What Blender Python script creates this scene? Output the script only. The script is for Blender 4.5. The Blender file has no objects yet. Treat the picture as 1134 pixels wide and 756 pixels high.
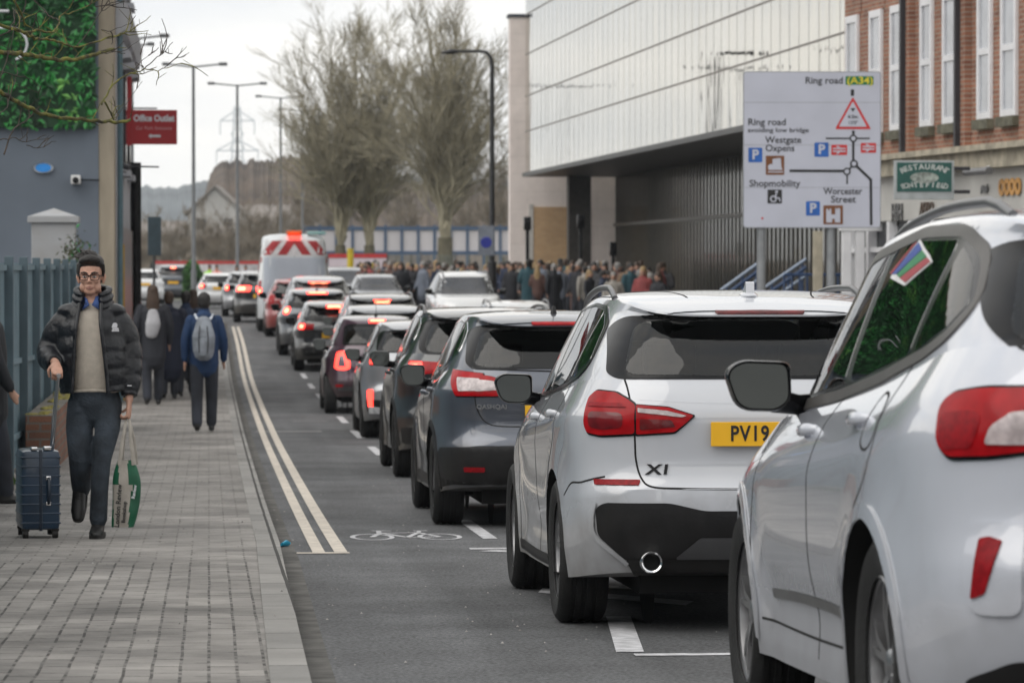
import bpy, bmesh, math, random
import numpy as np
from mathutils import Vector, Matrix, Euler, noise
from mathutils.bvhtree import BVHTree
from mathutils.geometry import delaunay_2d_cdt

SC = bpy.context.scene
COL = SC.collection
R = math.radians
PI = math.pi

# ------------------------------------------------------------ camera
TH = math.atan((567 - 231) / 4252.0)           # the road runs this far to the left of the view axis
PITCH = math.atan(83 / 4252.0)
CAMH = 1.75
cam_d = bpy.data.cameras.new('camera')
cam = bpy.data.objects.new('camera', cam_d)
COL.objects.link(cam)
cam.location = (0, 0, CAMH)
cam.rotation_euler = (PI / 2 - PITCH, 0, -TH)
cam_d.sensor_width = 36
cam_d.lens = 4252 / 1134 * 36
cam_d.clip_start = 0.5
cam_d.clip_end = 6000
cam_d.dof.use_dof = True
cam_d.dof.focus_distance = 19.5
cam_d.dof.aperture_fstop = 7.1
SC.camera = cam

# ------------------------------------------------------------ world, sun, exposure
SUN_EL, SUN_AZ = R(50), R(-125)
world = bpy.data.worlds.new('World')
SC.world = world
world.use_nodes = True
_n, _l = world.node_tree.nodes, world.node_tree.links
_n.clear()
_out = _n.new('ShaderNodeOutputWorld')
_bg = _n.new('ShaderNodeBackground')
_sky = _n.new('ShaderNodeTexSky')
_sky.sky_type = 'NISHITA'
_sky.sun_disc = False
_sky.sun_elevation = SUN_EL
_sky.sun_rotation = SUN_AZ
_sky.air_density = 1.0
_sky.dust_density = 3.0
_bw = _n.new('ShaderNodeHueSaturation')
_bw.inputs['Saturation'].default_value = 0.12
_tc = _n.new('ShaderNodeTexCoord')
_mp = _n.new('ShaderNodeMapping')
_mp.inputs['Scale'].default_value = (1, 1, 3.2)
_nz = _n.new('ShaderNodeTexNoise')
_nz.inputs['Scale'].default_value = 3.2
_nz.inputs['Detail'].default_value = 5
_nz.inputs['Roughness'].default_value = 0.55
_cr = _n.new('ShaderNodeValToRGB')
_cr.color_ramp.elements[0].position = 0.34
_cr.color_ramp.elements[0].color = (8.8, 9.3, 9.9, 1)
_cr.color_ramp.elements[1].position = 0.60
_cr.color_ramp.elements[1].color = (13.2, 12.8, 12.1, 1)
_mx = _n.new('ShaderNodeMix')
_mx.data_type = 'RGBA'
_mx.inputs[0].default_value = 0.86
_l.new(_tc.outputs['Generated'], _mp.inputs['Vector'])
_l.new(_mp.outputs[0], _nz.inputs['Vector'])
_l.new(_nz.outputs['Fac'], _cr.inputs['Fac'])
_l.new(_sky.outputs[0], _bw.inputs['Color'])
_l.new(_bw.outputs[0], _mx.inputs[6])
_l.new(_cr.outputs[0], _mx.inputs[7])
_l.new(_mx.outputs[2], _bg.inputs['Color'])
_l.new(_bg.outputs[0], _out.inputs['Surface'])
_bg.inputs['Strength'].default_value = 0.078
sun_d = bpy.data.lights.new('sun', 'SUN')
sun_d.energy = 1.15
sun_d.angle = R(65)
sun_d.color = (1.0, 0.96, 0.9)
sun = bpy.data.objects.new('sun', sun_d)
COL.objects.link(sun)
_sd = Vector((math.sin(SUN_AZ) * math.cos(SUN_EL), math.cos(SUN_AZ) * math.cos(SUN_EL), math.sin(SUN_EL)))
sun.rotation_euler = (-_sd).to_track_quat('-Z', 'Y').to_euler()
SC.view_settings.view_transform = 'Standard'
SC.view_settings.look = 'None'
SC.view_settings.gamma = 1
SC.view_settings.exposure = 0.40
SC.view_settings.use_curve_mapping = False
SC.cycles.max_bounces = 6
SC.cycles.volume_bounces = 1
SC.cycles.diffuse_bounces = 3
SC.cycles.glossy_bounces = 4
SC.cycles.transparent_max_bounces = 8
SC.cycles.use_denoising = True
SC.cycles.sample_clamp_indirect = 6

# ------------------------------------------------------------ terrain: the street dips, then rises again
_gy = [-150, 0, 10.7, 13.4, 18.5, 24.7, 29, 38, 48, 59, 72, 81, 88, 94, 100, 107, 118, 135, 170, 240, 3000]
_gh = [1.05, 1.05, 1.48, 1.58, 1.71, 1.84, 1.93, 2.06, 2.18, 2.24, 2.27, 2.21, 2.03, 1.91, 1.84, 1.79, 1.71, 1.62, 1.72, 1.75, 1.75]
def gz(y):
    s = 0.0
    for k in (-3, -1, 1, 3):
        s += float(np.interp(y + k, _gy, _gh))
    return CAMH - s / 4
def gslope(y):
    return (gz(y + 1.3) - gz(y - 1.3)) / 2.6
_F = Vector((math.sin(TH), math.cos(TH), 0)); _R = Vector((math.cos(TH), -math.sin(TH), 0))
_Z = Vector((0, 0, 1))
_D = _F * math.cos(PITCH) - _Z * math.sin(PITCH); _U = _Z * math.cos(PITCH) + _F * math.sin(PITCH)
def at(px, py, d):
    r = _D + _R * ((px - 567) / 4252) + _U * ((378 - py) / 4252)
    return Vector((0, 0, CAMH)) + r * (d / r.dot(_F))
def atx(px, py, x):
    """the point on that pixel's ray that has world x"""
    r = _D + _R * ((px - 567) / 4252) + _U * ((378 - py) / 4252)
    return Vector((0, 0, CAMH)) + r * (x / r.x)
def aty(px, py, y):
    """the point on that pixel's ray that has world y"""
    r = _D + _R * ((px - 567) / 4252) + _U * ((378 - py) / 4252)
    return Vector((0, 0, CAMH)) + r * (y / r.y)
def rx(px, d):
    return at(px, 295, d).x

# ------------------------------------------------------------ object helpers
def tag(o, label=None, cat=None, group=None, kind=None):
    if label: o['label'] = label
    if cat: o['category'] = cat
    if group: o['group'] = group
    if kind: o['kind'] = kind
    return o
def empty(name, loc=(0, 0, 0), rot=(0, 0, 0), label=None, cat=None, group=None):
    o = bpy.data.objects.new(name, None)
    COL.objects.link(o)
    o.location = loc; o.rotation_euler = rot
    o.empty_display_size = 0.2
    return tag(o, label, cat, group)
def link(name, me, mats=(), parent=None, loc=None, smooth=None):
    o = bpy.data.objects.new(name, me)
    COL.objects.link(o)
    if not isinstance(mats, (list, tuple)): mats = [mats]
    if mats and not len(me.materials):
        for m in mats: me.materials.append(m)
    if parent: o.parent = parent
    if loc: o.location = loc
    if smooth is not None: shade(me, smooth)
    return o
def shade(me, angle=40):
    if angle <= 0:
        return
    me.polygons.foreach_set('use_smooth', [True] * len(me.polygons))
    if angle < 180:
        me.set_sharp_from_angle(angle=R(angle))
def pydata(name, v, f, mats=(), parent=None, smooth=None, fm=None):
    me = bpy.data.meshes.new(name)
    me.from_pydata([tuple(p) for p in v], [], [tuple(q) for q in f])
    o = link(name, me, mats, parent, None, None)
    if fm is not None: me.polygons.foreach_set('material_index', fm)
    if smooth is not None: shade(me, smooth)
    me.update()
    return o
def copy_tree(o, parent=None, mats=None):
    c = o.copy(); COL.objects.link(c)
    if parent: c.parent = parent
    for ch in list(o.children): copy_tree(ch, c)
    return c

class MB:
    """collects simple solids into one mesh"""
    def __init__(s): s.v = []; s.f = []; s.m = []; s.mi = 0
    def add(s, v, f, M=None):
        b = len(s.v)
        s.v += [tuple(M @ Vector(p)) if M is not None else tuple(p) for p in v]
        s.f += [tuple(i + b for i in q) for q in f]; s.m += [s.mi] * len(f)
        return s
    def box(s, x0, x1, y0, y1, z0, z1, M=None):
        v = [(x, y, z) for z in (z0, z1) for y in (y0, y1) for x in (x0, x1)]
        return s.add(v, [(0, 2, 3, 1), (4, 5, 7, 6), (0, 1, 5, 4), (2, 6, 7, 3), (0, 4, 6, 2), (1, 3, 7, 5)], M)
    def bbox(s, x0, x1, y0, y1, z0, z1, b=.01, M=None):
        """box with chamfered edges"""
        bm = bmesh.new()
        bmesh.ops.create_cube(bm, size=1)
        for w in bm.verts:
            w.co = Vector(((x0 + x1) / 2 + w.co.x * (x1 - x0), (y0 + y1) / 2 + w.co.y * (y1 - y0), (z0 + z1) / 2 + w.co.z * (z1 - z0)))
        bmesh.ops.bevel(bm, geom=bm.edges[:], offset=b, segments=2, profile=.6, affect='EDGES')
        bm.verts.index_update()
        s.add([w.co for w in bm.verts], [[w.index for w in q.verts] for q in bm.faces], M)
        bm.free(); return s
    def prism(s, poly, axis, a, b, M=None):
        """poly of 2d points swept along axis 'x','y' or 'z' from a to b"""
        n = len(poly)
        def P(p, t):
            return {'x': (t, p[0], p[1]), 'y': (p[0], t, p[1]), 'z': (p[0], p[1], t)}[axis]
        v = [P(p, a) for p in poly] + [P(p, b) for p in poly]
        f = [tuple(range(n))[::-1], tuple(range(n, 2 * n))] + [(i, (i + 1) % n, n + (i + 1) % n, n + i) for i in range(n)]
        return s.add(v, f, M)
    def tube(s, pts, rad, seg=8, caps=True, ref=None, sy=1.0, cyc=False):
        """tube through pts; rad a number or list of radii (or (rx, ry))"""
        pts = [Vector(p) for p in pts]; n = len(pts)
        if not isinstance(rad, (list, tuple)): rad = [rad] * n
        b = len(s.v); up = Vector(ref) if ref else None; N = None
        for i, p in enumerate(pts):
            if cyc: T = (pts[(i + 1) % n] - pts[i - 1])
            else: T = pts[min(i + 1, n - 1)] - pts[max(i - 1, 0)]
            T = T.normalized() if T.length > 1e-9 else Vector((0, 0, 1))
            if up is not None:
                N = up - T * up.dot(T)
            elif N is None:
                N = T.orthogonal()
            else:
                N = N - T * N.dot(T)
            N = N.normalized() if N.length > 1e-6 else T.orthogonal().normalized()
            B = T.cross(N)
            r = rad[i]
            ra, rb = r if isinstance(r, (tuple, list)) else (r, r * sy)
            for k in range(seg):
                a = 2 * PI * k / seg
                s.v.append(tuple(p + N * (math.cos(a) * ra) + B * (math.sin(a) * rb)))
        for i in range(n if cyc else n - 1):
            j = (i + 1) % n
            for k in range(seg):
                s.f.append((b + i * seg + k, b + i * seg + (k + 1) % seg, b + j * seg + (k + 1) % seg, b + j * seg + k)); s.m.append(s.mi)
        if caps and not cyc:
            s.f.append(tuple(b + k for k in range(seg))[::-1]); s.f.append(tuple(b + (n - 1) * seg + k for k in range(seg))); s.m += [s.mi] * 2
        return s
    def lathe(s, prof, seg=32, axis='z', M=None, caps=False):
        """prof: (radius, height) pairs"""
        n = len(prof); v = []
        for k in range(seg):
            a = 2 * PI * k / seg; c, q = math.cos(a), math.sin(a)
            for r, h in prof:
                v.append({'z': (r * c, r * q, h), 'x': (h, r * c, r * q), 'y': (r * c, h, r * q)}[axis])
        f = [(k * n + i, k * n + i + 1, ((k + 1) % seg) * n + i + 1, ((k + 1) % seg) * n + i) for k in range(seg) for i in range(n - 1)]
        if caps:
            f += [tuple(k * n for k in range(seg)), tuple(k * n + n - 1 for k in range(seg))]
        return s.add(v, f, M)
    def ball(s, c, r, seg=12, rings=8, M=None):
        rxx, ry, rz = r if isinstance(r, (tuple, list)) else (r, r, r)
        v = [(c[0], c[1], c[2] - rz)]
        for i in range(1, rings):
            t = PI * i / rings
            for k in range(seg):
                a = 2 * PI * k / seg
                v.append((c[0] + rxx * math.sin(t) * math.cos(a), c[1] + ry * math.sin(t) * math.sin(a), c[2] - rz * math.cos(t)))
        v.append((c[0], c[1], c[2] + rz)); L = len(v) - 1
        f = [(0, 1 + (k + 1) % seg, 1 + k) for k in range(seg)]
        for i in range(rings - 2):
            for k in range(seg):
                a, b = 1 + i * seg + k, 1 + i * seg + (k + 1) % seg
                f.append((a, b, b + seg, a + seg))
        f += [(L, L - seg + k, L - seg + (k + 1) % seg) for k in range(seg)]
        return s.add(v, f, M)
    def build(s, name, mats, parent=None, smooth=None, fix=False):
        me = bpy.data.meshes.new(name)
        me.from_pydata(s.v, [], s.f)
        o = link(name, me, mats, parent)
        me.polygons.foreach_set('material_index', s.m)
        if fix:
            bm = bmesh.new(); bm.from_mesh(me); bmesh.ops.recalc_face_normals(bm, faces=bm.faces[:]); bm.to_mesh(me); bm.free()
        if smooth is not None: shade(me, smooth)
        me.update()
        return o

def remesh(mb, voxel, smooth=2, name='body', decimate=None):
    """fuses the solids in an MB into one continuous surface"""
    me = bpy.data.meshes.new(name); me.from_pydata(mb.v, [], mb.f)
    bm = bmesh.new(); bm.from_mesh(me); bmesh.ops.recalc_face_normals(bm, faces=bm.faces[:]); bm.to_mesh(me); bm.free()
    o = bpy.data.objects.new(name, me); COL.objects.link(o)
    m = o.modifiers.new('r', 'REMESH'); m.mode = 'VOXEL'; m.voxel_size = voxel
    if smooth:
        m = o.modifiers.new('s', 'SMOOTH'); m.iterations = smooth; m.factor = .5
    if decimate:
        m = o.modifiers.new('d', 'DECIMATE'); m.ratio = decimate
    dg = bpy.context.evaluated_depsgraph_get()
    out = bpy.data.meshes.new_from_object(o.evaluated_get(dg))
    out.name = name
    bpy.data.objects.remove(o); bpy.data.meshes.remove(me)
    out.polygons.foreach_set('use_smooth', [True] * len(out.polygons))
    return out

_fontcache = {}
def text_mesh(txt, size=1.0, depth=0.0, align='CENTER', bold=0.0, xs=1.0, space=1.0):
    """letters in the local xy plane, flat or extruded along +z; centred"""
    c = bpy.data.curves.new('txt', 'FONT')
    c.body = txt; c.size = size; c.extrude = depth; c.align_x = align; c.align_y = 'CENTER'; c.offset = bold
    c.resolution_u = 3; c.space_character = space
    o = bpy.data.objects.new('txt', c); COL.objects.link(o)
    dg = bpy.context.evaluated_depsgraph_get()
    me = bpy.data.meshes.new_from_object(o.evaluated_get(dg))
    bpy.data.objects.remove(o); bpy.data.curves.remove(c)
    me.materials.clear()
    if xs != 1.0: me.transform(Matrix.Diagonal((xs, 1, 1, 1)))
    return me

# ------------------------------------------------------------ materials
MATS = {}
def pmat(name, col, rough=.55, metal=0.0, var=.12, scale=6.0, bump=0.0, bscale=None, coat=0.0, emit=None, estr=1.0,
         col2=None, dirt=0.0, spec=.5, detail=4, stretch=None, objcol=False, trans=0.0, alpha=1.0):
    if name in MATS: return MATS[name]
    m = bpy.data.materials.new(name); m.use_nodes = True
    n, l = m.node_tree.nodes, m.node_tree.links
    b = n['Principled BSDF']
    tc = n.new('ShaderNodeTexCoord')
    vec = tc.outputs['Object']
    if stretch:
        mp = n.new('ShaderNodeMapping'); mp.inputs['Scale'].default_value = stretch
        l.new(vec, mp.inputs['Vector']); vec = mp.outputs[0]
    nz = n.new('ShaderNodeTexNoise'); nz.inputs['Scale'].default_value = scale; nz.inputs['Detail'].default_value = detail
    l.new(vec, nz.inputs['Vector'])
    mx = n.new('ShaderNodeMix'); mx.data_type = 'RGBA'
    c1 = tuple(max(0, c * (1 - var)) for c in col[:3]) + (1,)
    c2 = (tuple(col2[:3]) if col2 else tuple(min(1, c * (1 + var)) for c in col[:3])) + (1,)
    mx.inputs[6].default_value = c1; mx.inputs[7].default_value = c2
    mr = n.new('ShaderNodeMapRange'); mr.inputs['From Min'].default_value = .35; mr.inputs['From Max'].default_value = .65
    l.new(nz.outputs['Fac'], mr.inputs['Value']); l.new(mr.outputs[0], mx.inputs[0])
    out = mx.outputs[2]
    if objcol:
        oi = n.new('ShaderNodeObjectInfo'); m2 = n.new('ShaderNodeMix'); m2.data_type = 'RGBA'; m2.blend_type = 'MULTIPLY'
        m2.inputs[0].default_value = 1; l.new(out, m2.inputs[6]); l.new(oi.outputs['Color'], m2.inputs[7]); out = m2.outputs[2]
    if dirt:
        sx = n.new('ShaderNodeSeparateXYZ'); l.new(tc.outputs['Object'], sx.inputs[0])
        nd = n.new('ShaderNodeTexNoise'); nd.inputs['Scale'].default_value = 5; nd.inputs['Detail'].default_value = 6
        l.new(tc.outputs['Object'], nd.inputs['Vector'])
        ad = n.new('ShaderNodeMath'); ad.operation = 'MULTIPLY_ADD'; ad.inputs[1].default_value = -.55
        l.new(nd.outputs['Fac'], ad.inputs[0]); l.new(sx.outputs['Z'], ad.inputs[2])
        r2 = n.new('ShaderNodeMapRange'); r2.inputs['From Min'].default_value = .38; r2.inputs['From Max'].default_value = -.05
        r2.inputs['To Min'].default_value = 0; r2.inputs['To Max'].default_value = dirt; r2.clamp = True
        l.new(ad.outputs[0], r2.inputs['Value'])
        m3 = n.new('ShaderNodeMix'); m3.data_type = 'RGBA'; m3.inputs[7].default_value = (.11, .095, .075, 1)
        l.new(r2.outputs[0], m3.inputs[0]); l.new(out, m3.inputs[6]); out = m3.outputs[2]
        mro = n.new('ShaderNodeMapRange'); mro.inputs['To Min'].default_value = rough; mro.inputs['To Max'].default_value = .8
        l.new(r2.outputs[0], mro.inputs['Value']); l.new(mro.outputs[0], b.inputs['Roughness'])
        mc = n.new('ShaderNodeMapRange'); mc.inputs['To Min'].default_value = coat; mc.inputs['To Max'].default_value = 0
        l.new(r2.outputs[0], mc.inputs['Value']); l.new(mc.outputs[0], b.inputs['Coat Weight'])
    else:
        b.inputs['Roughness'].default_value = rough
        b.inputs['Coat Weight'].default_value = coat
    l.new(out, b.inputs['Base Color'])
    b.inputs['Metallic'].default_value = metal
    b.inputs['Coat Roughness'].default_value = .04
    b.inputs['Specular IOR Level'].default_value = spec
    b.inputs['Transmission Weight'].default_value = trans
    b.inputs['Alpha'].default_value = alpha
    if emit:
        b.inputs['Emission Color'].default_value = tuple(emit[:3]) + (1,); b.inputs['Emission Strength'].default_value = estr
    if bump:
        nb = n.new('ShaderNodeTexNoise'); nb.inputs['Scale'].default_value = bscale or scale * 4; nb.inputs['Detail'].default_value = 5
        l.new(vec, nb.inputs['Vector'])
        bp = n.new('ShaderNodeBump'); bp.inputs['Strength'].default_value = bump; bp.inputs['Distance'].default_value = .02
        l.new(nb.outputs['Fac'], bp.inputs['Height']); l.new(bp.outputs[0], b.inputs['Normal'])
    MATS[name] = m
    return m
def brickmat(name, c1, c2, mortar, bw, bh, ms=.008, rot=(0, 0, 0), offset=.5, rough=.85, bump=.5, noise_amt=.5, src='Object', bias=0.0, msm=.1, scale2=1.2, proj=None, wobble=.004, yscale=1.0, breakup=.0):
    """running bond in metres; rot turns object space so that the wall lies in xy"""
    m = bpy.data.materials.new(name); m.use_nodes = True
    n, l = m.node_tree.nodes, m.node_tree.links
    b = n['Principled BSDF']; tc = n.new('ShaderNodeTexCoord'); mp = n.new('ShaderNodeMapping')
    mp.vector_type = 'TEXTURE' if False else 'POINT'
    mp.inputs['Rotation'].default_value = rot
    l.new(tc.outputs[src], mp.inputs['Vector'])
    if proj:   # upright wall: courses along the horizontal direction proj
        dt = n.new('ShaderNodeVectorMath'); dt.operation = 'DOT_PRODUCT'; dt.inputs[1].default_value = (proj[0], proj[1], 0); l.new(tc.outputs[src], dt.inputs[0])
        sp = n.new('ShaderNodeSeparateXYZ'); l.new(tc.outputs[src], sp.inputs[0]); mp = n.new('ShaderNodeCombineXYZ'); l.new(dt.outputs['Value'], mp.inputs[0]); l.new(sp.outputs['Z'], mp.inputs[1])
    nz0 = n.new('ShaderNodeTexNoise'); nz0.inputs['Scale'].default_value = 1.7; l.new(mp.outputs[0], nz0.inputs['Vector'])
    wob = n.new('ShaderNodeMix'); wob.data_type = 'RGBA'; wob.blend_type = 'LINEAR_LIGHT'; wob.inputs[0].default_value = wobble
    l.new(mp.outputs[0], wob.inputs[6]); l.new(nz0.outputs['Color'], wob.inputs[7])
    if yscale != 1.0:
        ys = n.new('ShaderNodeMapping'); ys.inputs['Scale'].default_value = (yscale, 1, 1); l.new(wob.outputs[2], ys.inputs['Vector'])
    bt = n.new('ShaderNodeTexBrick')
    bt.inputs['Scale'].default_value = 1; bt.inputs['Brick Width'].default_value = bw; bt.inputs['Row Height'].default_value = bh
    bt.inputs['Mortar Size'].default_value = ms; bt.inputs['Mortar Smooth'].default_value = msm; bt.offset = offset; bt.inputs['Bias'].default_value = bias
    bt.inputs['Color1'].default_value = tuple(c1) + (1,); bt.inputs['Color2'].default_value = tuple(c2) + (1,); bt.inputs['Mortar'].default_value = tuple(mortar) + (1,)
    l.new(ys.outputs[0] if yscale != 1.0 else wob.outputs[2], bt.inputs['Vector'])
    nz = n.new('ShaderNodeTexNoise'); nz.inputs['Scale'].default_value = scale2; nz.inputs['Detail'].default_value = 8; nz.inputs['Roughness'].default_value = .65
    l.new(tc.outputs[src], nz.inputs['Vector'])
    mr = n.new('ShaderNodeMapRange'); mr.inputs['From Min'].default_value = .3; mr.inputs['From Max'].default_value = .7
    mr.inputs['To Min'].default_value = 1 - noise_amt; mr.inputs['To Max'].default_value = 1 + noise_amt * .5
    l.new(nz.outputs['Fac'], mr.inputs['Value'])
    mu = n.new('ShaderNodeMix'); mu.data_type = 'RGBA'; mu.blend_type = 'MULTIPLY'; mu.inputs[0].default_value = 1
    nb_ = n.new('ShaderNodeTexNoise'); nb_.inputs['Scale'].default_value = 9; nb_.inputs['Detail'].default_value = 4; l.new(tc.outputs[src], nb_.inputs['Vector'])
    rb = n.new('ShaderNodeMapRange'); rb.inputs['From Min'].default_value = .44; rb.inputs['From Max'].default_value = .56; rb.inputs['To Max'].default_value = breakup; l.new(nb_.outputs['Fac'], rb.inputs['Value'])
    fm = n.new('ShaderNodeMath'); fm.operation = 'MULTIPLY'; l.new(rb.outputs[0], fm.inputs[0]); l.new(bt.outputs['Fac'], fm.inputs[1])
    bk = n.new('ShaderNodeMix'); bk.data_type = 'RGBA'; l.new(fm.outputs[0], bk.inputs[0]); l.new(bt.outputs['Color'], bk.inputs[6]); bk.inputs[7].default_value = tuple((a + c) / 2 for a, c in zip(c1, c2)) + (1,)
    l.new(bk.outputs[2], mu.inputs[6]); l.new(mr.outputs[0], mu.inputs[7])
    l.new(mu.outputs[2], b.inputs['Base Color']); b.inputs['Roughness'].default_value = rough
    inv = n.new('ShaderNodeMath'); inv.operation = 'MULTIPLY_ADD'; inv.inputs[1].default_value = -1; 
    nf = n.new('ShaderNodeTexNoise'); nf.inputs['Scale'].default_value = 40; l.new(tc.outputs[src], nf.inputs['Vector'])
    l.new(bt.outputs['Fac'], inv.inputs[0]); l.new(nf.outputs['Fac'], inv.inputs[2])
    bp = n.new('ShaderNodeBump'); bp.inputs['Strength'].default_value = bump; bp.inputs['Distance'].default_value = .01
    l.new(inv.outputs[0], bp.inputs['Height']); l.new(bp.outputs[0], b.inputs['Normal'])
    MATS[name] = m
    return m

def pchip(pts):
    x = np.array([p[0] for p in pts], float); y = np.array([p[1] for p in pts], float)
    h = np.diff(x); dl = np.diff(y) / h; m = np.zeros(len(x))
    for i in range(1, len(x) - 1):
        if dl[i - 1] * dl[i] > 0:
            w1, w2 = 2 * h[i] + h[i - 1], h[i] + 2 * h[i - 1]
            m[i] = (w1 + w2) / (w1 / dl[i - 1] + w2 / dl[i])
    m[0] = dl[0]; m[-1] = dl[-1]
    def f(t):
        t = min(max(t, x[0]), x[-1])
        i = min(int(np.searchsorted(x, t, 'right')) - 1, len(h) - 1)
        u = (t - x[i]) / h[i]
        return float((1 + 2 * u) * (1 - u) ** 2 * y[i] + u * (1 - u) ** 2 * h[i] * m[i] + u * u * (3 - 2 * u) * y[i + 1] + u * u * (u - 1) * h[i] * m[i + 1])
    return f
# ============================================================ CARS
def resample(pts, n):
    """n+1 points evenly spaced along a polyline (numpy k x 2)"""
    d = np.r_[0, np.cumsum(np.hypot(*np.diff(pts, axis=0).T))]
    t = np.linspace(0, d[-1], n + 1)
    return np.c_[np.interp(t, d, pts[:, 0]), np.interp(t, d, pts[:, 1])]
def round_poly(p, r, k=5):
    out = []; n = len(p)
    rr = r if isinstance(r, (list, tuple)) else [r] * n
    for i in range(n):
        A, B, C = Vector(p[i - 1]), Vector(p[i]), Vector(p[(i + 1) % n])
        q = min(rr[i], (A - B).length * .49, (C - B).length * .49)
        if q < 1e-4: out.append(tuple(B)); continue
        a = B + (A - B).normalized() * q; c = B + (C - B).normalized() * q
        for j in range(k + 1):
            t = j / k
            out.append(tuple(a * (1 - t) ** 2 + B * 2 * t * (1 - t) + c * t * t))
    return out
def cat_curve(pts, k=8, closed=False):
    """Catmull-Rom through 2d or 3d points"""
    P = [Vector(p) for p in pts]; n = len(P); out = []
    rng = range(n) if closed else range(n - 1)
    for i in rng:
        a = P[i - 1] if (closed or i > 0) else P[0] * 2 - P[1]
        b, c = P[i], P[(i + 1) % n]
        d = P[(i + 2) % n] if (closed or i + 2 < n) else P[-1] * 2 - P[-2]
        for j in range(k):
            t = j / k
            out.append(tuple(.5 * ((2 * b) + (c - a) * t + (2 * a - 5 * b + 4 * c - d) * t * t + (3 * b - a - 3 * c + d) * t ** 3)))
    if not closed: out.append(tuple(P[-1]))
    return out

class Surf:
    """the closed body surface things are laid on"""
    def __init__(s, v, f):
        s.v = [Vector(p) for p in v]; s.f = f
        s.b = BVHTree.FromPolygons(s.v, f)
        s.n = [Vector((0, 0, 0)) for _ in v]
        for q in f:
            c = s.v[q[0]]
            nn = Vector((0, 0, 0))
            for i in range(1, len(q) - 1): nn += (s.v[q[i]] - c).cross(s.v[q[i + 1]] - c)
            for i in q: s.n[i] += nn
        for k in s.n:
            if k.length > 0: k.normalize()
    def norm(s, p, i):
        q = s.f[i]; a = Vector((0, 0, 0))
        for k in q:
            a += s.n[k] / ((s.v[k] - p).length_squared + 1e-7)
        return a.normalized()
    def lay(s, o, d, off):
        p, n, i, _ = s.b.ray_cast(o, d)
        if p is None:
            # slide toward the surface: nearest point of the silhouette
            q = o + d * (-o.dot(d))
            p, n, i, _ = s.b.find_nearest(q)
        nn = s.norm(p, i)
        if nn.dot(d) > 0: nn = n if n.dot(d) < 0 else -nn
        return p + nn * off, nn
def frame_of(mode):
    """(axis u, direction) of a projection"""
    if mode == 'L': return Vector((0, 1, 0)), Vector((1, 0, 0)), Vector((0, 0, 1))
    if mode == 'B': return Vector((1, 0, 0)), Vector((0, 1, 0)), Vector((0, 0, 1))
    if mode == 'F': return Vector((1, 0, 0)), Vector((0, -1, 0)), Vector((0, 0, 1))
    if mode == 'T': return Vector((1, 0, 0)), Vector((0, 0, -1)), Vector((0, 1, 0))
    a = R(mode)
    return Vector((math.cos(a), -math.sin(a), 0)), Vector((math.sin(a), math.cos(a), 0)), Vector((0, 0, 1))
def densify(poly, step, closed=True):
    out = []; n = len(poly)
    for i in range(n if closed else n - 1):
        a, b = Vector(poly[i]), Vector(poly[(i + 1) % n]); k = max(1, int(math.ceil((b - a).length / step)))
        for j in range(k): out.append(a + (b - a) * (j / k))
    if not closed: out.append(Vector(poly[-1]))
    return out
def inside(poly, x, y):
    r = False; n = len(poly)
    for i in range(n):
        x1, y1 = poly[i][0], poly[i][1]; x2, y2 = poly[i - 1][0], poly[i - 1][1]
        if (y1 > y) != (y2 > y) and x < (x2 - x1) * (y - y1) / (y2 - y1) + x1: r = not r
    return r
def patch_geo(surf, poly, mode, off=.003, step=.05, thick=.006, holes=()):
    u, d, w = frame_of(mode)
    bd = densify(poly, step); nb = len(bd)
    xs = [p.x for p in bd]; ys = [p.y for p in bd]
    pts = [Vector((p.x, p.y)) for p in bd]; con = [(i, (i + 1) % nb) for i in range(nb)]
    for h in holes:
        hb = densify(h, step); k0 = len(pts); pts += [Vector((p.x, p.y)) for p in hb]; con += [(k0 + i, k0 + (i + 1) % len(hb)) for i in range(len(hb))]
    fix = list(pts)
    gx = min(xs) + step * .5
    while gx < max(xs):
        gy = min(ys) + step * .5
        while gy < max(ys):
            if inside(bd, gx, gy) and not any(inside(h, gx, gy) for h in holes) and min((p.x - gx) ** 2 + (p.y - gy) ** 2 for p in fix) > (step * .45) ** 2: pts.append(Vector((gx, gy)))
            gy += step
        gx += step
    vo, _, fo, *_r = delaunay_2d_cdt(pts, con, [], 0, 1e-6)
    V = []; N = []
    for p in vo:
        q, n = surf.lay(u * p.x + w * p.y - d * 8, d, off); V.append(q); N.append(n)
    F = []
    for f in fo:
        cx = sum(vo[i].x for i in f) / len(f); cy = sum(vo[i].y for i in f) / len(f)
        if not inside(bd, cx, cy) or any(inside(h, cx, cy) for h in holes): continue
        a, b, c = (V[i] for i in f[:3])
        fn = (b - a).cross(c - a)
        if fn.dot(d) > 0: f = f[::-1]
        F.append(tuple(f))
    # skirt down into the body
    edges = {}
    for f in F:
        for i in range(len(f)):
            a, b = f[i], f[(i + 1) % len(f)]
            if (b, a) in edges: del edges[(b, a)]
            else: edges[(a, b)] = 1
    dn = {}
    for a, b in list(edges):
        for k in (a, b):
            if k not in dn:
                dn[k] = len(V); V.append(V[k] - N[k] * thick); N.append(N[k])
        F.append((b, a, dn[a], dn[b]))
    return V, F, N
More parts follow.
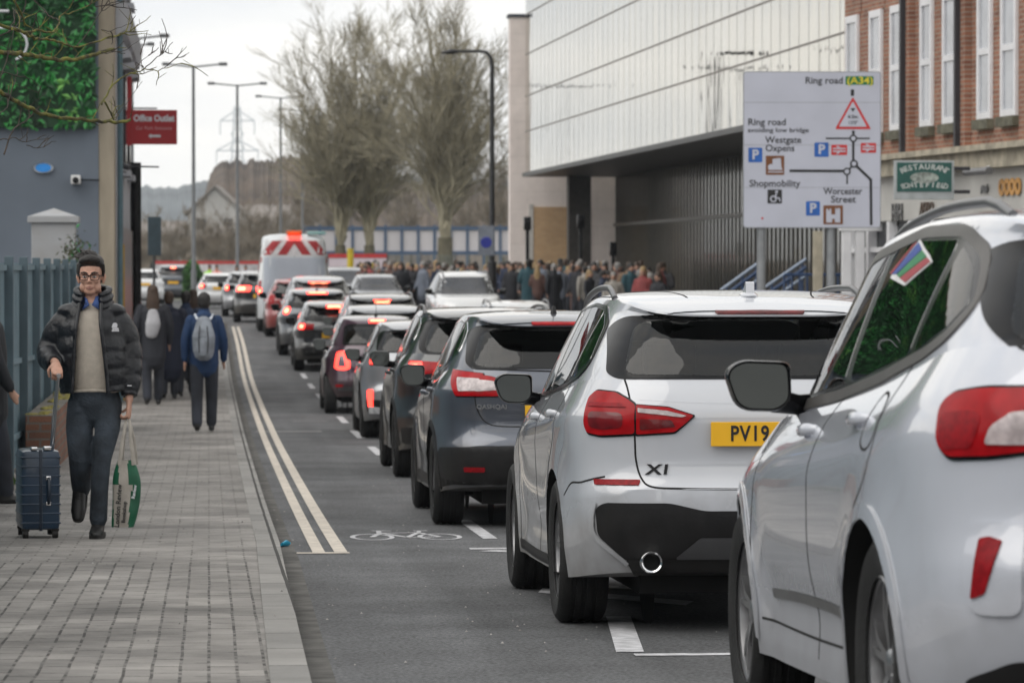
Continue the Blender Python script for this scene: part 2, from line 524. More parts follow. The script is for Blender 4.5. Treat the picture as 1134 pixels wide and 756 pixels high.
def ribbon_geo(surf, path, width, mode, off=.003, step=.04, closed=False, across=2, thick=.006):
    u, d, w = frame_of(mode)
    pts = densify(path, step, closed); n = len(pts); V = []; N = []; F = []
    wd = width if isinstance(width, (list, tuple)) else None
    for i, p in enumerate(pts):
        a = pts[i - 1] if (closed or i > 0) else pts[0]; b = pts[(i + 1) % n] if (closed or i < n - 1) else pts[-1]
        t = (b - a).normalized(); m = Vector((-t.y, t.x))
        ww = width if wd is None else float(np.interp(i / max(n - 1, 1), np.linspace(0, 1, len(wd)), wd))
        for j in range(across + 1):
            q = p + m * ww * (j / across - .5)
            P, nn = surf.lay(u * q.x + w * q.y - d * 8, d, off); V.append(P); N.append(nn)
    k = across + 1
    for i in range(n if closed else n - 1):
        j = (i + 1) % n
        for c in range(across):
            f = (i * k + c, j * k + c, j * k + c + 1, i * k + c + 1)
            fn = (V[f[1]] - V[f[0]]).cross(V[f[2]] - V[f[0]])
            F.append(f if fn.dot(d) < 0 else f[::-1])
    edges = {}
    for f in F:
        for i in range(4):
            a, b = f[i], f[(i + 1) % 4]
            if (b, a) in edges: del edges[(b, a)]
            else: edges[(a, b)] = 1
    dn = {}
    for a, b in list(edges):
        for q in (a, b):
            if q not in dn:
                dn[q] = len(V); V.append(V[q] - N[q] * thick); N.append(N[q])
        F.append((b, a, dn[a], dn[b]))
    return V, F, N
def geo_obj(name, geos, mats, parent):
    V, F, N, M = [], [], [], []
    for g in geos:
        v, f, n = g[:3]; b = len(V)
        V += v; N += n; F += [tuple(i + b for i in q) for q in f]; M += [g[3] if len(g) > 3 else 0] * len(f)
    me = bpy.data.meshes.new(name); me.from_pydata([tuple(p) for p in V], [], F)
    me.polygons.foreach_set('use_smooth', [True] * len(F)); me.polygons.foreach_set('material_index', M)
    me.normals_split_custom_set_from_vertices([tuple(n) for n in N])
    return link(name, me, mats, parent)
def mirrored(g):
    v, f, n = g[:3]
    return ([Vector((-p.x, p.y, p.z)) for p in v], [q[::-1] for q in f], [Vector((-p.x, p.y, p.z)) for p in n]) + tuple(g[3:])

def body_grid(S, nq, hi):
    L = S['L']; yc = S.get('yc', L * .42)
    zlow, zb, zr, w = pchip(S['zlow']), pchip(S['zb']), pchip(S['zr']), pchip(S['w'])
    yr, yf = pchip(S['yr']), pchip(S['yf'])
    gr, gf = pchip(S['gr']), pchip(S['gf'])
    nr, nf = S.get('nr', 6.0), S.get('nf', 4.5)
    gnr, gnf = S.get('gnr', 6.0), S.get('gnf', 5.0)
    wr = S['wr']; ax = [(y, S['r']) for y in S['ax']]; flare = S.get('flare', .016)
    crease = S.get('crease')
    def outline(Wm, r, f, er, ef):
        a = np.linspace(0, PI / 2, 240)
        rq = np.c_[Wm * np.sin(a) ** (2 / er), yc - (yc - r) * np.cos(a) ** (2 / er)]
        fq = np.c_[Wm * np.cos(a) ** (2 / ef), yc + (f - yc) * np.sin(a) ** (2 / ef)]
        A, B = resample(rq, nq), resample(fq, nq)
        P = np.r_[A, B[1:]]; P[:, 0] /= Wm
        return P
    rows = []
    nl = 26 if hi else 15
    def disp(x, y, z):
        d = 0
        for cy, rr in ax:
            q = math.hypot(y - cy, z - rr) / rr
            if q < 1.75: d = max(d, flare * (1 - max(0, (q - 1.12)) / .63) ** 1.5 if q > 1.12 else flare)
        if crease:
            t = (z - (crease[0] + crease[1] * y)) / .055
            if abs(t) < 3: d += crease[2] * math.exp(-t * t) * (1 if t < 0 else 1) * (1 if .35 < y < L - .6 else .3)
        if S.get('tuck') and ax[0][0] + .3 < y < ax[1][0] - .3:
            t = (z - .42) / .12; e = min(1, (y - ax[0][0] - .3) / .35, (ax[1][0] - .3 - y) / .35)
            d -= S['tuck'] * math.exp(-t * t) * max(e, 0)
        return d
    # lower body
    for i in range(nl + 1):
        k = i / nl
        rz = zlow(0) + k * (zb(0) - zlow(0))
        P = outline(w(rz), yr(rz), yf(k), nr, nf)
        row = []
        for u, y in P:
            z = zlow(y) + k * (zb(y) - zlow(y)); x = u * w(rz)
            x += disp(x, y, z) * (u if u > .8 else 0) * min(1, max(0, (u - .8) / .15)) if u > .8 else 0
            row.append((x, y, z))
        rows.append(row)
    # hood rows blend the nose to the foot of the windscreen
    nh = 3
    top = rows[-1]
    P0 = outline(w(zb(0)), gr(0), gf(0), gnr, gnf)
    base = [(u * w(zb(0)), y, zb(y)) for u, y in P0]
    for i in range(1, nh):
        t = i / nh
        row = []
        for a, b in zip(top, base):
            y = a[1] * (1 - t) + b[1] * t
            x = a[0] * (1 - t) + b[0] * t
            bulge = .03 * math.sin(t * PI) if y > gf(0) else 0
            row.append((x, y, zb(y) * 1 + bulge))
        rows.append(row)
    ng = 14 if hi else 8
    hs = [(s / ng) for s in range(ng + 1)]
    for s in hs:
        h = .9 * s; t = s ** S.get('tumble', 1.2)
        P = outline(wr, gr(h), gf(h), gnr, gnf)
        row = []
        for u, y in P:
            wb_ = w(zb(0)); x = u * (wb_ * (1 - t) + wr * t)
            row.append((x, y, zb(y) + h * (zr(y) - zb(y))))
        rows.append(row)
    for q in ([12, 25, 40, 55, 70, 82, 90] if hi else [20, 45, 70, 90]):
        a = R(q); h = .9 + .1 * math.sin(a) ** (2 / 2.4); ww = max(math.cos(a), 0) ** (2 / 2.8)
        P = outline(wr, gr(h), gf(h), gnr, gnf)
        rows.append([(u * ww * wr, y, zb(y) + h * (zr(y) - zb(y))) for u, y in P])
    # quads, both sides
    m = len(rows[0]); V = []; idx = {}
    def vid(i, j, sgn):
        x, y, z = rows[i][j]
        mid = j == 0 or j == m - 1 or i == len(rows) - 1
        key = (i, j, 0 if mid else sgn)
        if key not in idx:
            idx[key] = len(V); V.append((0.0 if mid else -x if sgn < 0 else x, y, z))
        return idx[key]
    F = []
    for sgn in (-1, 1):
        for i in range(len(rows) - 1):
            for j in range(m - 1):
                q = [vid(i, j, sgn), vid(i, j + 1, sgn), vid(i + 1, j + 1, sgn), vid(i + 1, j, sgn)]
                if sgn < 0: q = q[::-1]
                q = [q[t] for t in range(4) if q[t] != q[t - 1]]
                if len(q) > 2: F.append(q)
    # floor
    for j in range(m - 1):
        q = [vid(0, j, -1), vid(0, j + 1, -1), vid(0, j + 1, 1), vid(0, j, 1)]
        q = [q[t] for t in range(4) if q[t] != q[t - 1]]
        if len(q) > 2: F.append(q)
    return V, F

def paint_mat(name, col, metal=.0, rough=.28, dirt=.75, coat=1.0, var=.03):
    """clear-coated body paint; the inside of the shell is dark trim"""
    m = pmat(name, col, rough=rough, metal=metal, var=var, scale=3, coat=coat, dirt=dirt)
    n, l = m.node_tree.nodes, m.node_tree.links; b = n['Principled BSDF']; b.inputs['Coat IOR'].default_value = 1.7
    ge = n.new('ShaderNodeNewGeometry'); d = n.new('ShaderNodeBsdfDiffuse'); d.inputs['Color'].default_value = (.03, .03, .03, 1); mx = n.new('ShaderNodeMixShader')
    l.new(ge.outputs['Backfacing'], mx.inputs[0]); l.new(b.outputs[0], mx.inputs[1]); l.new(d.outputs[0], mx.inputs[2]); l.new(mx.outputs[0], n['Material Output'].inputs['Surface'])
    return m
GLASS = pmat('car_glass', (.012, .014, .016), rough=.03, var=.3, scale=2, coat=.0, spec=.6)
def tinted(name, tint, rough=.015):
    m = bpy.data.materials.new(name); m.use_nodes = True; n, l = m.node_tree.nodes, m.node_tree.links
    n.remove(n['Principled BSDF']); o = n['Material Output']
    t = n.new('ShaderNodeBsdfTransparent'); g = n.new('ShaderNodeBsdfGlossy'); g.inputs['Roughness'].default_value = rough
    f = n.new('ShaderNodeFresnel'); f.inputs['IOR'].default_value = 1.62; mx = n.new('ShaderNodeMixShader')
    tc = n.new('ShaderNodeTexCoord'); nz = n.new('ShaderNodeTexNoise'); nz.inputs['Scale'].default_value = 2.0; l.new(tc.outputs['Object'], nz.inputs['Vector'])
    cr = n.new('ShaderNodeMix'); cr.data_type = 'RGBA'; cr.inputs[6].default_value = tuple(c * .8 for c in tint) + (1,); cr.inputs[7].default_value = tuple(tint) + (1,)
    l.new(nz.outputs['Fac'], cr.inputs[0]); l.new(cr.outputs[2], t.inputs['Color'])
    bp = n.new('ShaderNodeBump'); bp.inputs['Strength'].default_value = .008; bp.inputs['Distance'].default_value = .02; l.new(nz.outputs['Fac'], bp.inputs['Height']); l.new(bp.outputs[0], g.inputs['Normal'])
    l.new(f.outputs[0], mx.inputs[0]); l.new(t.outputs[0], mx.inputs[1]); l.new(g.outputs[0], mx.inputs[2]); l.new(mx.outputs[0], o.inputs['Surface'])
    MATS[name] = m; return m
GLASST = tinted('tinted_window_glass', (.36, .40, .38))
INTER = pmat('cabin_plastic', (.022, .022, .024), rough=.8, var=.2)
SEATM = pmat('seat_fabric', (.045, .042, .040), rough=.95, var=.25, scale=12)
GLASSN = pmat('windscreen_glass', (.03, .033, .04), rough=.04, var=.3, scale=2, spec=.8)
BLK = pmat('black_plastic', (.011, .011, .012), rough=.45, var=.2, scale=12, bump=.05, dirt=.08, spec=.28)
GBLK = pmat('gloss_black', (.006, .006, .007), rough=.2, var=.1, coat=.0, spec=.25)
RUB = pmat('tyre_rubber', (.009, .009, .009), rough=.75, var=.35, scale=9, bump=.2, bscale=60)
ALLOY = pmat('alloy_wheel', (.42, .42, .43), rough=.3, metal=.9, var=.25, scale=5)
DALLOY = pmat('dark_alloy', (.07, .07, .075), rough=.4, metal=.6, var=.2)
CHROME = pmat('chrome', (.75, .75, .76), rough=.12, metal=1.0, var=.05)
SATIN = pmat('satin_rail', (.15, .15, .155), rough=.35, metal=.8, var=.08)
REDL = pmat('red_lens', (.30, .003, .006), rough=.2, var=.15, scale=18, coat=.08, spec=.2)
REDD = pmat('dark_red_lens', (.11, .002, .004), rough=.15, var=.3, scale=14, coat=.3)
REDR = pmat('red_reflector', (.22, .004, .008), rough=.35, var=.2, scale=60, coat=.0, spec=.2)
CLRL = pmat('clear_lens', (.42, .36, .36), rough=.12, var=.25, scale=30, coat=.6)
LIT = pmat('brake_light_lit', (.8, .03, .02), rough=.3, var=.1, emit=(1, .045, .03), estr=3.2)
LITS = pmat('brake_light_core', (.9, .2, .1), rough=.3, var=.1, emit=(1, .16, .08), estr=7.0)
YPLATE = pmat('plate_yellow', (.78, .42, .012), rough=.35, var=.04)
PBLK = pmat('plate_black', (.01, .01, .012), rough=.4, var=.05)
UNDER = pmat('underbody_black', (.006, .006, .006), rough=.9, var=.3)
MIRG = pmat('mirror_glass', (.055, .059, .058), rough=.02, metal=1.0, var=.03)
WELL = pmat('wheel_well', (.008, .008, .008), rough=.95, var=.3)

def make_wheel(name, parent, x, y, r, width, side, spokes=5, hi=True, steer=0, col=None):
    """side -1: left wheel, outer face to -x"""
    w = empty(name, (x, y, r)); w.parent = parent
    if steer: w.rotation_euler = (0, 0, steer)
    b = MB(); h = width / 2; rr = r * .67
    seg = 48 if hi else 20
    prof = [(rr, -h * .8), (r * .78, -h * .97), (r * .90, -h), (r * .965, -h * .88), (r, -h * .70)]
    if hi:
        for g in (-.42, 0, .42):
            prof += [(r, h * g - .012), (r - .008, h * g - .009), (r - .008, h * g + .009), (r, h * g + .012)]
    prof += [(r, h * .70), (r * .965, h * .88), (r * .90, h), (r * .78, h * .97), (rr, h * .8)]
    b.lathe(prof, seg, 'x')
    b.build('tyre', RUB, w, 30)
    c = MB(); s = side
    c.lathe([(rr * 1.0, s * h * .86), (rr * 1.03, s * h * .80), (rr * .95, s * h * .74), (rr * .92, s * h * .2), (rr * .92, -s * h * .7)], seg, 'x')
    c.mi = 1
    c.lathe([(.001, s * h * .18), (rr * .93, s * h * .16)], 24, 'x')
    c.mi = 0
    for k in range(spokes):
        a0 = 2 * PI * k / spokes + .3
        for da in ((-.13, .13) if hi else (0,)):
            v = []
            for (rad, aw, dep, th) in ((rr * .16, .5 / (1 + 3), .62, .05), (rr * .55, .09, .72, .045), (rr * .97, .06 if hi else .16, .70, .04)):
                a = a0 + da * (.5 + rad / rr)
                for (ww, dd) in ((-aw, 0), (aw, 0), (aw * .7, -1), (-aw * .7, -1)):
                    ang = a + (ww * rr * .5 / max(rad, .05))
                    v.append((s * (h * dep - (th if dd else 0)), rad * math.cos(ang), rad * math.sin(ang)))
            f = []
            for t in (0, 4):
                f += [(t + i, t + (i + 1) % 4, t + 4 + (i + 1) % 4, t + 4 + i) for i in range(4)]
            c.add(v, f + [(8, 9, 10, 11)])
    c.lathe([(.001, s * h * .70), (rr * .13, s * h * .70), (rr * .2, s * h * .6), (rr * .2, s * h * .2)], 20, 'x')
    c.build('rim', [col or ALLOY, WELL], w, 35, fix=True)
    return w

def make_mirror(S, root, side, paint, hi=True):
    """wing mirror; glass looks back at the camera"""
    mx, my, mz = S['mirror']; sw, sh = S.get('msize', (.125, .085))
    e = empty('wing_mirror', (side * mx, my, mz)); e.parent = root
    o = round_poly([(-sw, sh * .55), (-sw * .55, sh), (sw, sh * .92), (sw * 1.02, -sh * .62), (sw * .6, -sh), (-sw * .62, -sh * .95)], [.03, .05, .03, .05, .04, .05], 5)
    o = [(side * -1 * p[0] * -1 if False else p[0] * (1 if side < 0 else -1), p[1]) for p in o]
    n = len(o); b = MB()
    rows = [(0.018, .90), (-.004, 1.0), (.02, 1.05), (.07, 1.03), (.12, .86), (.155, .55), (.165, .12)]
    v = []; f = []
    for (dy, sc) in rows: v += [(p[0] * sc, dy - p[0] * .10 * (1 if side < 0 else -1), p[1] * sc) for p in o]
    for i in range(len(rows) - 1):
        f += [(i * n + k, i * n + (k + 1) % n, (i + 1) * n + (k + 1) % n, (i + 1) * n + k) for k in range(n)]
    f.append(tuple((len(rows) - 1) * n + k for k in range(n)))
    b.add(v, f)
    for i in range(len(b.m)): b.m[i] = 0 if (n * 1 <= i) else 1
    if S.get('mirror_lower_black'):
        for i, q in enumerate(b.f):
            if sum(b.v[k][2] for k in q) / len(q) < -sh * .35: b.m[i] = 1
    b.build('housing', [paint, GBLK], e, 40, fix=True)
    g = MB(); g.add([(p[0] * .93, .010 - p[0] * .10 * (1 if side < 0 else -1) + p[1] * .085, p[1] * .93) for p in o], [tuple(range(n))])
    gm = g.build('mirror_glass', MIRG, e, None, fix=True)
    a = MB(); inn = -side
    a.tube([(inn * sw * .6, .05, -sh * .6), (inn * (sw + .03), .07, -sh * .75), (inn * (sw + .10), .09, -sh * .8)], [(.03, .05), (.022, .045), (.022, .06)], 8)
    a.build('arm', GBLK, e, 50, fix=True)
    return e

def numplate(root, cx, y, z, txt, w=.52, h=.111, tilt=0.0, yellow=True):
    b = MB(); b.bbox(-w / 2, w / 2, -.004, .006, -h / 2, h / 2, .003)
    e = b.build('number_plate', YPLATE if yellow else CLRL, root, None)
    e.location = (cx, y, z); e.rotation_euler = (tilt, 0, 0)
    if txt:
        me = text_mesh(txt, .098, 0.0006, bold=.0022, xs=.80, space=1.12)
        t = link('plate_lettering', me, PBLK, e)
        t.rotation_euler = (PI / 2, 0, 0); t.location = (0, -.0062, 0)
    return e

def build_car(name, label, cat, S, paint, loc, yaw=0.0, group=None, hi=True, plate=None, lit=False, flip=False):
    """loc: (x of the car's centreline, y of the rear face); rides on the street's profile"""
    L = S['L']
    cx, y0 = loc
    za, zb_ = gz(y0 + S['ax'][0]), gz(y0 + S['ax'][1])
    if flip: za, zb_ = gz(y0 - S['ax'][0]), gz(y0 - S['ax'][1])
    sl = (zb_ - za) / (S['ax'][1] - S['ax'][0])
    root = empty(name, (cx, y0, za - sl * S['ax'][0]), (math.atan(sl), 0, yaw + (PI if flip else 0)), label, cat, group)
    V, F = body_grid(S, 34 if hi else 16, hi)
    surf = Surf(V, F)
    st = .03 if hi else .09; GLS = GLASST if hi else GLASS
    me = bpy.data.meshes.new('body'); me.from_pydata(V, [], F)
    body = link('body', me, [paint, WELL], root)
    bm = bmesh.new(); bm.from_mesh(me); bmesh.ops.recalc_face_normals(bm, faces=bm.faces[:])
    zc = S['r'] + S.get('archz', 0); A = S['arch']
    for ya in S['ax']:
        def rr_(c): return math.hypot(c.y - ya, c.z - zc) - A
        cand = [f for f in bm.faces if abs(f.calc_center_median().x) > .5 and abs(f.calc_center_median().y - ya) < A + .3 and f.calc_center_median().z < zc + A + .2]
        new_v = set()
        for e in {e for f in cand for e in f.edges}:
            p, q = e.verts; a_, b_ = rr_(p.co), rr_(q.co)
            if a_ * b_ < 0 and min(abs(a_), abs(b_)) > 1e-5:
                lo, hi_ = 0.0, 1.0
                for _i in range(18):
                    m_ = (lo + hi_) / 2
                    if rr_(p.co.lerp(q.co, m_)) * a_ > 0: lo = m_
                    else: hi_ = m_
                _e, nv = bmesh.utils.edge_split(e, p, (lo + hi_) / 2)
                new_v.add(nv)
        for f in {f for v in new_v for f in v.link_faces}:
            vs = [v for v in f.verts if v in new_v]
            if len(vs) == 2:
                try: bmesh.utils.face_split(f, vs[0], vs[1])
                except Exception: pass
        kill = [f for f in bm.faces if abs(f.calc_center_median().x) > .5 and rr_(f.calc_center_median()) < -1e-4]
        bmesh.ops.delete(bm, geom=kill, context='FACES')
        bed = [e for e in bm.edges if len(e.link_faces) == 1 and abs(e.verts[0].co.x) > .5 and abs(e.verts[0].co.y - ya) < A + .25]
        r_ = bmesh.ops.extrude_edge_only(bm, edges=bed)
        nv = [g for g in r_['geom'] if isinstance(g, bmesh.types.BMVert)]
        for v in nv: v.co.x = math.copysign(.45, v.co.x)
        for g in r_['geom']:
            if isinstance(g, bmesh.types.BMFace): g.material_index = 1
        # back of the well
        for sg in (-1, 1):
            n_ = 18; c_ = [bm.verts.new((sg * .452, ya + A * 1.02 * math.cos(2 * PI * k / n_), zc + A * 1.02 * math.sin(2 * PI * k / n_))) for k in range(n_)]
            f = bm.faces.new(c_); f.material_index = 1
    if hi and S.get('dlo'):
        def window_cut(poly, i0, i1, ok):
            n_ = len(poly)
            for k in range(n_):
                a_, b_ = poly[k], poly[(k + 1) % n_]
                cand = [f for f in bm.faces if ok(f.calc_center_median())]
                ge = {e for f in cand for e in f.edges}; gv = {v for f in cand for v in f.verts}
                co = Vector((0, 0, 0)); co[i0], co[i1] = a_; no = Vector((0, 0, 0)); no[i0], no[i1] = b_[1] - a_[1], -(b_[0] - a_[0])
                bmesh.ops.bisect_plane(bm, geom=list(gv) + list(ge) + cand, plane_co=co, plane_no=no.normalized(), dist=1e-4)
            kill = [f for f in bm.faces if ok(f.calc_center_median()) and inside(poly, f.calc_center_median()[i0], f.calc_center_median()[i1])]
            bmesh.ops.delete(bm, geom=kill, context='FACES')
        def bb_(poly, m): return min(p[0] for p in poly) - m, max(p[0] for p in poly) + m, min(p[1] for p in poly) - m, max(p[1] for p in poly) + m
        for p in S['panes']:
            x0, x1, z0, z1 = bb_(p, .06)
            window_cut(p, 1, 2, lambda c: abs(c.x) > .5 and x0 < c.y < x1 and z0 < c.z < z1)
        x0, x1, z0, z1 = bb_(S['rear_glass'], .06); window_cut(S['rear_glass'], 0, 2, lambda c: c.y < .75 and x0 < c.x < x1 and z0 < c.z < z1)
        x0, x1, z0, z1 = bb_(S['wind'], .05); window_cut(S['wind'], 0, 2, lambda c: c.y > 2.0 and x0 < c.x < x1 and z0 < c.z < z1)
    bm.to_mesh(me); bm.free()
    shade(me, 38)
    if hi and S.get('dlo'):
        k_ = L / 4.45; hz_ = max(p[1] for p in S['zr']) / 1.6
        b = MB(); b.box(-.66, .66, .28, 3.3 * k_, .40, .46); b.box(-.64, .64, .30, 1.0 * k_, .46, .80 * hz_); b.build('floor_pan', INTER, root)
        for (x, y, w_) in ((-.36, 2.15 * k_, .25), (.36, 2.15 * k_, .25), (-.33, 1.18 * k_, .30), (.33, 1.18 * k_, .30)):
            x *= S['W'] / 1.82; b = MB(); M = Matrix.Translation((x, y, .55)) @ Matrix.Rotation(R(14), 4, 'X')
            b.bbox(-w_, w_, -.06, .07, 0, .60 * hz_, .05, M); b.tube([M @ Vector((-.06, 0, .58 * hz_)), M @ Vector((-.06, 0, .68 * hz_))], .008, 6); b.tube([M @ Vector((.06, 0, .58 * hz_)), M @ Vector((.06, 0, .68 * hz_))], .008, 6)
            b.bbox(-.13, .13, -.05, .06, .65 * hz_, .82 * hz_, .045, M); b.bbox(-w_, w_, .08, .52, .02, .14, .05, Matrix.Translation((x, y, .45))); b.build('seat', SEATM, root, 50)
        b = MB(); b.bbox(-.66, .66, 2.95 * k_, 3.4 * k_, .75, .99 * hz_, .06); b.build('dashboard', INTER, root, 50)
        b = MB(); M = Matrix.Translation((.36, 2.75 * k_, .93 * hz_)) @ Matrix.Rotation(R(-65), 4, 'X'); b.tube([M @ Vector((.18 * math.cos(t), .18 * math.sin(t), 0)) for t in np.linspace(0, 6.283, 20)[:-1]], .014, 6, cyc=True); b.build('steering_wheel', INTER, root, 60)
    # underside so that no daylight shows through
    u = MB(); u.box(-.55, .55, .35, L - .35, .17, .30); u.box(-.78, .78, S['ax'][0] + .45, S['ax'][1] - .45, .2, .3)
    for ya in S['ax']: u.tube([(-.6, ya, S['r'] * .85), (.6, ya, S['r'] * .85)], .05, 8)
    u.build('underbody', UNDER, root)
    def P(poly, mode, off=.003, r=0, thick=.008, mi=0, holes=()):
        q = round_poly(poly, r) if r else poly
        g = patch_geo(surf, q, mode, off, st, thick, holes)
        return g + (mi,)
    def Rb(path, wd, mode, off=.002, closed=False, mi=0, across=2, smooth=False, thick=.006):
        if smooth: path = cat_curve(path, 6, closed)
        return ribbon_geo(surf, path, wd, mode, off, st * .8, closed, across, thick) + (mi,)
    def pair(nm_, gs, ms):
        for g in gs:
            geo_obj(nm_, [g], ms, root); geo_obj(nm_, [mirrored(g)], ms, root)
    # side glazing: dark surround, then each pane
    if S.get('dlo'):
        pair('window_surround', [P(S['dlo'], 'L', .003, S.get('dlor', .05), .012, 0, [round_poly(p, .03) for p in S['panes']] if hi else ())], [GBLK])
        if S.get('dlotrim'):
            pair('window_trim', [Rb(round_poly(S['dlo'], S.get('dlor', .05)), S.get('trimw', .018), 'L', .006, True)], [S['dlotrim']])
        for p in S['panes']:
            g = P(p, 'L', .0045, .03)
            geo_obj('side_window', [g], [GLS], root); geo_obj('side_window', [mirrored(g)], [GLS], root)
    if S.get('rear_black'):
        geo_obj('rear_window_surround', [P(S['rear_black'], 'B', .006, .04, .012, 0, [round_poly(S['rear_glass'], S.get('rgr', .06))] if hi else ())], [GBLK], root)
    if S.get('rear_glass'):
        g = [P(S['rear_glass'], 'B', .010, S.get('rgr', .06))]
        geo_obj('rear_window', g, [GLS], root)
    if S.get('wind'):
        geo_obj('windscreen', [P(S['wind'], 'F', .005, .08)], [GLS if hi else GLASSN], root)
    # lamps
    for i, (poly, mode, off, mat_, r) in enumerate(S.get('lamps', [])):
        g = P(poly, mode, off, r, .02)
        m_ = mat_
        geo_obj('tail_light', [g], [m_], root)
        if not (max(p[0] for p in poly) > 0 and min(p[0] for p in poly) < 0 and mode == 'B' and poly[0][0] * poly[-1][0] < 0):
            geo_obj('tail_light', [mirrored(g)], [m_], root)
    for (poly, mode, off, mat_, r) in S.get('centre', []):
        geo_obj('high_brake_light' if mat_ in (LIT, LITS, REDD, REDL) else 'rear_trim', [P(poly, mode, off, r, .02)], [mat_], root)
    for (nm_, poly, mode, off, mat_, r) in S.get('trim', []):
        pair(nm_, [P(poly, mode, off, r, .012)], [mat_])
    for (nm_, poly, mode, off, mat_, r) in S.get('trimc', []):
        geo_obj(nm_, [P(poly, mode, off, r, .012)], [mat_], root)
    for (nm_, path, wd, mode, off, mat_, sm) in S.get('lines', []):
        pair(nm_, [Rb(path, wd, mode, off, False, 0, 2, sm)], [mat_])
    if S.get('gaps'):
        gs = []
        for (path, mode) in S['gaps']: gs.append(Rb(path, .0085 if hi else .01, mode, .0012, False, 0, 1, True, .002))
        pair('panel_gap', gs, [UNDER])
    # arch cladding
    if S.get('clad'):
        gs = []
        for ya in S['ax']:
            a = S['arch'] + S['clad'] / 2 - .004
            pts = [(ya + a * math.cos(R(t)), S['r'] + S.get('archz', 0) + a * math.sin(R(t))) for t in range(-14, 195, 6)]
            pts = [p for p in pts if p[1] > pchip(S['zlow'])(p[0]) + .01 and p[0] > .06]
            if len(pts) > 3: gs.append(Rb(pts, S['clad'], 'L', .007, False, 0, 2))
        pair('arch_cladding', gs, [S.get('cladmat', BLK)])
    # rails
    if S.get('rail'):
        for sg in (-1, 1):
            b = MB(); x, ya, yb, z1 = S['rail']
            pts = []
            zr = pchip(S['zr'])
            for i in range(15):
                t = i / 14; y = ya + (yb - ya) * t
                hgt = z1 * min(1, math.sin(PI * t) * 2.6) ** .8 if 0 < t < 1 else 0
                xx = x - .03 * t
                o_, n_, i_, _ = surf.b.ray_cast(Vector((sg * xx, y, 3)), Vector((0, 0, -1)))
                pts.append((sg * xx, y, (o_.z if o_ else zr(y)) + hgt - .004))
            b.tube(pts, [(.016, .016)] * 15, 8, ref=(1, 0, 0))
            b.build('roof_rail', S.get('railmat', SATIN), root, 50, fix=True)
    for (y, z) in S.get('handles', []):
        p, n = surf.lay(Vector((-8, y, z)), Vector((1, 0, 0)), .0)
        for sg in (-1, 1):
            b = MB(); x = abs(p.x)
            b.tube([(sg * (x - .004), y - .10, z + .002), (sg * (x + .022), y - .085, z + .003), (sg * (x + .03), y - .03, z), (sg * (x + .028), y + .05, z - .003), (sg * (x + .018), y + .09, z - .006), (sg * (x - .006), y + .10, z - .006)],
                   [(.013, .010), (.018, .011), (.02, .012), (.019, .012), (.016, .011), (.011, .008)], 8, ref=(0, 0, 1))
            b.build('door_handle', S.get('handlemat') or paint, root, 60, fix=True)
    for sg in (-1, 1):
        make_mirror(S, root, sg, S.get('mirmat') or paint, hi)
        for k, ya in enumerate(S['ax']):
            make_wheel('wheel', root, sg * (S['W'] / 2 - S.get('tin', .03) - S['tw'] / 2), ya, S['r'], S['tw'], sg, S.get('spokes', 5), hi, 0, S.get('rimmat'))
    if S.get('plate'):
        numplate(root, 0, S['plate'][0], S['plate'][1], plate, tilt=S['plate'][2])
    if S.get('fin'):
        y = S['fin']; zt, n_, i_, _ = surf.b.ray_cast(Vector((0, y, 3)), Vector((0, 0, -1)))
        b = MB(); b.prism([(y - .05, zt.z - .01), (y - .045, zt.z + .06), (y - .03, zt.z + .065), (y + .02, zt.z + .04), (y + .12, zt.z - .01)], 'x', -.020, .020)
        b.ball((0, y + .02, zt.z - .002), (.045, .105, .022))
        b.build('roof_antenna', paint, root, 50, fix=True)
    if S.get('mast'):
        y = S['mast']; zt, n_, i_, _ = surf.b.ray_cast(Vector((0, y, 3)), Vector((0, 0, -1)))
        b = MB(); b.tube([(0, y, zt.z - .01), (0, y - .01, zt.z + .05), (0, y - .012, zt.z + .055)], [.028, .012, .004], 10); b.tube([(0, y - .012, zt.z + .05), (0, y - .06, zt.z + S.get('mastl', .22))], .0035, 6)
        b.build('roof_antenna', BLK, root, 50)
    return root, surf

def lin(y, pts): return pchip(pts)(y)
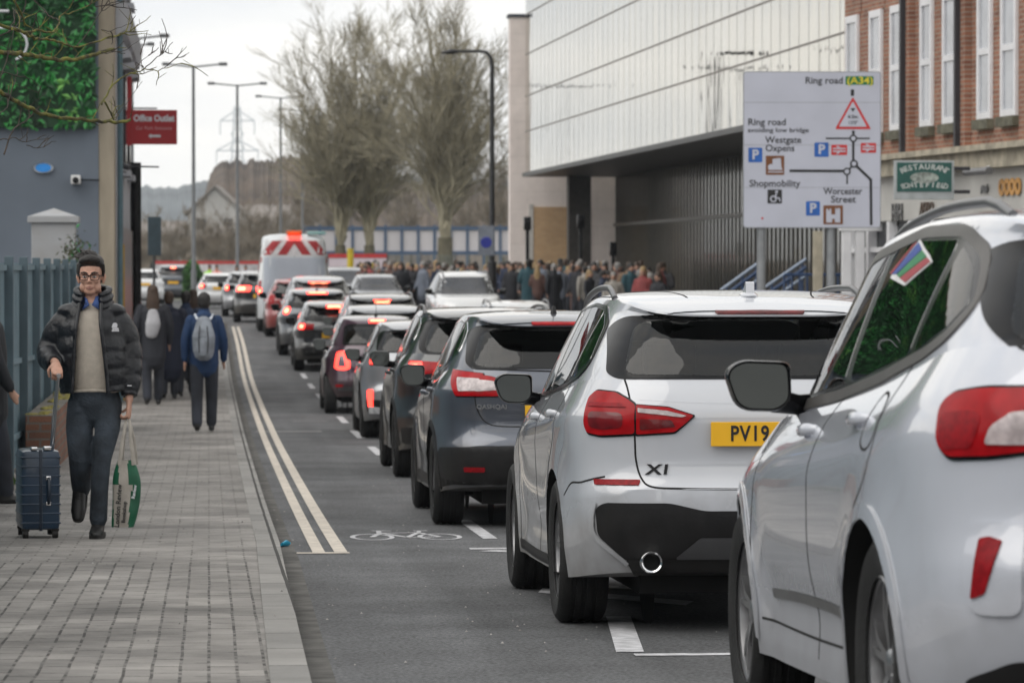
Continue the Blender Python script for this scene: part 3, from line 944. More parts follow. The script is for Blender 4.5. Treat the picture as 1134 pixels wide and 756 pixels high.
# ---- white compact crossover (rear view in focus)
X = dict(L=4.45, W=1.82, yc=1.9, r=.345, ax=(.93, 3.60), arch=.385, archz=.005, tw=.235, tin=.012, wr=.615, flare=.02,
    zlow=[(0, .30), (.30, .26), (.6, .235), (3.9, .22), (4.45, .24)],
    zb=[(0, 1.165), (.35, 1.165), (.9, 1.125), (1.8, 1.075), (2.8, 1.03), (3.4, 1.0), (4.0, .94), (4.45, .78)],
    zr=[(.15, 1.46), (.30, 1.50), (.55, 1.548), (1.0, 1.586), (1.7, 1.60), (2.3, 1.575), (2.9, 1.50), (3.2, 1.43)],
    w=[(.2, .845), (.32, .87), (.48, .885), (.62, .888), (.80, .892), (.93, .897), (1.0, .892), (1.08, .86), (1.18, .812)],
    yr=[(.2, .16), (.31, .09), (.42, .03), (.55, .0), (.66, .0), (.70, .035), (.78, .055), (.90, .05), (1.0, .045), (1.06, .065), (1.12, .095), (1.17, .13)],
    yf=[(0, 4.33), (.35, 4.45), (.7, 4.42), (1, 4.22)],
    gr=[(0, .14), (.3, .20), (.6, .285), (.78, .35), (.83, .345), (.88, .25), (.92, .235), (.96, .27), (1.0, .40)],
    gf=[(0, 3.42), (.5, 3.08), (.9, 2.80), (1.0, 2.70)], crease=(1.0, -.012, .006), tuck=.02, nr=6.5, gnr=5.5,
    dlo=[(.60, 1.235), (.74, 1.175), (1.30, 1.12), (2.2, 1.075), (3.28, 1.045), (3.10, 1.165), (2.75, 1.40), (2.35, 1.50), (1.5, 1.525), (1.0, 1.505), (.72, 1.42)],
    dlor=.07, dlotrim=GBLK, trimw=.014,
    panes=[[(.655, 1.255), (.90, 1.175), (1.02, 1.165), (.98, 1.48), (.78, 1.41)], [(1.07, 1.155), (1.93, 1.10), (1.98, 1.505), (1.5, 1.512), (1.03, 1.488)], [(2.05, 1.097), (3.18, 1.062), (3.02, 1.18), (2.72, 1.38), (2.36, 1.478), (2.06, 1.502)]],
    rear_black=[(-.705, 1.19), (-.66, 1.165), (.66, 1.165), (.705, 1.19), (.665, 1.40), (.60, 1.455), (.30, 1.475), (0, 1.48), (-.30, 1.475), (-.60, 1.455), (-.665, 1.40)],
    rear_glass=[(-.635, 1.185), (0, 1.175), (.635, 1.185), (.56, 1.42), (.3, 1.447), (0, 1.452), (-.3, 1.447), (-.56, 1.42)],
    wind=[(-.68, 1.03), (.68, 1.03), (.56, 1.46), (-.56, 1.46)],
    lamps=[],
    rail=(.60, .95, 3.0, .045), handles=[(1.18, .995), (2.17, .965)], mirror=(.94, 2.86, 1.10), msize=(.098, .078), fin=.62, mirmat=GBLK,
    plate=(.018, .915, 0.0),
    gaps=[([(-.640, 1.175), (-.625, 1.10), (-.605, .92), (-.598, .80), (-.575, .715), (-.53, .676), (-.40, .668), (-.2, .665), (0, .664)], 'B'),
          ([(1.00, 1.15), (.99, 1.0), (1.02, .85), (1.22, .70), (1.38, .45), (1.42, .28)], 'L'), ([(2.02, 1.09), (2.02, .9), (2.0, .28)], 'L'), ([(3.10, 1.03), (3.14, .8), (3.12, .28)], 'L'),
          ([(.14, .72), (.30, .69), (.45, .68), (.56, .62)], 'L'), ([(-.30, .56), (-.31, .7), (-.36, 1.0), (-.44, 1.3), (-.50, 1.6), (-.48, 2.3)], 'T')])
PW2 = paint_mat('pearl_white_paint', (.49, .51, .565), dirt=.42, rough=.2)
X['lamps'] = [
    ([(-.815, 1.085), (-.77, 1.118), (-.64, 1.108), (-.575, 1.078), (-.530, 1.050), (-.530, .908), (-.70, .900), (-.79, .912), (-.815, .96)], 35, .006, GBLK, .02),
    ([(-.807, 1.078), (-.765, 1.108), (-.645, 1.10), (-.58, 1.07), (-.536, 1.043), (-.536, .918), (-.70, .910), (-.785, .922), (-.807, .96)], 35, .014, REDL, .015),
    ([(-.79, 1.055), (-.60, 1.050), (-.575, 1.032), (-.79, 1.036)], 35, .019, REDR, .005),
    ([(-.775, 1.015), (-.585, 1.01), (-.585, .945), (-.70, .935), (-.77, .95)], 35, .017, REDD, .03),
    ([(-.603, 1.052), (-.45, 1.040), (-.325, 1.0), (-.355, .972), (-.42, .917), (-.603, .906)], 'B', .006, GBLK, .012),
    ([(-.596, 1.045), (-.45, 1.033), (-.337, .999), (-.36, .977), (-.424, .926), (-.596, .915)], 'B', .014, REDL, .01),
    ([(-.588, 1.030), (-.46, 1.019), (-.37, .998), (-.39, .992), (-.588, 1.012)], 'B', .018, CLRL, .004),
    ([(-.58, .985), (-.44, .98), (-.42, .95), (-.58, .935)], 'B', .017, REDD, .01),
]
X['trimc'] = [
    ('bumper_insert', [(-.775, .575), (-.74, .602), (-.45, .602), (-.29, .565), (.29, .565), (.45, .602), (.74, .602), (.775, .575), (.765, .45), (.64, .335), (.0, .33), (-.64, .335), (-.765, .45)], 'B', .004, BLK, .03),
    ('skid_plate', [(-.42, .352), (-.31, .445), (.31, .445), (.42, .352)], 'B', .022, SATIN, .012),
    ('skid_plate', [(-.17, .36), (-.12, .41), (.12, .41), (.17, .36)], 'B', .030, SATIN, .012),
    ('lower_valance', [(-.64, .345), (.64, .345), (.60, .275), (-.60, .275)], 'B', .012, BLK, .01),
]
X['centre'] = [([(-.21, 1.473), (.21, 1.473), (.20, 1.463), (-.20, 1.463)], 'B', .012, REDD, .003)]
X['trim'] = [('rear_reflector', [(-.80, .708), (-.575, .706), (-.58, .682), (-.795, .682)], 15, .007, REDR, .004)]
X['lines'] = [
    ('bumper_lip', [(-.775, .60), (-.785, .52), (-.765, .44), (-.63, .322)], .016, 'B', .014, None, True),
    ('sill_trim', [(1.36, .27), (2.2, .262), (3.15, .27)], .05, 'L', .004, BLK, False),
    ('tailgate_crease', [(-.58, 1.075), (-.3, 1.06), (0, 1.056)], .008, 'B', .001, None, True),
]
def fix_none(S, m):
    for k in ('lines',):
        if S.get(k): S[k] = [tuple(m if e is None else e for e in q) for q in S[k]]
    return S

K = dict(L=4.61, W=1.88, yc=1.95, r=.362, ax=(.975, 3.685), arch=.405, archz=.005, tw=.225, tin=.03, wr=.63, flare=.022,
    zlow=[(0, .32), (.30, .28), (.6, .25), (3.9, .24), (4.61, .25)],
    zb=[(0, 1.235), (.40, 1.24), (.9, 1.185), (1.8, 1.115), (2.8, 1.06), (3.5, 1.03), (4.1, .97), (4.61, .80)],
    zr=[(.12, 1.52), (.28, 1.565), (.55, 1.612), (1.0, 1.648), (1.7, 1.665), (2.3, 1.645), (2.9, 1.57), (3.3, 1.47)],
    w=[(.2, .865), (.34, .895), (.50, .915), (.66, .922), (.84, .926), (.98, .925), (1.07, .905), (1.15, .865), (1.235, .81)],
    yr=[(.2, .17), (.33, .10), (.45, .03), (.58, .0), (.68, .0), (.74, .03), (.82, .045), (.95, .04), (1.06, .03), (1.13, .05), (1.2, .10), (1.24, .135)],
    yf=[(0, 4.48), (.35, 4.61), (.7, 4.58), (1, 4.36)],
    gr=[(0, .15), (.3, .22), (.6, .31), (.76, .365), (.82, .35), (.87, .23), (.92, .20), (.96, .24), (1.0, .38)],
    gf=[(0, 3.60), (.5, 3.22), (.9, 2.90), (1.0, 2.78)], crease=(1.085, -.02, .006), tuck=.03, nr=6.0, gnr=5.0,
    dlo=[(.56, 1.36), (.66, 1.275), (.86, 1.225), (1.4, 1.165), (2.2, 1.11), (3.42, 1.065), (3.24, 1.19), (2.85, 1.43), (2.45, 1.55), (1.6, 1.595), (1.0, 1.575), (.70, 1.50)],
    dlor=.09, dlotrim=pmat('pewter_trim', (.09, .085, .08), rough=.4, metal=.5, var=.1), trimw=.035,
    panes=[[(.62, 1.36), (.70, 1.30), (.98, 1.235), (1.00, 1.25), (.96, 1.53), (.75, 1.465)], [(1.07, 1.225), (1.96, 1.155), (2.02, 1.17), (2.02, 1.56), (1.6, 1.568), (1.04, 1.548)], [(2.13, 1.15), (3.32, 1.092), (3.16, 1.20), (2.83, 1.41), (2.45, 1.52), (2.12, 1.55)]],
    rear_black=[(-.70, 1.30), (-.655, 1.22), (.655, 1.22), (.70, 1.30), (.665, 1.48), (.60, 1.53), (0, 1.555), (-.60, 1.53), (-.665, 1.48)],
    rear_glass=[(-.66, 1.25), (0, 1.235), (.66, 1.25), (.58, 1.50), (0, 1.525), (-.58, 1.50)],
    wind=[(-.70, 1.08), (.70, 1.08), (.58, 1.54), (-.58, 1.54)],
    rail=(.565, .72, 3.1, .034), handles=[(1.33, 1.045), (2.36, 1.005)], mirror=(.955, 2.92, 1.146), msize=(.105, .083), fin=.8, mirmat=GBLK,
    plate=(.03, .88, 0.0),
    lamps=[([(-.862, 1.085), (-.82, 1.122), (-.70, 1.135), (-.50, 1.135), (-.50, .965), (-.66, .945), (-.81, .940), (-.862, .985)], 40, .006, GBLK, .03),
           ([(-.852, 1.08), (-.815, 1.112), (-.70, 1.124), (-.505, 1.124), (-.505, .975), (-.66, .956), (-.805, .952), (-.852, .99)], 40, .015, REDL, .025),
           ([(-.675, .985), (-.655, 1.03), (-.60, 1.065), (-.52, 1.07), (-.52, .985)], 40, .020, CLRL, .015),
           ([(-.835, 1.06), (-.72, 1.07), (-.685, 1.055), (-.715, .975), (-.82, .97), (-.838, 1.0)], 40, .018, REDR, .02)],
    centre=[([(-.2, 1.545), (.2, 1.545), (.19, 1.53), (-.19, 1.53)], 'B', .012, REDD, .003)],
    trim=[('rear_reflector', [(-.785, .585), (-.745, .60), (-.70, .735), (-.735, .745), (-.765, .74)], 25, .016, REDR, .008),
          ('reflector_surround', [(-.645, .545), (-.785, .545), (-.815, .64), (-.80, .785), (-.645, .785)], 25, .010, PW2, .04)],
    trimc=[('bumper_insert', [(-.80, .37), (-.70, .425), (.70, .425), (.80, .37), (.78, .33), (-.78, .33)], 'B', .006, BLK, .03)],
    clad=.045, cladmat=PW2,
    lines=[('sill_guard', [(1.47, .37), (1.55, .445), (1.72, .475), (2.4, .475), (3.0, .46)], .03, 'L', .008, pmat('sill_silver', (.16, .16, .16), rough=.4, metal=.5), True), ('tailgate_corner', [(-.54, 1.22), (-.525, 1.05), (-.51, .9), (-.50, .78), (-.44, .735), (-.2, .73), (0, .73)], .005, 'B', .0012, UNDER, True)],
    gaps=[([(.98, 1.22), (.97, 1.05), (1.0, .9), (1.22, .74), (1.42, .50), (1.46, .32)], 'L'), ([(1.46, .365), (2.2, .36), (3.2, .365)], 'L'), ([(2.08, 1.13), (2.1, .9), (2.08, .3)], 'L'), ([(3.28, 1.05), (3.32, .8), (3.26, .3)], 'L'),
          ([(1.00, 1.075), (1.06, 1.11), (1.19, 1.11), (1.20, .985), (1.07, .96), (1.0, 1.0), (1.00, 1.075)], 'L')],
    )

Q = dict(L=4.377, W=1.806, yc=1.85, r=.345, ax=(.84, 3.486), arch=.385, archz=.005, tw=.225, tin=.012, wr=.60, flare=.024,
    zlow=[(0, .32), (.30, .28), (.6, .25), (3.8, .23), (4.377, .24)],
    zb=[(0, 1.15), (.35, 1.16), (.9, 1.13), (1.8, 1.075), (2.8, 1.03), (3.4, 1.0), (4.0, .93), (4.377, .78)],
    zr=[(.10, 1.47), (.25, 1.515), (.5, 1.555), (1.0, 1.585), (1.7, 1.595), (2.3, 1.57), (2.9, 1.49), (3.2, 1.42)],
    w=[(.2, .84), (.32, .865), (.48, .88), (.62, .885), (.80, .885), (.93, .89), (1.0, .885), (1.08, .85), (1.16, .79)],
    yr=[(.2, .15), (.31, .08), (.42, .02), (.55, .0), (.60, .0), (.66, .05), (.78, .075), (.90, .06), (1.0, .055), (1.06, .08), (1.12, .125), (1.17, .16)],
    yf=[(0, 4.26), (.35, 4.377), (.7, 4.34), (1, 4.14)],
    gr=[(0, .17), (.3, .24), (.6, .33), (.78, .39), (.83, .36), (.88, .20), (.92, .17), (.96, .21), (1.0, .34)],
    gf=[(0, 3.38), (.5, 3.02), (.9, 2.74), (1.0, 2.64)], crease=(1.0, -.015, .008), tuck=.02, nr=6.0, gnr=5.0,
    dlo=[(.62, 1.29), (.80, 1.18), (1.30, 1.12), (2.2, 1.075), (3.24, 1.045), (3.06, 1.165), (2.70, 1.39), (2.3, 1.49), (1.5, 1.52), (1.0, 1.50), (.74, 1.42)],
    dlor=.05, dlotrim=CHROME, trimw=.016,
    panes=[[(.68, 1.29), (.85, 1.195), (.98, 1.175), (.95, 1.475), (.78, 1.40)], [(1.05, 1.165), (1.90, 1.10), (1.95, 1.50), (1.5, 1.505), (1.02, 1.485)], [(2.02, 1.097), (3.14, 1.062), (2.98, 1.18), (2.68, 1.37), (2.30, 1.468), (2.03, 1.494)]],
    rear_black=[(-.67, 1.20), (-.63, 1.155), (0, 1.135), (.63, 1.155), (.67, 1.20), (.63, 1.43), (.56, 1.475), (0, 1.50), (-.56, 1.475), (-.63, 1.43)],
    rear_glass=[(-.62, 1.20), (-.55, 1.17), (0, 1.155), (.55, 1.17), (.62, 1.20), (.54, 1.42), (0, 1.455), (-.54, 1.42)],
    wind=[(-.66, 1.03), (.66, 1.03), (.54, 1.45), (-.54, 1.45)],
    handles=[(1.10, 1.0), (2.08, .965)], mirror=(.935, 2.80, 1.085), msize=(.098, .085), mast=.62, mastl=.34,
    plate=(.035, .84, 0.0), handlemat=None, mirmat=GBLK,
    lamps=[([(-.86, 1.155), (-.80, 1.15), (-.53, 1.125), (-.53, .955), (-.72, .955), (-.80, 1.05)], 35, .006, GBLK, .01),
           ([(-.852, 1.15), (-.80, 1.142), (-.537, 1.118), (-.537, .963), (-.715, .963), (-.79, 1.05)], 35, .015, REDL, .008),
           ([(-.74, 1.09), (-.545, 1.08), (-.545, 1.0), (-.69, .995)], 35, .019, CLRL, .015),
           ([(-.632, 1.122), (-.50, 1.105), (-.33, 1.05), (-.40, .98), (-.46, .955), (-.632, .955)], 'B', .006, GBLK, .01),
           ([(-.625, 1.115), (-.50, 1.098), (-.345, 1.048), (-.405, .987), (-.46, .963), (-.625, .963)], 'B', .015, REDL, .008),
           ([(-.618, 1.075), (-.50, 1.065), (-.41, 1.04), (-.45, 1.005), (-.618, .995)], 'B', .019, CLRL, .01)],
    centre=[([(-.20, 1.492), (.20, 1.492), (.19, 1.475), (-.19, 1.475)], 'B', .012, REDL, .003)],
    trim=[('rear_reflector', [(-.70, .448), (-.54, .448), (-.545, .415), (-.695, .415)], 15, .012, REDR, .008)],
    trimc=[('lower_bumper', [(-.86, .585), (-.60, .60), (.60, .60), (.86, .585), (.85, .36), (.6, .325), (-.6, .325), (-.85, .36)], 'B', .004, BLK, .02)],
    clad=.045,
    lines=[('lower_bumper', [(.03, .45), (.25, .45), (.46, .42)], .26, 'L', .004, BLK, False), ('sill_trim', [(1.24, .30), (2.2, .30), (3.05, .30)], .08, 'L', .004, BLK, False)],
    gaps=[([(-.628, 1.14), (-.622, 1.05), (-.618, .93), (-.60, .86), (-.55, .78), (-.45, .745), (-.2, .74), (0, .74)], 'B'),
          ([(.96, 1.17), (.95, 1.0), (.98, .85), (1.18, .70), (1.32, .45), (1.36, .28)], 'L'), ([(1.98, 1.09), (1.98, .9), (1.96, .28)], 'L'), ([(3.04, 1.03), (3.08, .8), (3.05, .28)], 'L')])

def scaled(B, L, W, H, **over):
    """another car of the same layout with its own size"""
    H0 = max(p[1] for p in B['zr']); sx, sy, sz = W / B['W'], L / B['L'], H / H0
    S = dict(B); S.update(L=L, W=W)
    sc2 = lambda pts, a, b: [(p[0] * a, p[1] * b) for p in pts]
    for k in ('zlow', 'zb', 'zr'): S[k] = sc2(B[k], sy, sz)
    S['w'] = sc2(B['w'], sz, sx); S['yr'] = sc2(B['yr'], sz, 1)
    for k in ('yf', 'gf'): S[k] = sc2(B[k], 1, sy)
    S['gr'] = sc2(B['gr'], 1, 1)
    S['wr'] = B['wr'] * sx; S['yc'] = B['yc'] * sy; S['ax'] = tuple(a * sy for a in B['ax'])
    S['dlo'] = sc2(B['dlo'], sy, sz); S['panes'] = [sc2(p, sy, sz) for p in B['panes']]
    for k in ('rear_black', 'rear_glass', 'wind'): S[k] = sc2(B[k], sx, sz)
    S['mirror'] = (B['mirror'][0] * sx, B['mirror'][1] * sy, B['mirror'][2] * sz)
    if B.get('plate'): S['plate'] = (B['plate'][0], B['plate'][1] * sz, 0)
    S['handles'] = sc2(B['handles'], sy, sz)
    if B.get('crease'): S['crease'] = (B['crease'][0] * sz, B['crease'][1], B['crease'][2])
    S['gaps'] = []
    for k in ('trim', 'trimc', 'lines', 'lamps', 'centre'): S[k] = []
    S.update(over)
    return S
def glow_bar(z, w=.17):   # high level brake light
    return [([(-w, z + .018), (w, z + .018), (w, z - .018), (-w, z - .018)], 'B', .02, LIT, .008), ([(-w * .8, z + .008), (w * .8, z + .008), (w * .8, z - .008), (-w * .8, z - .008)], 'B', .024, LITS, .004)]
def lamp_box(x0, x1, z0, z1, inner=True, lit=True):
    """a rear lamp with a lit core at the outer end"""
    m = REDL; o = [([(x0, z1), (x1, z1 - .02), (x1, z0 + .02), (x0 + .03, z0)], 25, .012, m, .02)]
    if lit:
        w = min(abs(x1 - x0) * .5, .15); c = x0 + w * .62 + .02; h = (z1 - z0) * .36; zc = (z0 + z1) / 2
        o += [([(c - w * .5, zc - h), (c + w * .5, zc - h), (c + w * .5, zc + h), (c - w * .5, zc + h)], 25, .02, LIT, .03),
              ([(c - w * .25, zc - h * .5), (c + w * .25, zc - h * .5), (c + w * .25, zc + h * .5), (c - w * .25, zc + h * .5)], 25, .024, LITS, .015)]
    return o

PW = paint_mat('white_paint', (.48, .495, .53), dirt=.74, rough=.2)
PGREY = paint_mat('gunmetal_paint', (.085, .095, .12), metal=.55, rough=.32, dirt=.7)
PDARK = paint_mat('black_paint', (.012, .014, .018), metal=.2, rough=.3, dirt=.6)
PSILV = paint_mat('silver_paint', (.30, .31, .33), metal=.6, rough=.35, dirt=.6)
PPURP = paint_mat('plum_paint', (.045, .014, .032), metal=.3, rough=.3, dirt=.5)
PRED = paint_mat('red_paint', (.25, .012, .014), rough=.3, dirt=.5)
PSLATE = paint_mat('slate_paint', (.05, .06, .075), metal=.5, rough=.32, dirt=.6)
PWHF = paint_mat('plain_white_paint', (.66, .67, .68), dirt=.4)
QG = 'cars queueing nose to tail in the traffic lane'
fix_none(X, PW); fix_none(K, PW2)

kuga, ksurf = build_car('white_car', 'nearest pearl white crossover, cropped by the right edge, flag reflection painted on its side window', 'car', K, PW2, (2.765, 9.62), group=QG)
x1, xsurf = build_car('white_car', 'dirty white crossover with yellow plate PV19 and angular red tail lights', 'car', X, PW, (2.545, 17.35), group=QG, plate='PV19 EJO')
qq, qsurf = build_car('grey_car', 'gunmetal grey crossover with boomerang red and clear tail lights and black lower bumper', 'car', Q, PGREY, (2.545, 27.66), group=QG, plate='KR65')
# exhaust, badges
b = MB(); b.lathe([(.040, .10), (.040, 0), (.047, -.006), (.052, 0), (.052, .12)], 28, 'y'); b.mi = 1; b.lathe([(.001, .06), (.041, .06)], 28, 'y')
ex = b.build('exhaust_tip', [CHROME, UNDER], x1, 40); ex.location = (-.535, .0, .335)
b = MB(); b.lathe([(.001, -.004), (.014, -.004), (.016, .0)], 20, 'y'); o = b.build('parking_sensor', PW, x1); o.location = (-.20, .010, .625)
def badge(surf, root, name, txt, size, x, z, m, xs=1.0, bold=.0, shear=0):
    me = text_mesh(txt, size, .004, bold=bold, xs=xs)
    if shear: me.transform(Matrix(((1, shear, 0, 0), (0, 1, 0, 0), (0, 0, 1, 0), (0, 0, 0, 1))))
    p, n = surf.lay(Vector((x, -8, z)), Vector((0, 1, 0)), .003)
    o = link(name, me, m, root)
    yy = Vector((0, 0, 1)); yy = (yy - n * yy.dot(n)).normalized(); xx = yy.cross(n)
    o.matrix_local = Matrix(((xx.x, yy.x, n.x, p.x), (xx.y, yy.y, n.y, p.y), (xx.z, yy.z, n.z, p.z), (0, 0, 0, 1)))
    return o
badge(xsurf, x1, 'model_badge', 'X1', .062, -.495, .752, GBLK, 1.45, .002, .15)
badge(qsurf, qq, 'model_badge', 'QASHQAI', .046, -.50, .885, CHROME, 1.1, .001)
# reflected flag, painted as colour bands on the big crossover's rear side window
def reflection_band(poly, m, off, nm): return geo_obj(nm, [patch_geo(ksurf, poly, 'L', off, .03, .002)], [m], kuga)
SB, SG, SR2, SWH = pmat('reflection_blue', (.015, .05, .25), var=.1), pmat('reflection_green', (.01, .17, .06), var=.1), pmat('reflection_red', (.28, .02, .03), var=.1), pmat('reflection_white', (.6, .6, .6))
reflection_band([(1.64, 1.574), (1.90, 1.478), (1.91, 1.468), (1.57, 1.434), (1.27, 1.494), (1.36, 1.517), (1.50, 1.544)], SWH, .0062, 'painted_flag_reflection')
reflection_band([(1.66, 1.568), (1.72, 1.560), (1.94, 1.482), (1.90, 1.479)], SR2, .0084, 'painted_flag_reflection')
reflection_band([(1.63, 1.564), (1.52, 1.539), (1.80, 1.476), (1.89, 1.478)], SB, .0084, 'painted_flag_reflection')
reflection_band([(1.51, 1.536), (1.385, 1.513), (1.715, 1.462), (1.79, 1.473)], SG, .0084, 'painted_flag_reflection')
reflection_band([(1.375, 1.510), (1.29, 1.496), (1.57, 1.443), (1.705, 1.460)], SR2, .0084, 'painted_flag_reflection')
# ============================================================ SETTING
ASPH = None
def asphalt(name, base, wear):
    m = pmat(name, (base, base * 1.02, base * 1.06), rough=.82, var=.22, scale=.9, bump=.55, bscale=90, detail=8, spec=.35)
    n, l = m.node_tree.nodes, m.node_tree.links; b = n['Principled BSDF']
    src = b.inputs['Base Color'].links[0].from_socket
    tc = n.new('ShaderNodeTexCoord')
    v = n.new('ShaderNodeTexVoronoi'); v.inputs['Scale'].default_value = 55; l.new(tc.outputs['Object'], v.inputs['Vector'])
    mr = n.new('ShaderNodeMapRange'); mr.inputs['To Min'].default_value = 1.55; mr.inputs['To Max'].default_value = .55; mr.inputs['From Max'].default_value = .8
    l.new(v.outputs['Distance'], mr.inputs['Value'])
    mu = n.new('ShaderNodeMix'); mu.data_type = 'RGBA'; mu.blend_type = 'MULTIPLY'; mu.inputs[0].default_value = wear
    l.new(src, mu.inputs[6]); l.new(mr.outputs[0], mu.inputs[7])
    # long wheel-track streaks and stains
    mp = n.new('ShaderNodeMapping'); mp.inputs['Scale'].default_value = (1.6, .06, 1); l.new(tc.outputs['Object'], mp.inputs['Vector'])
    nz = n.new('ShaderNodeTexNoise'); nz.inputs['Scale'].default_value = 1.3; nz.inputs['Detail'].default_value = 5; l.new(mp.outputs[0], nz.inputs['Vector'])
    m2 = n.new('ShaderNodeMapRange'); m2.inputs['From Min'].default_value = .35; m2.inputs['From Max'].default_value = .7; m2.inputs['To Min'].default_value = .82; m2.inputs['To Max'].default_value = 1.22
    l.new(nz.outputs['Fac'], m2.inputs['Value'])
    m3 = n.new('ShaderNodeMix'); m3.data_type = 'RGBA'; m3.blend_type = 'MULTIPLY'; m3.inputs[0].default_value = 1
    l.new(mu.outputs[2], m3.inputs[6]); l.new(m2.outputs[0], m3.inputs[7])
    l.new(m3.outputs[2], b.inputs['Base Color'])
    return m
ASPH = asphalt('asphalt', .100, 1.0)
PAVE = brickmat('block_paving', (.285, .27, .252), (.21, .198, .186), (.070, .064, .058), .205, .105, .0060, (0, 0, 0), .5, .85, .8, .60, scale2=.9, breakup=1.0)
PAVE2 = brickmat('block_paving_stack', (.28, .265, .247), (.20, .189, .177), (.048, .044, .040), .205, .105, .0062, (0, 0, R(90)), 0.5, .85, .9, .55, scale2=1.1, yscale=.6, wobble=.006, breakup=.8)
KERB = brickmat('kerb_stone', (.27, .26, .245), (.21, .205, .195), (.035, .033, .03), .9, .40, .010, (0, 0, R(90)), 0.0, .85, .5, .35)
STONEP = pmat('plaza_paving', (.20, .195, .19), rough=.8, var=.2, scale=1.5, bump=.2)
EARTH = pmat('earth_and_grass', (.075, .08, .045), rough=.95, var=.4, scale=.15, detail=8)
CREAM = pmat('worn_line_paint', (.50, .45, .385), rough=.7, var=.16, scale=9, detail=8, bump=.2, bscale=70)
WHITEL = pmat('worn_white_paint', (.44, .44, .455), rough=.7, var=.28, scale=14, detail=8, bump=.3, bscale=70)
def ystops(a, b):
    out = [a]
    y = a
    while y < b - 1e-6:
        y = min(b, y + (1.2 if y < 60 else 2.0 if y < 150 else 12 if y < 400 else 150)); out.append(y)
    return out
def kx(y): return -.0075 * max(0, 24 - max(y, 4))
def sheet(name, x0, x1, y0, y1, dz, m, kind='structure', nx=1, side=False, wave=0.0, label=None):
    ys = ystops(y0, y1); V = []; F = []
    for y in ys:
        for i in range(nx + 1):
            x = x0 + (x1 - x0) * i / nx
            w = wave * (noise.noise(Vector((x * 1.1, y * .45, 0))) + .5 * noise.noise(Vector((x * 2.7, y * 1.3, 4)))) if wave else 0
            V.append((x + (kx(y) if .2 < x < .5 and name != 'road' else 0), y, gz(y) + dz + w))
    k = nx + 1
    for j in range(len(ys) - 1):
        for i in range(nx): F.append((j * k + i, j * k + i + 1, (j + 1) * k + i + 1, (j + 1) * k + i))
    if side:
        b0 = len(V)
        for j, y in enumerate(ys):
            o_ = kx(y) if .2 < x0 < .5 else 0; V.append((x0 + o_, y, gz(y) - .06)); V.append((x1 + o_, y, gz(y) - .06))
        for j in range(len(ys) - 1):
            F.append((j * k, (j + 1) * k, b0 + 2 * j + 2, b0 + 2 * j)); F.append((j * k + nx, b0 + 2 * j + 1, b0 + 2 * j + 3, (j + 1) * k + nx))
    o = pydata(name, V, F, m, None, 60)
    return tag(o, kind=kind)
sheet('ground', -900, 900, -200, 3000, -.06, EARTH, nx=2)
sheet('road', .12, 8.62, -150, 121, 0, ASPH, nx=10)
sheet('junction_road', -60, 90, 121, 200, 0, ASPH, nx=4)
sheet('pavement', -1.95, .30, -150, 21.95, .10, PAVE2, nx=14, wave=.010)
sheet('pavement', -1.95, .30, 21.95, 118, .10, PAVE, nx=14, wave=.008)
sheet('kerb', .295, .44, -150, 118, .105, KERB, nx=1, side=True)
sheet('kerb', 8.60, 8.75, -150, 104, .11, KERB, nx=1, side=True)
sheet('right_pavement', 8.75, 22, -150, 121, .105, STONEP, nx=2)
sheet('side_yard', -30, -1.95, -150, 118, .06, pmat('yard_tarmac', (.07, .07, .068), rough=.9, var=.3, scale=2), nx=2)
sheet('path', -2.2, -1.82, 26, 37.5, .125, pmat('concrete_edge', (.19, .185, .175), rough=.9, var=.2, scale=4, bump=.2), side=True)
GR = pmat('grass_blades', (.06, .11, .022), rough=.8, var=.4, scale=3)
def grass(name, x0, x1, y0, y1, dz, n, h, seed=1):
    rnd = random.Random(seed); V = []; F = []
    for i in range(n):
        x, y = rnd.uniform(x0, x1), rnd.uniform(y0, y1); z = gz(y) + dz; a = rnd.uniform(0, PI); hh = h * rnd.uniform(.4, 1.2); w = .008
        b = len(V); V += [(x - w * math.cos(a), y - w * math.sin(a), z), (x + w * math.cos(a), y + w * math.sin(a), z), (x + rnd.uniform(-.5, .5) * hh, y + rnd.uniform(-.5, .5) * hh, z + hh)]
        F.append((b, b + 1, b + 2))
    return tag(pydata(name, V, F, GR), kind='stuff', label='rough green grass along the foot of the blue-grey fence', cat='grass')
grass('grass', -1.98, -1.84, 34.8, 37.4, .12, 900, .10)
grass('grass', -1.74, -1.66, 30, 34, .12, 260, .05, 2)
# ---- markings
def mark(name, polys, m, dz=.004, parent=None):
    V = []; F = []
    for p in polys:
        # slice long marks so that they follow the dip in the street
        ys = [q[1] for q in p]; a, b = min(ys), max(ys); n = max(1, int((b - a) / 1.2))
        if n == 1 or len(p) != 4:
            k = len(V); V += [(x, y, gz(y) + dz) for x, y in p]; F.append(tuple(range(k, k + len(p))))
        else:
            for i in range(n + 1):
                t = i / n; l_ = Vector(p[0]).lerp(Vector(p[3]), t); r_ = Vector(p[1]).lerp(Vector(p[2]), t)
                o_ = kx(l_.y) if l_.x < .5 else 0; k = len(V); V += [(l_.x + o_, l_.y, gz(l_.y) + dz), (r_.x + o_, r_.y, gz(r_.y) + dz)]
                if i: F.append((k - 2, k - 1, k + 1, k))
    return tag(pydata(name, V, F, m, parent), kind='structure')
rect = lambda x0, x1, y0, y1: [(x0, y0), (x1, y0), (x1, y1), (x0, y1)]
mark('road_marking_double_line', [rect(.665, .745, 24.7, 112), rect(.805, .89, 24.7, 112)], CREAM)
mark('road_marking_line_end', [rect(.56, .90, 24.56, 24.69)], CREAM)
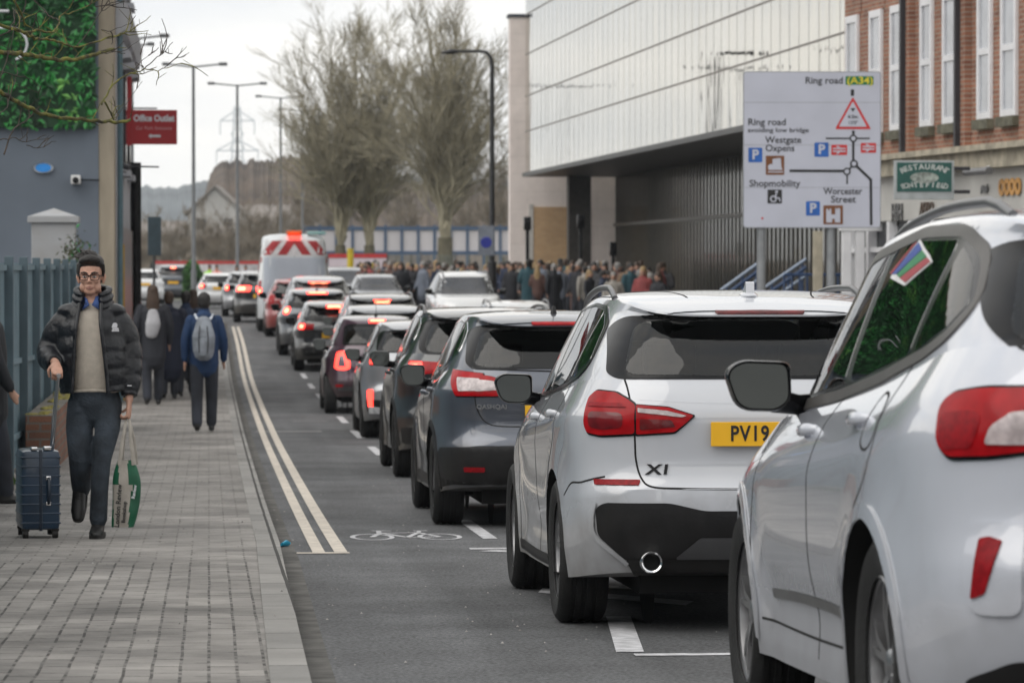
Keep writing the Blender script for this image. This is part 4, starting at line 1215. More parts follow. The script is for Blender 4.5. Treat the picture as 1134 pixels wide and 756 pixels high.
mark('road_marking_cycle_lane', [rect(1.88, 1.98, y, y + 2.7) for y in (26.3, 31.9, 37.5, 43.1, 48.7, 54.3, 60, 65.6, 71.2, 76.8, 82.4, 88, 93.6, 99, 105, 110)] + [[(1.74, 16.35), (1.86, 16.35), (2.05, 18.6), (1.93, 18.6)]], WHITEL)
mark('road_marking_bay', [rect(1.80, 4.7, 16.12, 16.24), rect(1.70, 4.4, 24.95, 25.12), [(1.74, 24.72), (1.85, 24.86), (2.4, 24.45), (2.3, 24.3)], [(1.76, 20.5), (1.82, 20.9), (2.5, 19.7), (2.42, 19.4)], [(1.80, 21.3), (2.4, 20.6), (2.4, 20.85), (1.86, 21.5)]], WHITEL)
mark('road_marking_centre', [rect(4.95, 5.05, y, y + 3.5) for y in range(10, 112, 7)], WHITEL)
mark('road_marking_patch', [rect(.62, 1.5, 51.0, 51.35), rect(1.2, 1.7, 55.0, 55.2)], pmat('pale_road_patch', (.2, .2, .2), rough=.85, var=.3, scale=20))
# cycle symbol, facing the traffic
def arc_strip(cx, cy, rx_, ry_, w, a0=0, a1=360, n=28):
    out = []
    for i in range(n):
        a, b = R(a0 + (a1 - a0) * i / n), R(a0 + (a1 - a0) * (i + 1) / n)
        out.append([(cx + (rx_ - w) * math.cos(a), cy + (ry_ - w * 1.5) * math.sin(a)), (cx + rx_ * math.cos(a), cy + ry_ * math.sin(a)), (cx + rx_ * math.cos(b), cy + ry_ * math.sin(b)), (cx + (rx_ - w) * math.cos(b), cy + (ry_ - w * 1.5) * math.sin(b))])
    return out
def bar(x0, y0, x1, y1, w):
    d = Vector((x1 - x0, y1 - y0)).normalized() * w / 2
    return [(x0 + d.y, y0 - d.x), (x1 + d.y, y1 - d.x), (x1 - d.y, y1 + d.x), (x0 - d.y, y0 + d.x)]
cyc = arc_strip(1.13, 26.62, .155, .42, .035) + arc_strip(1.60, 26.62, .155, .42, .035)
cyc += [bar(1.13, 26.62, 1.22, 27.2, .04), bar(1.22, 27.15, 1.48, 27.2, .05), bar(1.48, 27.2, 1.60, 26.62, .04), bar(1.22, 27.15, 1.37, 26.55, .04), bar(1.37, 26.55, 1.48, 27.2, .04), bar(1.37, 26.55, 1.60, 26.6, .05), bar(1.16, 27.5, 1.30, 27.45, .05), bar(1.20, 27.1, 1.21, 27.5, .035), bar(1.46, 27.45, 1.56, 27.45, .07), bar(1.48, 27.15, 1.50, 27.45, .03)]
mark('road_marking_cycle_symbol', cyc, WHITEL)
# gutter dirt and patches of tar
mark('road_patch', [rect(.445, .56, -5, 118)], pmat('gutter_silt', (.085, .082, .076), rough=.95, var=.35, scale=5, bump=.4, bscale=40), .002)
b = MB(); rnd = random.Random(5)
for i in range(7):
    x, y = .50 + rnd.uniform(-.03, .04), 25.45 + rnd.uniform(-.07, .07)
    b.add([(x - .02, y - .015, gz(y) + .01), (x + .025, y - .01, gz(y) + .025), (x + .02, y + .02, gz(y) + .018), (x - .015, y + .02, gz(y) + .03)], [(0, 1, 2, 3)])
b = MB(); b.tube([(.475, 25.4, gz(25.4) + .018), (.50, 25.46, gz(25.4) + .022), (.53, 25.5, gz(25.4) + .012)], [(.02, .008), (.03, .014), (.018, .006)], 8)
tag(b.build('litter', pmat('litter_blue', (.02, .38, .6), rough=.5), None, 60), 'crumpled bright blue scrap of litter in the gutter by the kerb', 'litter')
# tiny grit on the road, too many to count
V, F = [], []
rnd = random.Random(11)
for i in range(500):
    x, y = rnd.uniform(-1.7, 3.2), rnd.uniform(15.5, 40); s = rnd.uniform(.003, .008); z = gz(y) + (.102 if x < .3 else .002)
    if .29 < x < .45: z = gz(y) + .107
    k = len(V); V += [(x - s, y - s, z), (x + s, y - s, z), (x + s * .6, y + s, z), (x, y, z + s)]; F += [(k, k + 1, k + 3), (k + 1, k + 2, k + 3), (k + 2, k, k + 3)]
tag(pydata('grit', V, F, pmat('grit', (.22, .21, .2), rough=.9, var=.6, scale=3)), kind='stuff', label='loose pale grit scattered over road and paving', cat='grit')

# ---- blue-grey board fence on the left
FEN = pmat('fence_paint', (.13, .20, .235), rough=.55, var=.18, scale=3, bump=.1, dirt=0)
FEND = pmat('fence_paint_dark', (.07, .105, .125), rough=.6, var=.18, scale=3)
def beam(b, p, q, w, h):
    """box from p to q with width w (x) and height h (z)"""
    (x0, y0, z0), (x1, y1, z1) = p, q
    v = []
    for (x, y, z) in (p, q): v += [(x - w / 2, y, z - h / 2), (x + w / 2, y, z - h / 2), (x + w / 2, y, z + h / 2), (x - w / 2, y, z + h / 2)]
    b.add(v, [(0, 1, 2, 3), (7, 6, 5, 4), (0, 4, 5, 1), (1, 5, 6, 2), (2, 6, 7, 3), (3, 7, 4, 0)])
fe = empty('board_fence', (-1.79, 36, gz(36)), label='blue-grey board fence with rails along the left edge of the pavement', cat='fence')
M0 = Matrix.Translation((1.79, -36, -gz(36)))
ys = [1.8 + 2.7 * i for i in range(19)]
for i in range(len(ys) - 1):
    b = MB(); y0, y1 = ys[i] + .042, ys[i + 1] - .042
    def q4(xa, xb, ya, yb, lo, top):
        v = [(x + 1.79, y - 36, z - gz(36)) for y in (ya, yb) for x in (xa, xb) for z in (gz(y) + lo, top)]
        b.add(v, [(0, 1, 3, 2), (4, 6, 7, 5), (0, 4, 5, 1), (2, 3, 7, 6), (1, 5, 7, 3), (0, 2, 6, 4)])
    q4(-1.815, -1.803, y0, y1, .15, 1.78)
    k = y0
    while k < y1 - .1: q4(-1.802, -1.796, k, k + .10, .16, 1.775); k += .13
    b.build('board_panel', FEN, fe)
for zz in (.35, 1.05, 1.92):
    b = MB()
    for i in range(len(ys) - 1): beam(b, (-1.785, ys[i], gz(ys[i]) + .1 + zz if zz < 1.5 else 1.74), (-1.785, ys[i + 1], gz(ys[i + 1]) + .1 + zz if zz < 1.5 else 1.74), .025, .05)
    b2 = MB(); b2.v = [tuple(M0 @ Vector(p)) for p in b.v]; b2.f = b.f; b2.m = b.m
    b2.build('rail', FEN, fe)
for y in ys:
    b = MB(); b.bbox(-1.80, -1.72, y - .04, y + .04, gz(y) + .08, 1.84, .008, M0); b.build('post', FEND, fe)
b = MB(); b.tube([Vector((.03, -2.9, 1.05)) + Vector((0, 0, gz(33) - gz(36) - .1 + .1))] + [Vector((.03 + .03 * math.sin(t), -2.9 + .06 * math.cos(t), 1.05 + gz(33) - gz(36) + .06 * math.sin(t))) for t in (0.5, 1.5, 2.5, 3.5, 4.5)], .012, 6)
b.build('cable_lock', pmat('lock_yellow', (.5, .55, .05), rough=.5), fe, 60)
# brick planter wall
BRK = brickmat('planter_brick', (.26, .115, .07), (.16, .075, .05), (.16, .145, .125), .225, .075, .010, (0, 0, 0), .5, .9, .6, .4, proj=(1, 1))
pw = empty('planter_wall', (-1.62, 41.5, gz(41.5) + .1), label='low red brick planter wall with mossy top beside the fence', cat='wall')
b = MB(); v0 = len(b.v)
def wallseg(b, x0, x1, y0, y1, z0, z1, zf=0):
    a, c = gz(y0) - gz(41.5), gz(y1) - gz(41.5)
    v = [(x, y, z) for (y, g) in ((y0, a), (y1, c)) for x in (x0, x1) for z in (z0 + g, z1 + g * zf)]
    v = [(p[0] + 1.62, p[1] - 41.5, p[2]) for p in v]
    b.add(v, [(0, 1, 3, 2), (4, 6, 7, 5), (0, 4, 5, 1), (2, 3, 7, 6), (1, 5, 7, 3), (0, 2, 6, 4)])
wallseg(b, -1.72, -1.47, 36.4, 46.5, -.05, .60, 0)
b.build('brickwork', BRK, pw)
b = MB(); rnd = random.Random(3)
for i in range(26):
    x, y = rnd.uniform(-.06, .12), rnd.uniform(-5, 5); b.ball((x, y, .60), (rnd.uniform(.04, .08), rnd.uniform(.08, .25), rnd.uniform(.012, .03)), 8, 5)
b.build('moss', pmat('yellow_moss', (.20, .17, .03), rough=.95, var=.4, scale=20), pw, 60)
# stone pier with pyramid cap
PIER = pmat('painted_stone', (.42, .43, .45), rough=.8, var=.2, scale=3, bump=.3, col2=(.30, .30, .30))
g = gz(52) + .06
def px_x(px, d): return rx(px, d)
xa, xb = px_x(36, 52), px_x(84, 52)
cx_, hw = (xa + xb) / 2, (xb - xa) / 2
pr = empty('gate_pier', (cx_, 52.3, g), label='weathered white stone gate pier with a pyramid cap behind the fence', cat='pier')
b = MB(); b.bbox(-hw, hw, -hw, hw, 0, 4.62 - 0, .01) if False else b.bbox(-hw, hw, -hw, hw, 0, 2.22 - g + .0 if False else at(60, 247, 52).z - g, .012)
b.build('shaft', PIER, pr)
zt = at(60, 247, 52).z - g
b = MB(); b.bbox(-hw - .05, hw + .05, -hw - .05, hw + .05, zt + .002, zt + .09, .01); b.build('moulding', PIER, pr)
b = MB(); q = hw + .03; b.add([(-q, -q, zt + .092), (q, -q, zt + .092), (q, q, zt + .092), (-q, q, zt + .092), (0, 0, zt + .20)], [(0, 1, 4), (1, 2, 4), (2, 3, 4), (3, 0, 4), (3, 2, 1, 0)])
b.build('cap', PIER, pr)

# ---- foliage helper
LEAF = pmat('leaf_green', (.018, .17, .040), rough=.5, var=.45, scale=2.2, col2=(.045, .30, .065), detail=6)
LEAFD = pmat('leaf_dark', (.008, .05, .016), rough=.6, var=.5, scale=2)
LEAFY = pmat('leaf_lime', (.11, .30, .06), rough=.5, var=.4, scale=4)
def leaf_mesh(name, pts, size, mats, parent, seed=1, normal=None, tri=False, mw=None):
    """one bent leaf (two quads) at each point"""
    rnd = random.Random(seed); V = []; F = []; M = []
    for p in pts:
        n = Vector((rnd.gauss(0, 1), rnd.gauss(0, 1), rnd.gauss(0, 1)))
        if normal: n = Vector(normal) * 1.6 + n
        n.normalize(); t = n.orthogonal().normalized(); t = Matrix.Rotation(rnd.uniform(0, 6.28), 3, n) @ t; s = n.cross(t)
        L = size * rnd.uniform(.6, 1.35); w = L * rnd.uniform(.32, .5); p = Vector(p); c = n * L * .12
        k = len(V)
        V += [tuple(p - t * L * .5), tuple(p + s * w * .5 - c), tuple(p + t * L * .5), tuple(p - s * w * .5 - c)]
        F += [(k, k + 1, k + 2), (k, k + 2, k + 3)]; q = (mw(p, rnd) if mw else (0 if rnd.random() < .8 else 1)); M += [q, q]
    return pydata(name, V, F, mats, parent, fm=M)

# creeper beside the pier
rnd = random.Random(8); c0 = at(84, 281, 51)
leaf_mesh('climbing_plant', [(c0.x + rnd.gauss(0, .09), 51.2 + rnd.gauss(0, .1), c0.z + rnd.gauss(0, .12)) for i in range(260)], .07, [pmat('leaf_brown_green', (.05, .055, .02), var=.5, scale=8), LEAF], None, 2)
tag(bpy.data.objects['climbing_plant'], 'small tuft of wild creeper growing against the stone gate pier', 'plant')

# ---- left building: gable wall towards us with a living wall, street front beyond
LW = pmat('blue_grey_render', (.125, .15, .185), rough=.8, var=.10, scale=.8, bump=.1)
BEIGE = pmat('beige_stone', (.30, .26, .20), rough=.85, var=.2, scale=2.5, bump=.25, stretch=(1, 1, .3))
PALE = pmat('pale_painted_render', (.42, .43, .46), rough=.75, var=.14, scale=1.6, bump=.1)
DKW = pmat('dark_window', (.03, .035, .04), rough=.12, var=.3, scale=1.5)
DKF = pmat('dark_frame', (.03, .03, .035), rough=.5)
gx = px_x(110, 60); gb = gz(60)
lb = empty('gable_building', (gx, 60, gb), label='blue-grey rendered gable building with beige stone corner at the left', cat='building')
Mx = Matrix.Translation((-gx, -60, -gb))
b = MB(); b.box(gx - 16, gx, 60, 74, gb - .2, gb + 11.5, Mx); b.build('wall', LW, lb)
b = MB(); b.box(gx + .002, px_x(127, 60), 60.02, 61.2, gb - .2, gb + 11.6, Mx); b.build('corner_pilaster', BEIGE, lb)
b = MB(); b.box(gx - .02, px_x(128, 60) + .03, 59.97, 61.3, gb + 11.6, gb + 11.9, Mx); b.box(gx - 16, gx - .03, 59.9, 74.1, gb + 11.5, gb + 11.75, Mx); b.build('parapet', BEIGE, lb)
rnd = random.Random(21); pts = []
zl = at(50, 146, 60).z
while len(pts) < 19000:
    x = rnd.uniform(gx - 9, gx - .03); z = zl + (rnd.random() ** .85) * 7.2
    edge = zl + .12 * noise.noise(Vector((x * 2.1, 3, 0))) + .06 * noise.noise(Vector((x * 7, 1, 0)))
    if z < edge: continue
    pts.append((x, 59.86 - abs(rnd.gauss(0, .09)) - .10 * (noise.noise(Vector((x * 1.9, 0, z * 1.9))) + .3), z))
def lwsel(p, rnd):
    c = noise.noise(Vector((p.x * 1.6, 5, p.z * 1.6)))
    if c > .38: return 2 if rnd.random() < .7 else 0
    return 1 if rnd.random() < .35 - c * .5 else 0
lwo = leaf_mesh('living_wall', pts, .15, [LEAF, LEAFD, LEAFY], None, 5, (0, -1, .2), mw=lwsel)
tag(lwo, 'dense green living wall of leaves covering the upper grey gable', 'plant wall')
b = MB(); b.box(gx - 9, gx - .04, 59.90, 59.985, zl + .05, zl + 7.2); b.build('living_wall_backing', LEAFD)
bpy.data.objects['living_wall_backing'].parent = lwo; bpy.data.objects['living_wall_backing'].name = 'backing_mat'
# white hoop lamp in the leaves
b = MB(); c = aty(10, 40, 59.5); r_ = .28
b.tube([(c.x - .5, 59.5, c.z + .38), (c.x, 59.5, c.z + .38), ] , .022, 8)
b.tube([(c.x - .5, 59.5, c.z + .12)] + [(c.x + .02 + .26 * math.sin(t), 59.45, c.z - .13 + .25 * math.cos(t)) for t in [0, .4, .8, 1.2, 1.6, 2.0, 2.4, 2.8]], .02, 8)
tag(b.build('wall_lamp', pmat('white_tube', (.55, .57, .6), rough=.4), None, 60), 'white curved tube fitting half hidden in the living wall', 'wall fitting')
# oval plaque
c = aty(48, 186, 59.985)
op = empty('oval_plaque', c, label='small oval blue plaque with white rim on the grey gable', cat='plaque')
b = MB(); b.lathe([(.001, 0), (.92, 0), (1, .25), (1, 1)], 32, 'y', Matrix.Diagonal((.155, -.04, .085, 1))); b.build('rim', pmat('plaque_white', (.7, .72, .74), rough=.4), op, 40, fix=True)
b = MB(); b.lathe([(.001, -.15), (.78, -.15), (.80, .2)], 32, 'y', Matrix.Translation((0, -.045, 0)) @ Matrix.Diagonal((.155, .02, .085, 1))); b.build('face', pmat('plaque_blue', (.02, .22, .62), rough=.35), op, 40, fix=True)
# security camera on the wall
c = aty(84, 199, 59.83)
sc = empty('security_camera', c, label='white box security camera on the gable beside the beige corner', cat='camera')
b = MB(); b.bbox(-.075, .075, -.12, .15, -.07, .07, .02); b.build('case', pmat('camera_white', (.6, .6, .6), rough=.4), sc, 50)
b = MB(); b.ball((0, -.13, -.01), (.05, .04, .05)); b.build('lens', GBLK, sc, 60)
b = MB(); b.tube([(.06, .1, -.0), (.36, .12, -.005)], .012, 6); b.build('cable', GBLK, sc, 60)
# pale street-front building behind
x2 = px_x(127, 60.8) + .02; y2 = 61.22; y3 = 73.5
fb = empty('painted_building', (x2, y2, gz(62)), label='pale painted street-front building with hooded windows and dark pipes', cat='building')
M2 = Matrix.Translation((-x2, -y2, -gz(62)))
b = MB(); b.box(x2 - 5, x2, y2 + .003, y3, gz(62) - .4, gz(62) + 10.5, M2); b.build('wall', PALE, fb)
zc_ = gz(62)
for i, (ya, yb) in enumerate([(63.0, 64.3), (66.4, 67.7), (69.8, 71.1)]):
    for (z0, z1) in ((3.9, 5.6), (7.0, 8.6)):
        b = MB(); b.box(x2 - .04, x2 + .035, ya, yb, zc_ + z0, zc_ + z1, M2); w = b.build('window', DKF, fb)
        b = MB(); b.box(x2 + .037, x2 + .045, ya + .08, yb - .08, zc_ + z0 + .08, zc_ + z1 - .08, M2); b.build('pane', DKW, w)
        b = MB(); b.prism([(x2 + .003, zc_ + z1 + .02), (x2 + .20, zc_ + z1 + .05), (x2 + .20, zc_ + z1 + .13), (x2 + .003, zc_ + z1 + .38)], 'y', ya - .15, yb + .15, M2); b.build('window_hood', PALE, w)
        b = MB(); b.box(x2 + .003, x2 + .12, ya - .1, yb + .1, zc_ + z0 - .1, zc_ + z0, M2); b.build('sill', PALE, w)
b = MB(); b.prism([(x2 + .003, zc_ + 5.9), (x2 + .16, zc_ + 6.0), (x2 + .22, zc_ + 6.35), (x2 + .003, zc_ + 6.45)], 'y', y2, y3, M2); b.build('string_course', PALE, fb)
b = MB(); b.prism([(x2 + .003, zc_ + 9.7), (x2 + .2, zc_ + 9.9), (x2 + .4, zc_ + 10.3), (x2 + .003, zc_ + 10.4)], 'y', y2, y3, M2); b.build('cornice', PALE, fb)
b = MB(); b.box(x2 + .003, x2 + .05, 62.2, 72.8, zc_ + .1, zc_ + 2.9, M2); b.build('shopfront', pmat('dark_shopfront', (.03, .035, .03), rough=.3, var=.4, scale=1), fb)
b = MB(); b.tube([(x2 + .06, 61.5, zc_ + 0), (x2 + .06, 61.5, zc_ + 10)], .045, 8); b.v = [tuple(M2 @ Vector(p)) for p in b.v]; b.build('drainpipe', pmat('pipe_blue_grey', (.09, .16, .19), rough=.5), fb, 50)
b = MB(); b.tube([(x2 + .07, 61.9, zc_ + 0), (x2 + .07, 61.9, zc_ + 2.6)], .05, 8); b.v = [tuple(M2 @ Vector(p)) for p in b.v]; b.build('drainpipe', pmat('pipe_yellow', (.45, .27, .02), rough=.5), fb, 50)
b = MB(); b.tube([(x2 + .10, 72.6, zc_ - .2), (x2 + .10, 72.6, zc_ + 4.2)], .10, 8); b.v = [tuple(M2 @ Vector(p)) for p in b.v]; b.build('drainpipe', GBLK, fb, 50)
# projecting red sign
RS = pmat('sign_red', (.38, .014, .02), rough=.4, var=.08, scale=2)
d = 69.0; c = at(170.5, 141, d); w2, h2 = .5 * 51 / 4252 * d, .5 * 38 / 4252 * d
rs = empty('projecting_sign', c, label='red projecting sign with white lettering Office Outlet on the painted building', cat='sign')
b = MB(); b.bbox(-w2, w2, -.05, .05, -h2, h2, .008); b.build('panel', RS, rs)
WT = pmat('sign_white', (.68, .68, .72), rough=.4, var=.03); WTP = pmat('sign_pink', (.6, .35, .36), rough=.4)
def put_text(parent, txt, size, x, z, y, m, name='lettering', bold=.0, xs=1.0, align='CENTER', depth=.002, space=1.0):
    me = text_mesh(txt, size, depth, align, bold, xs, space)
    o = link(name, me, m, parent); o.rotation_euler = (PI / 2, 0, 0); o.location = (x, y, z); return o
put_text(rs, 'Office Outlet', .160, 0, h2 * .50, -.053, WT, bold=.007, xs=.84)
put_text(rs, 'Car Park Entrance', .085, 0, -.02, -.053, WTP, xs=1.02)
b = MB(); b.add([(-.10, -.053, -h2 * .52), (-.05, -.053, -h2 * .52 + .045), (-.05, -.053, -h2 * .52 + .022), (.12, -.053, -h2 * .52 + .022), (.12, -.053, -h2 * .52 - .022), (-.05, -.053, -h2 * .52 - .022), (-.05, -.053, -h2 * .52 - .045)], [(0, 1, 2, 3, 4, 5, 6)]); b.build('arrow', WT, rs)
b = MB(); b.tube([(-w2 - .12, 0, h2 + .03), (.05, 0, h2 + .03), (.05, 0, h2 + .02)], .014, 6); b.build('bracket', DKF, rs, 50)
c2 = at(142.5, 125, 69.3)
b = MB(); b.box(x2 + .012, c2.x + .06, 69.25, 69.32, at(142, 162, 69.3).z, at(142, 86, 69.3).z)
tag(b.build('banner_sign', RS), 'narrow vertical red banner sign fixed to the painted building', 'sign')
b = MB(); c = at(135, 184, 62); q = at(176, 185, 62); b.tube([c, q], .014, 6)
b.tube([at(131, 181, 62), at(143, 186, 62)], .05, 8)
tag(b.build('wall_bracket', DKF, None, 50), 'thin dark bracket arm projecting from the beige corner', 'bracket')
# ============================================================ RIGHT SIDE
def wall_frame(px1, d1, px2, d2):
    a, c = at(px1, 295, d1), at(px2, 295, d2); a.z = c.z = 0
    u = (c - a); L = u.length; u.normalize(); n = Vector((u.y, -u.x, 0))
    if n.dot(-a) < 0: n = -n          # outward: towards the camera side
    return a, u, n, L
def wbox(b, fr, u0, u1, n0, n1, z0, z1, ox=None):
    a, u, n, L = fr
    o = ox or Vector((0, 0, 0)); v = []
    for z in (z0, z1):
        for uu, nn in ((u0, n0), (u1, n0), (u1, n1), (u0, n1)):
            p = a + u * uu + n * nn; v.append((p.x - o.x, p.y - o.y, z - o.z))
    b.add(v, [(0, 1, 2, 3), (7, 6, 5, 4), (0, 4, 5, 1), (1, 5, 6, 2), (2, 6, 7, 3), (3, 7, 4, 0)])
# ---- glass-fronted building; u runs from its far corner towards us
fr = wall_frame(582, 130, 968, 72)
gO = fr[0] + Vector((0, 0, gz(125)))
gbd = empty('glass_building', gO, label='large mirror-glass building with dark overhang over a recessed curtained front', cat='building')
def mirror_glass():
    m = pmat('mirror_facade_glass', (.50, .485, .435), rough=.03, metal=1.0, var=.05, scale=.4)
    n, l = m.node_tree.nodes, m.node_tree.links; b = n['Principled BSDF']
    tc = n.new('ShaderNodeTexCoord'); mp = n.new('ShaderNodeMapping'); mp.inputs['Scale'].default_value = (1, 1, .22)
    nz = n.new('ShaderNodeTexNoise'); nz.inputs['Scale'].default_value = 1.1; nz.inputs['Detail'].default_value = 2
    l.new(tc.outputs['Object'], mp.inputs['Vector']); l.new(mp.outputs[0], nz.inputs['Vector'])
    bp = n.new('ShaderNodeBump'); bp.inputs['Strength'].default_value = .11; bp.inputs['Distance'].default_value = .12
    l.new(nz.outputs['Fac'], bp.inputs['Height']); l.new(bp.outputs[0], b.inputs['Normal'])
    return m
MG = mirror_glass()
DKM = pmat('dark_metal_soffit', (.035, .036, .035), rough=.45, metal=.3, var=.15, scale=.6)
z0, z1 = at(582, 192, 130).z, 15.5
L = fr[3]
o_ = gO
b = MB(); wbox(b, fr, 0, L, -14, 0, z0 + .02, z1, o_); b.build('upper_volume', MG, gbd)
b = MB(); wbox(b, fr, -.12, L + .1, -14, .10, z0 - .12, z0 + .018, o_); b.build('soffit', DKM, gbd)
MUL = pmat('facade_joint', (.26, .26, .24), rough=.5, var=.1); MUL2 = pmat('facade_line', (.17, .15, .13), rough=.5)
rows = [at(582, y, 130).z for y in (146, 107, 61, 17)] + [11.6, 13.0, 14.3]
b = MB()
for z in rows: wbox(b, fr, 0, L, .002, .012, z - .022, z + .022, o_)
b.build('horizontal_joints', MUL2, gbd)
b = MB(); u = 1.1
while u < L: wbox(b, fr, u - .007, u + .007, .002, .005, z0 + .05, z1, o_); u += 1.1
b.build('vertical_joints', MUL, gbd)
b = MB(); wbox(b, fr, 0, L, .002, .09, z1, z1 + .25, o_); b.build('parapet', DKM, gbd)
# recessed ground floor with curtains behind glass
def curtain():
    m = pmat('curtained_glass', (.075, .07, .056), rough=.18, var=.3, scale=.7, coat=.35)
    n, l = m.node_tree.nodes, m.node_tree.links; b = n['Principled BSDF']; src = b.inputs['Base Color'].links[0].from_socket
    tc = n.new('ShaderNodeTexCoord'); mp = n.new('ShaderNodeMapping'); mp.inputs['Scale'].default_value = (1, 1, .03); l.new(tc.outputs['Object'], mp.inputs['Vector'])
    nz = n.new('ShaderNodeTexNoise'); nz.inputs['Scale'].default_value = 4.5; nz.inputs['Detail'].default_value = 3; nz.inputs['Roughness'].default_value = .7; l.new(mp.outputs[0], nz.inputs['Vector'])
    mr = n.new('ShaderNodeMapRange'); mr.inputs['From Min'].default_value = .35; mr.inputs['From Max'].default_value = .65; mr.inputs['To Min'].default_value = .35; mr.inputs['To Max'].default_value = 1.7; l.new(nz.outputs['Fac'], mr.inputs['Value'])
    mu = n.new('ShaderNodeMix'); mu.data_type = 'RGBA'; mu.blend_type = 'MULTIPLY'; mu.inputs[0].default_value = 1; l.new(src, mu.inputs[6]); l.new(mr.outputs[0], mu.inputs[7]); l.new(mu.outputs[2], b.inputs['Base Color'])
    return m
b = MB(); wbox(b, fr, .5, L, -13, -3.0, -.8, z0 - .125, o_); b.build('ground_floor_glazing', curtain(), gbd)
b = MB(); wbox(b, fr, .5, L, -2.998, -2.93, 3.10, 3.20, o_)
rnd = random.Random(5); u = .8
while u < L: wbox(b, fr, u - .02, u + .02, -2.998, -2.965, -.5, z0 - .13, o_); u += .62
b.build('transoms', pmat('transom_grey', (.075, .07, .06), rough=.5), gbd)
b = MB(); wbox(b, fr, 1.2, 1.8, -2.0, -1.25, -.6, z0 - .122, o_); b.build('column', pmat('column_brown', (.05, .045, .04), rough=.5, var=.2), gbd)
# stone end wall
ST = brickmat('pale_stone_cladding', (.80, .72, .68), (.77, .69, .65), (.60, .54, .50), 1.2, .6, .006, (R(90), 0, 0), .5, .8, .1, .15, proj=(1, 1))
w0 = at(565, 295, 131.6); 
sw = empty('stone_wall', (w0.x, w0.y, gz(131)), label='tall pale stone end wall with a tan brick panel beside the glass building', cat='building')
zt = at(565, 19, 131.6).z - gz(131)
sl = px_x(565, 131.6); srt = px_x(700, 131.6)
b = MB(); b.box(0, srt - sl, 0, .8, -.5, zt); b.build('wall', ST, sw)
b = MB(); b.box(-.06, srt - sl, -.06, .9, zt, zt + .10); b.build('coping', pmat('slate_coping', (.05, .06, .08), rough=.6), sw)
pa, pb = px_x(591, 131.5) - sl, px_x(645, 131.5) - sl
zp = at(600, 229, 131.5).z - gz(131)
b = MB(); b.box(pa, pb, -.05, -.002, -.3, zp); b.build('brick_panel', brickmat('tan_brick', (.56, .36, .19), (.50, .31, .16), (.46, .36, .25), .23, .08, .01, (R(90), 0, 0), .5, .9, .2, .2, proj=(1, 0)), sw)
b = MB(); b.box(pa - .16, pa - .002, -.07, -.002, -.3, zp + .1); b.box(pb + .002, pb + .22, -.07, -.002, -.3, zp + .1); b.build('panel_frame', pmat('pale_frame', (.5, .48, .45), rough=.6), sw)
# black signal posts in front of it
for i, (px, py, dd, lab) in enumerate([(584, 240, 119, 'black post in front of the pale stone wall, left of the brick panel'), (643, 238, 117, 'black post in front of the right edge of the brick panel'), (679, 268, 116, 'shorter black post just right of the dark column')]):
    c = at(px, 300, dd); g = gz(dd) + .1; zt = at(px, py, dd).z
    e = empty('signal_post', (c.x, c.y, g), label=lab, cat='post', group='black posts by the crowd')
    b = MB(); b.tube([(0, 0, 0), (0, 0, zt - g - .3)], .055, 8); b.build('pole', GBLK, e, 50)
    b = MB(); b.bbox(-.11, .11, -.09, .09, zt - g - .42, zt - g, .02); b.build('head', GBLK, e, 50)

# ---- brick building
fb_ = wall_frame(935, 70.5, 1300, 53.4)
bO = fb_[0] + Vector((0, 0, gz(62)))
BR = brickmat('red_brown_brick', (.40, .175, .105), (.25, .105, .07), (.36, .30, .24), .225, .078, .011, (0, 0, 0), .5, .9, .5, .35, proj=(fb_[1].x, fb_[1].y))
# rotate object space about z so that the wall's own direction becomes x
bb = empty('brick_building', bO, label='red-brown brick building with tall white sash windows above white shopfronts', cat='building')
STN = pmat('cream_stone', (.40, .36, .28), rough=.85, var=.25, scale=4, bump=.3)
WHF = pmat('white_window_frame', (.78, .78, .80), rough=.45, var=.06, scale=3)
LB = fb_[3]
zc = bO.z
b = MB(); wbox(b, fb_, 0, LB, -10, 0, 3.55, 15.5, bO); b.build('wall', BR, bb)
def u_at(px):
    t = (px - 567) / 4252; d = 18.8 / (.18 + t); p = at(px, 295, d); return (Vector((p.x, p.y, 0)) - fb_[0]).dot(fb_[1])
wins = [(942, 949), (965, 978), (988, 1001), (1021, 1034), (1047, 1060), (1084, 1099), (1110, 1127), (1165, 1182), (1193, 1211), (1255, 1272)]
for (pa, pb) in wins:
    ua, ub = u_at(pa), u_at(pb)
    if ub - ua < .7: m_ = (ua + ub) / 2; ua, ub = m_ - .40, m_ + .40
    for zb0, zb1 in ((4.12, 6.30), (7.7, 9.8), (11.3, 13.2)):
        b = MB()
        for (a0, a1, q0, q1) in ((ua, ua + .10, zb0, zb1), (ub - .10, ub, zb0, zb1), (ua + .101, ub - .101, zb0, zb0 + .11), (ua + .101, ub - .101, zb1 - .13, zb1), (ua + .101, ub - .101, (zb0 + zb1) / 2 - .05, (zb0 + zb1) / 2 + .05)):
            wbox(b, fb_, a0, a1, .003, .055, q0, q1, bO)
        w = b.build('window', WHF, bb)
        b = MB(); wbox(b, fb_, ua + .10, ub - .10, .004, .025, zb0 + .1, zb1 - .12, bO); b.build('pane', pmat('net_curtain_glass', (.34, .36, .40), rough=.1, var=.2, scale=1.2, coat=.4), w)
        b = MB(); wbox(b, fb_, ua - .06, ub + .06, .003, .12, zb0 - .16, zb0 - .002, bO); b.build('sill', pmat('mossy_sill', (.13, .125, .09), rough=.9, var=.3), w)
        b = MB(); wbox(b, fb_, ua - .12, ub + .12, .003, .02, zb1 + .002, zb1 + .28, bO); b.build('lintel', BR, w)
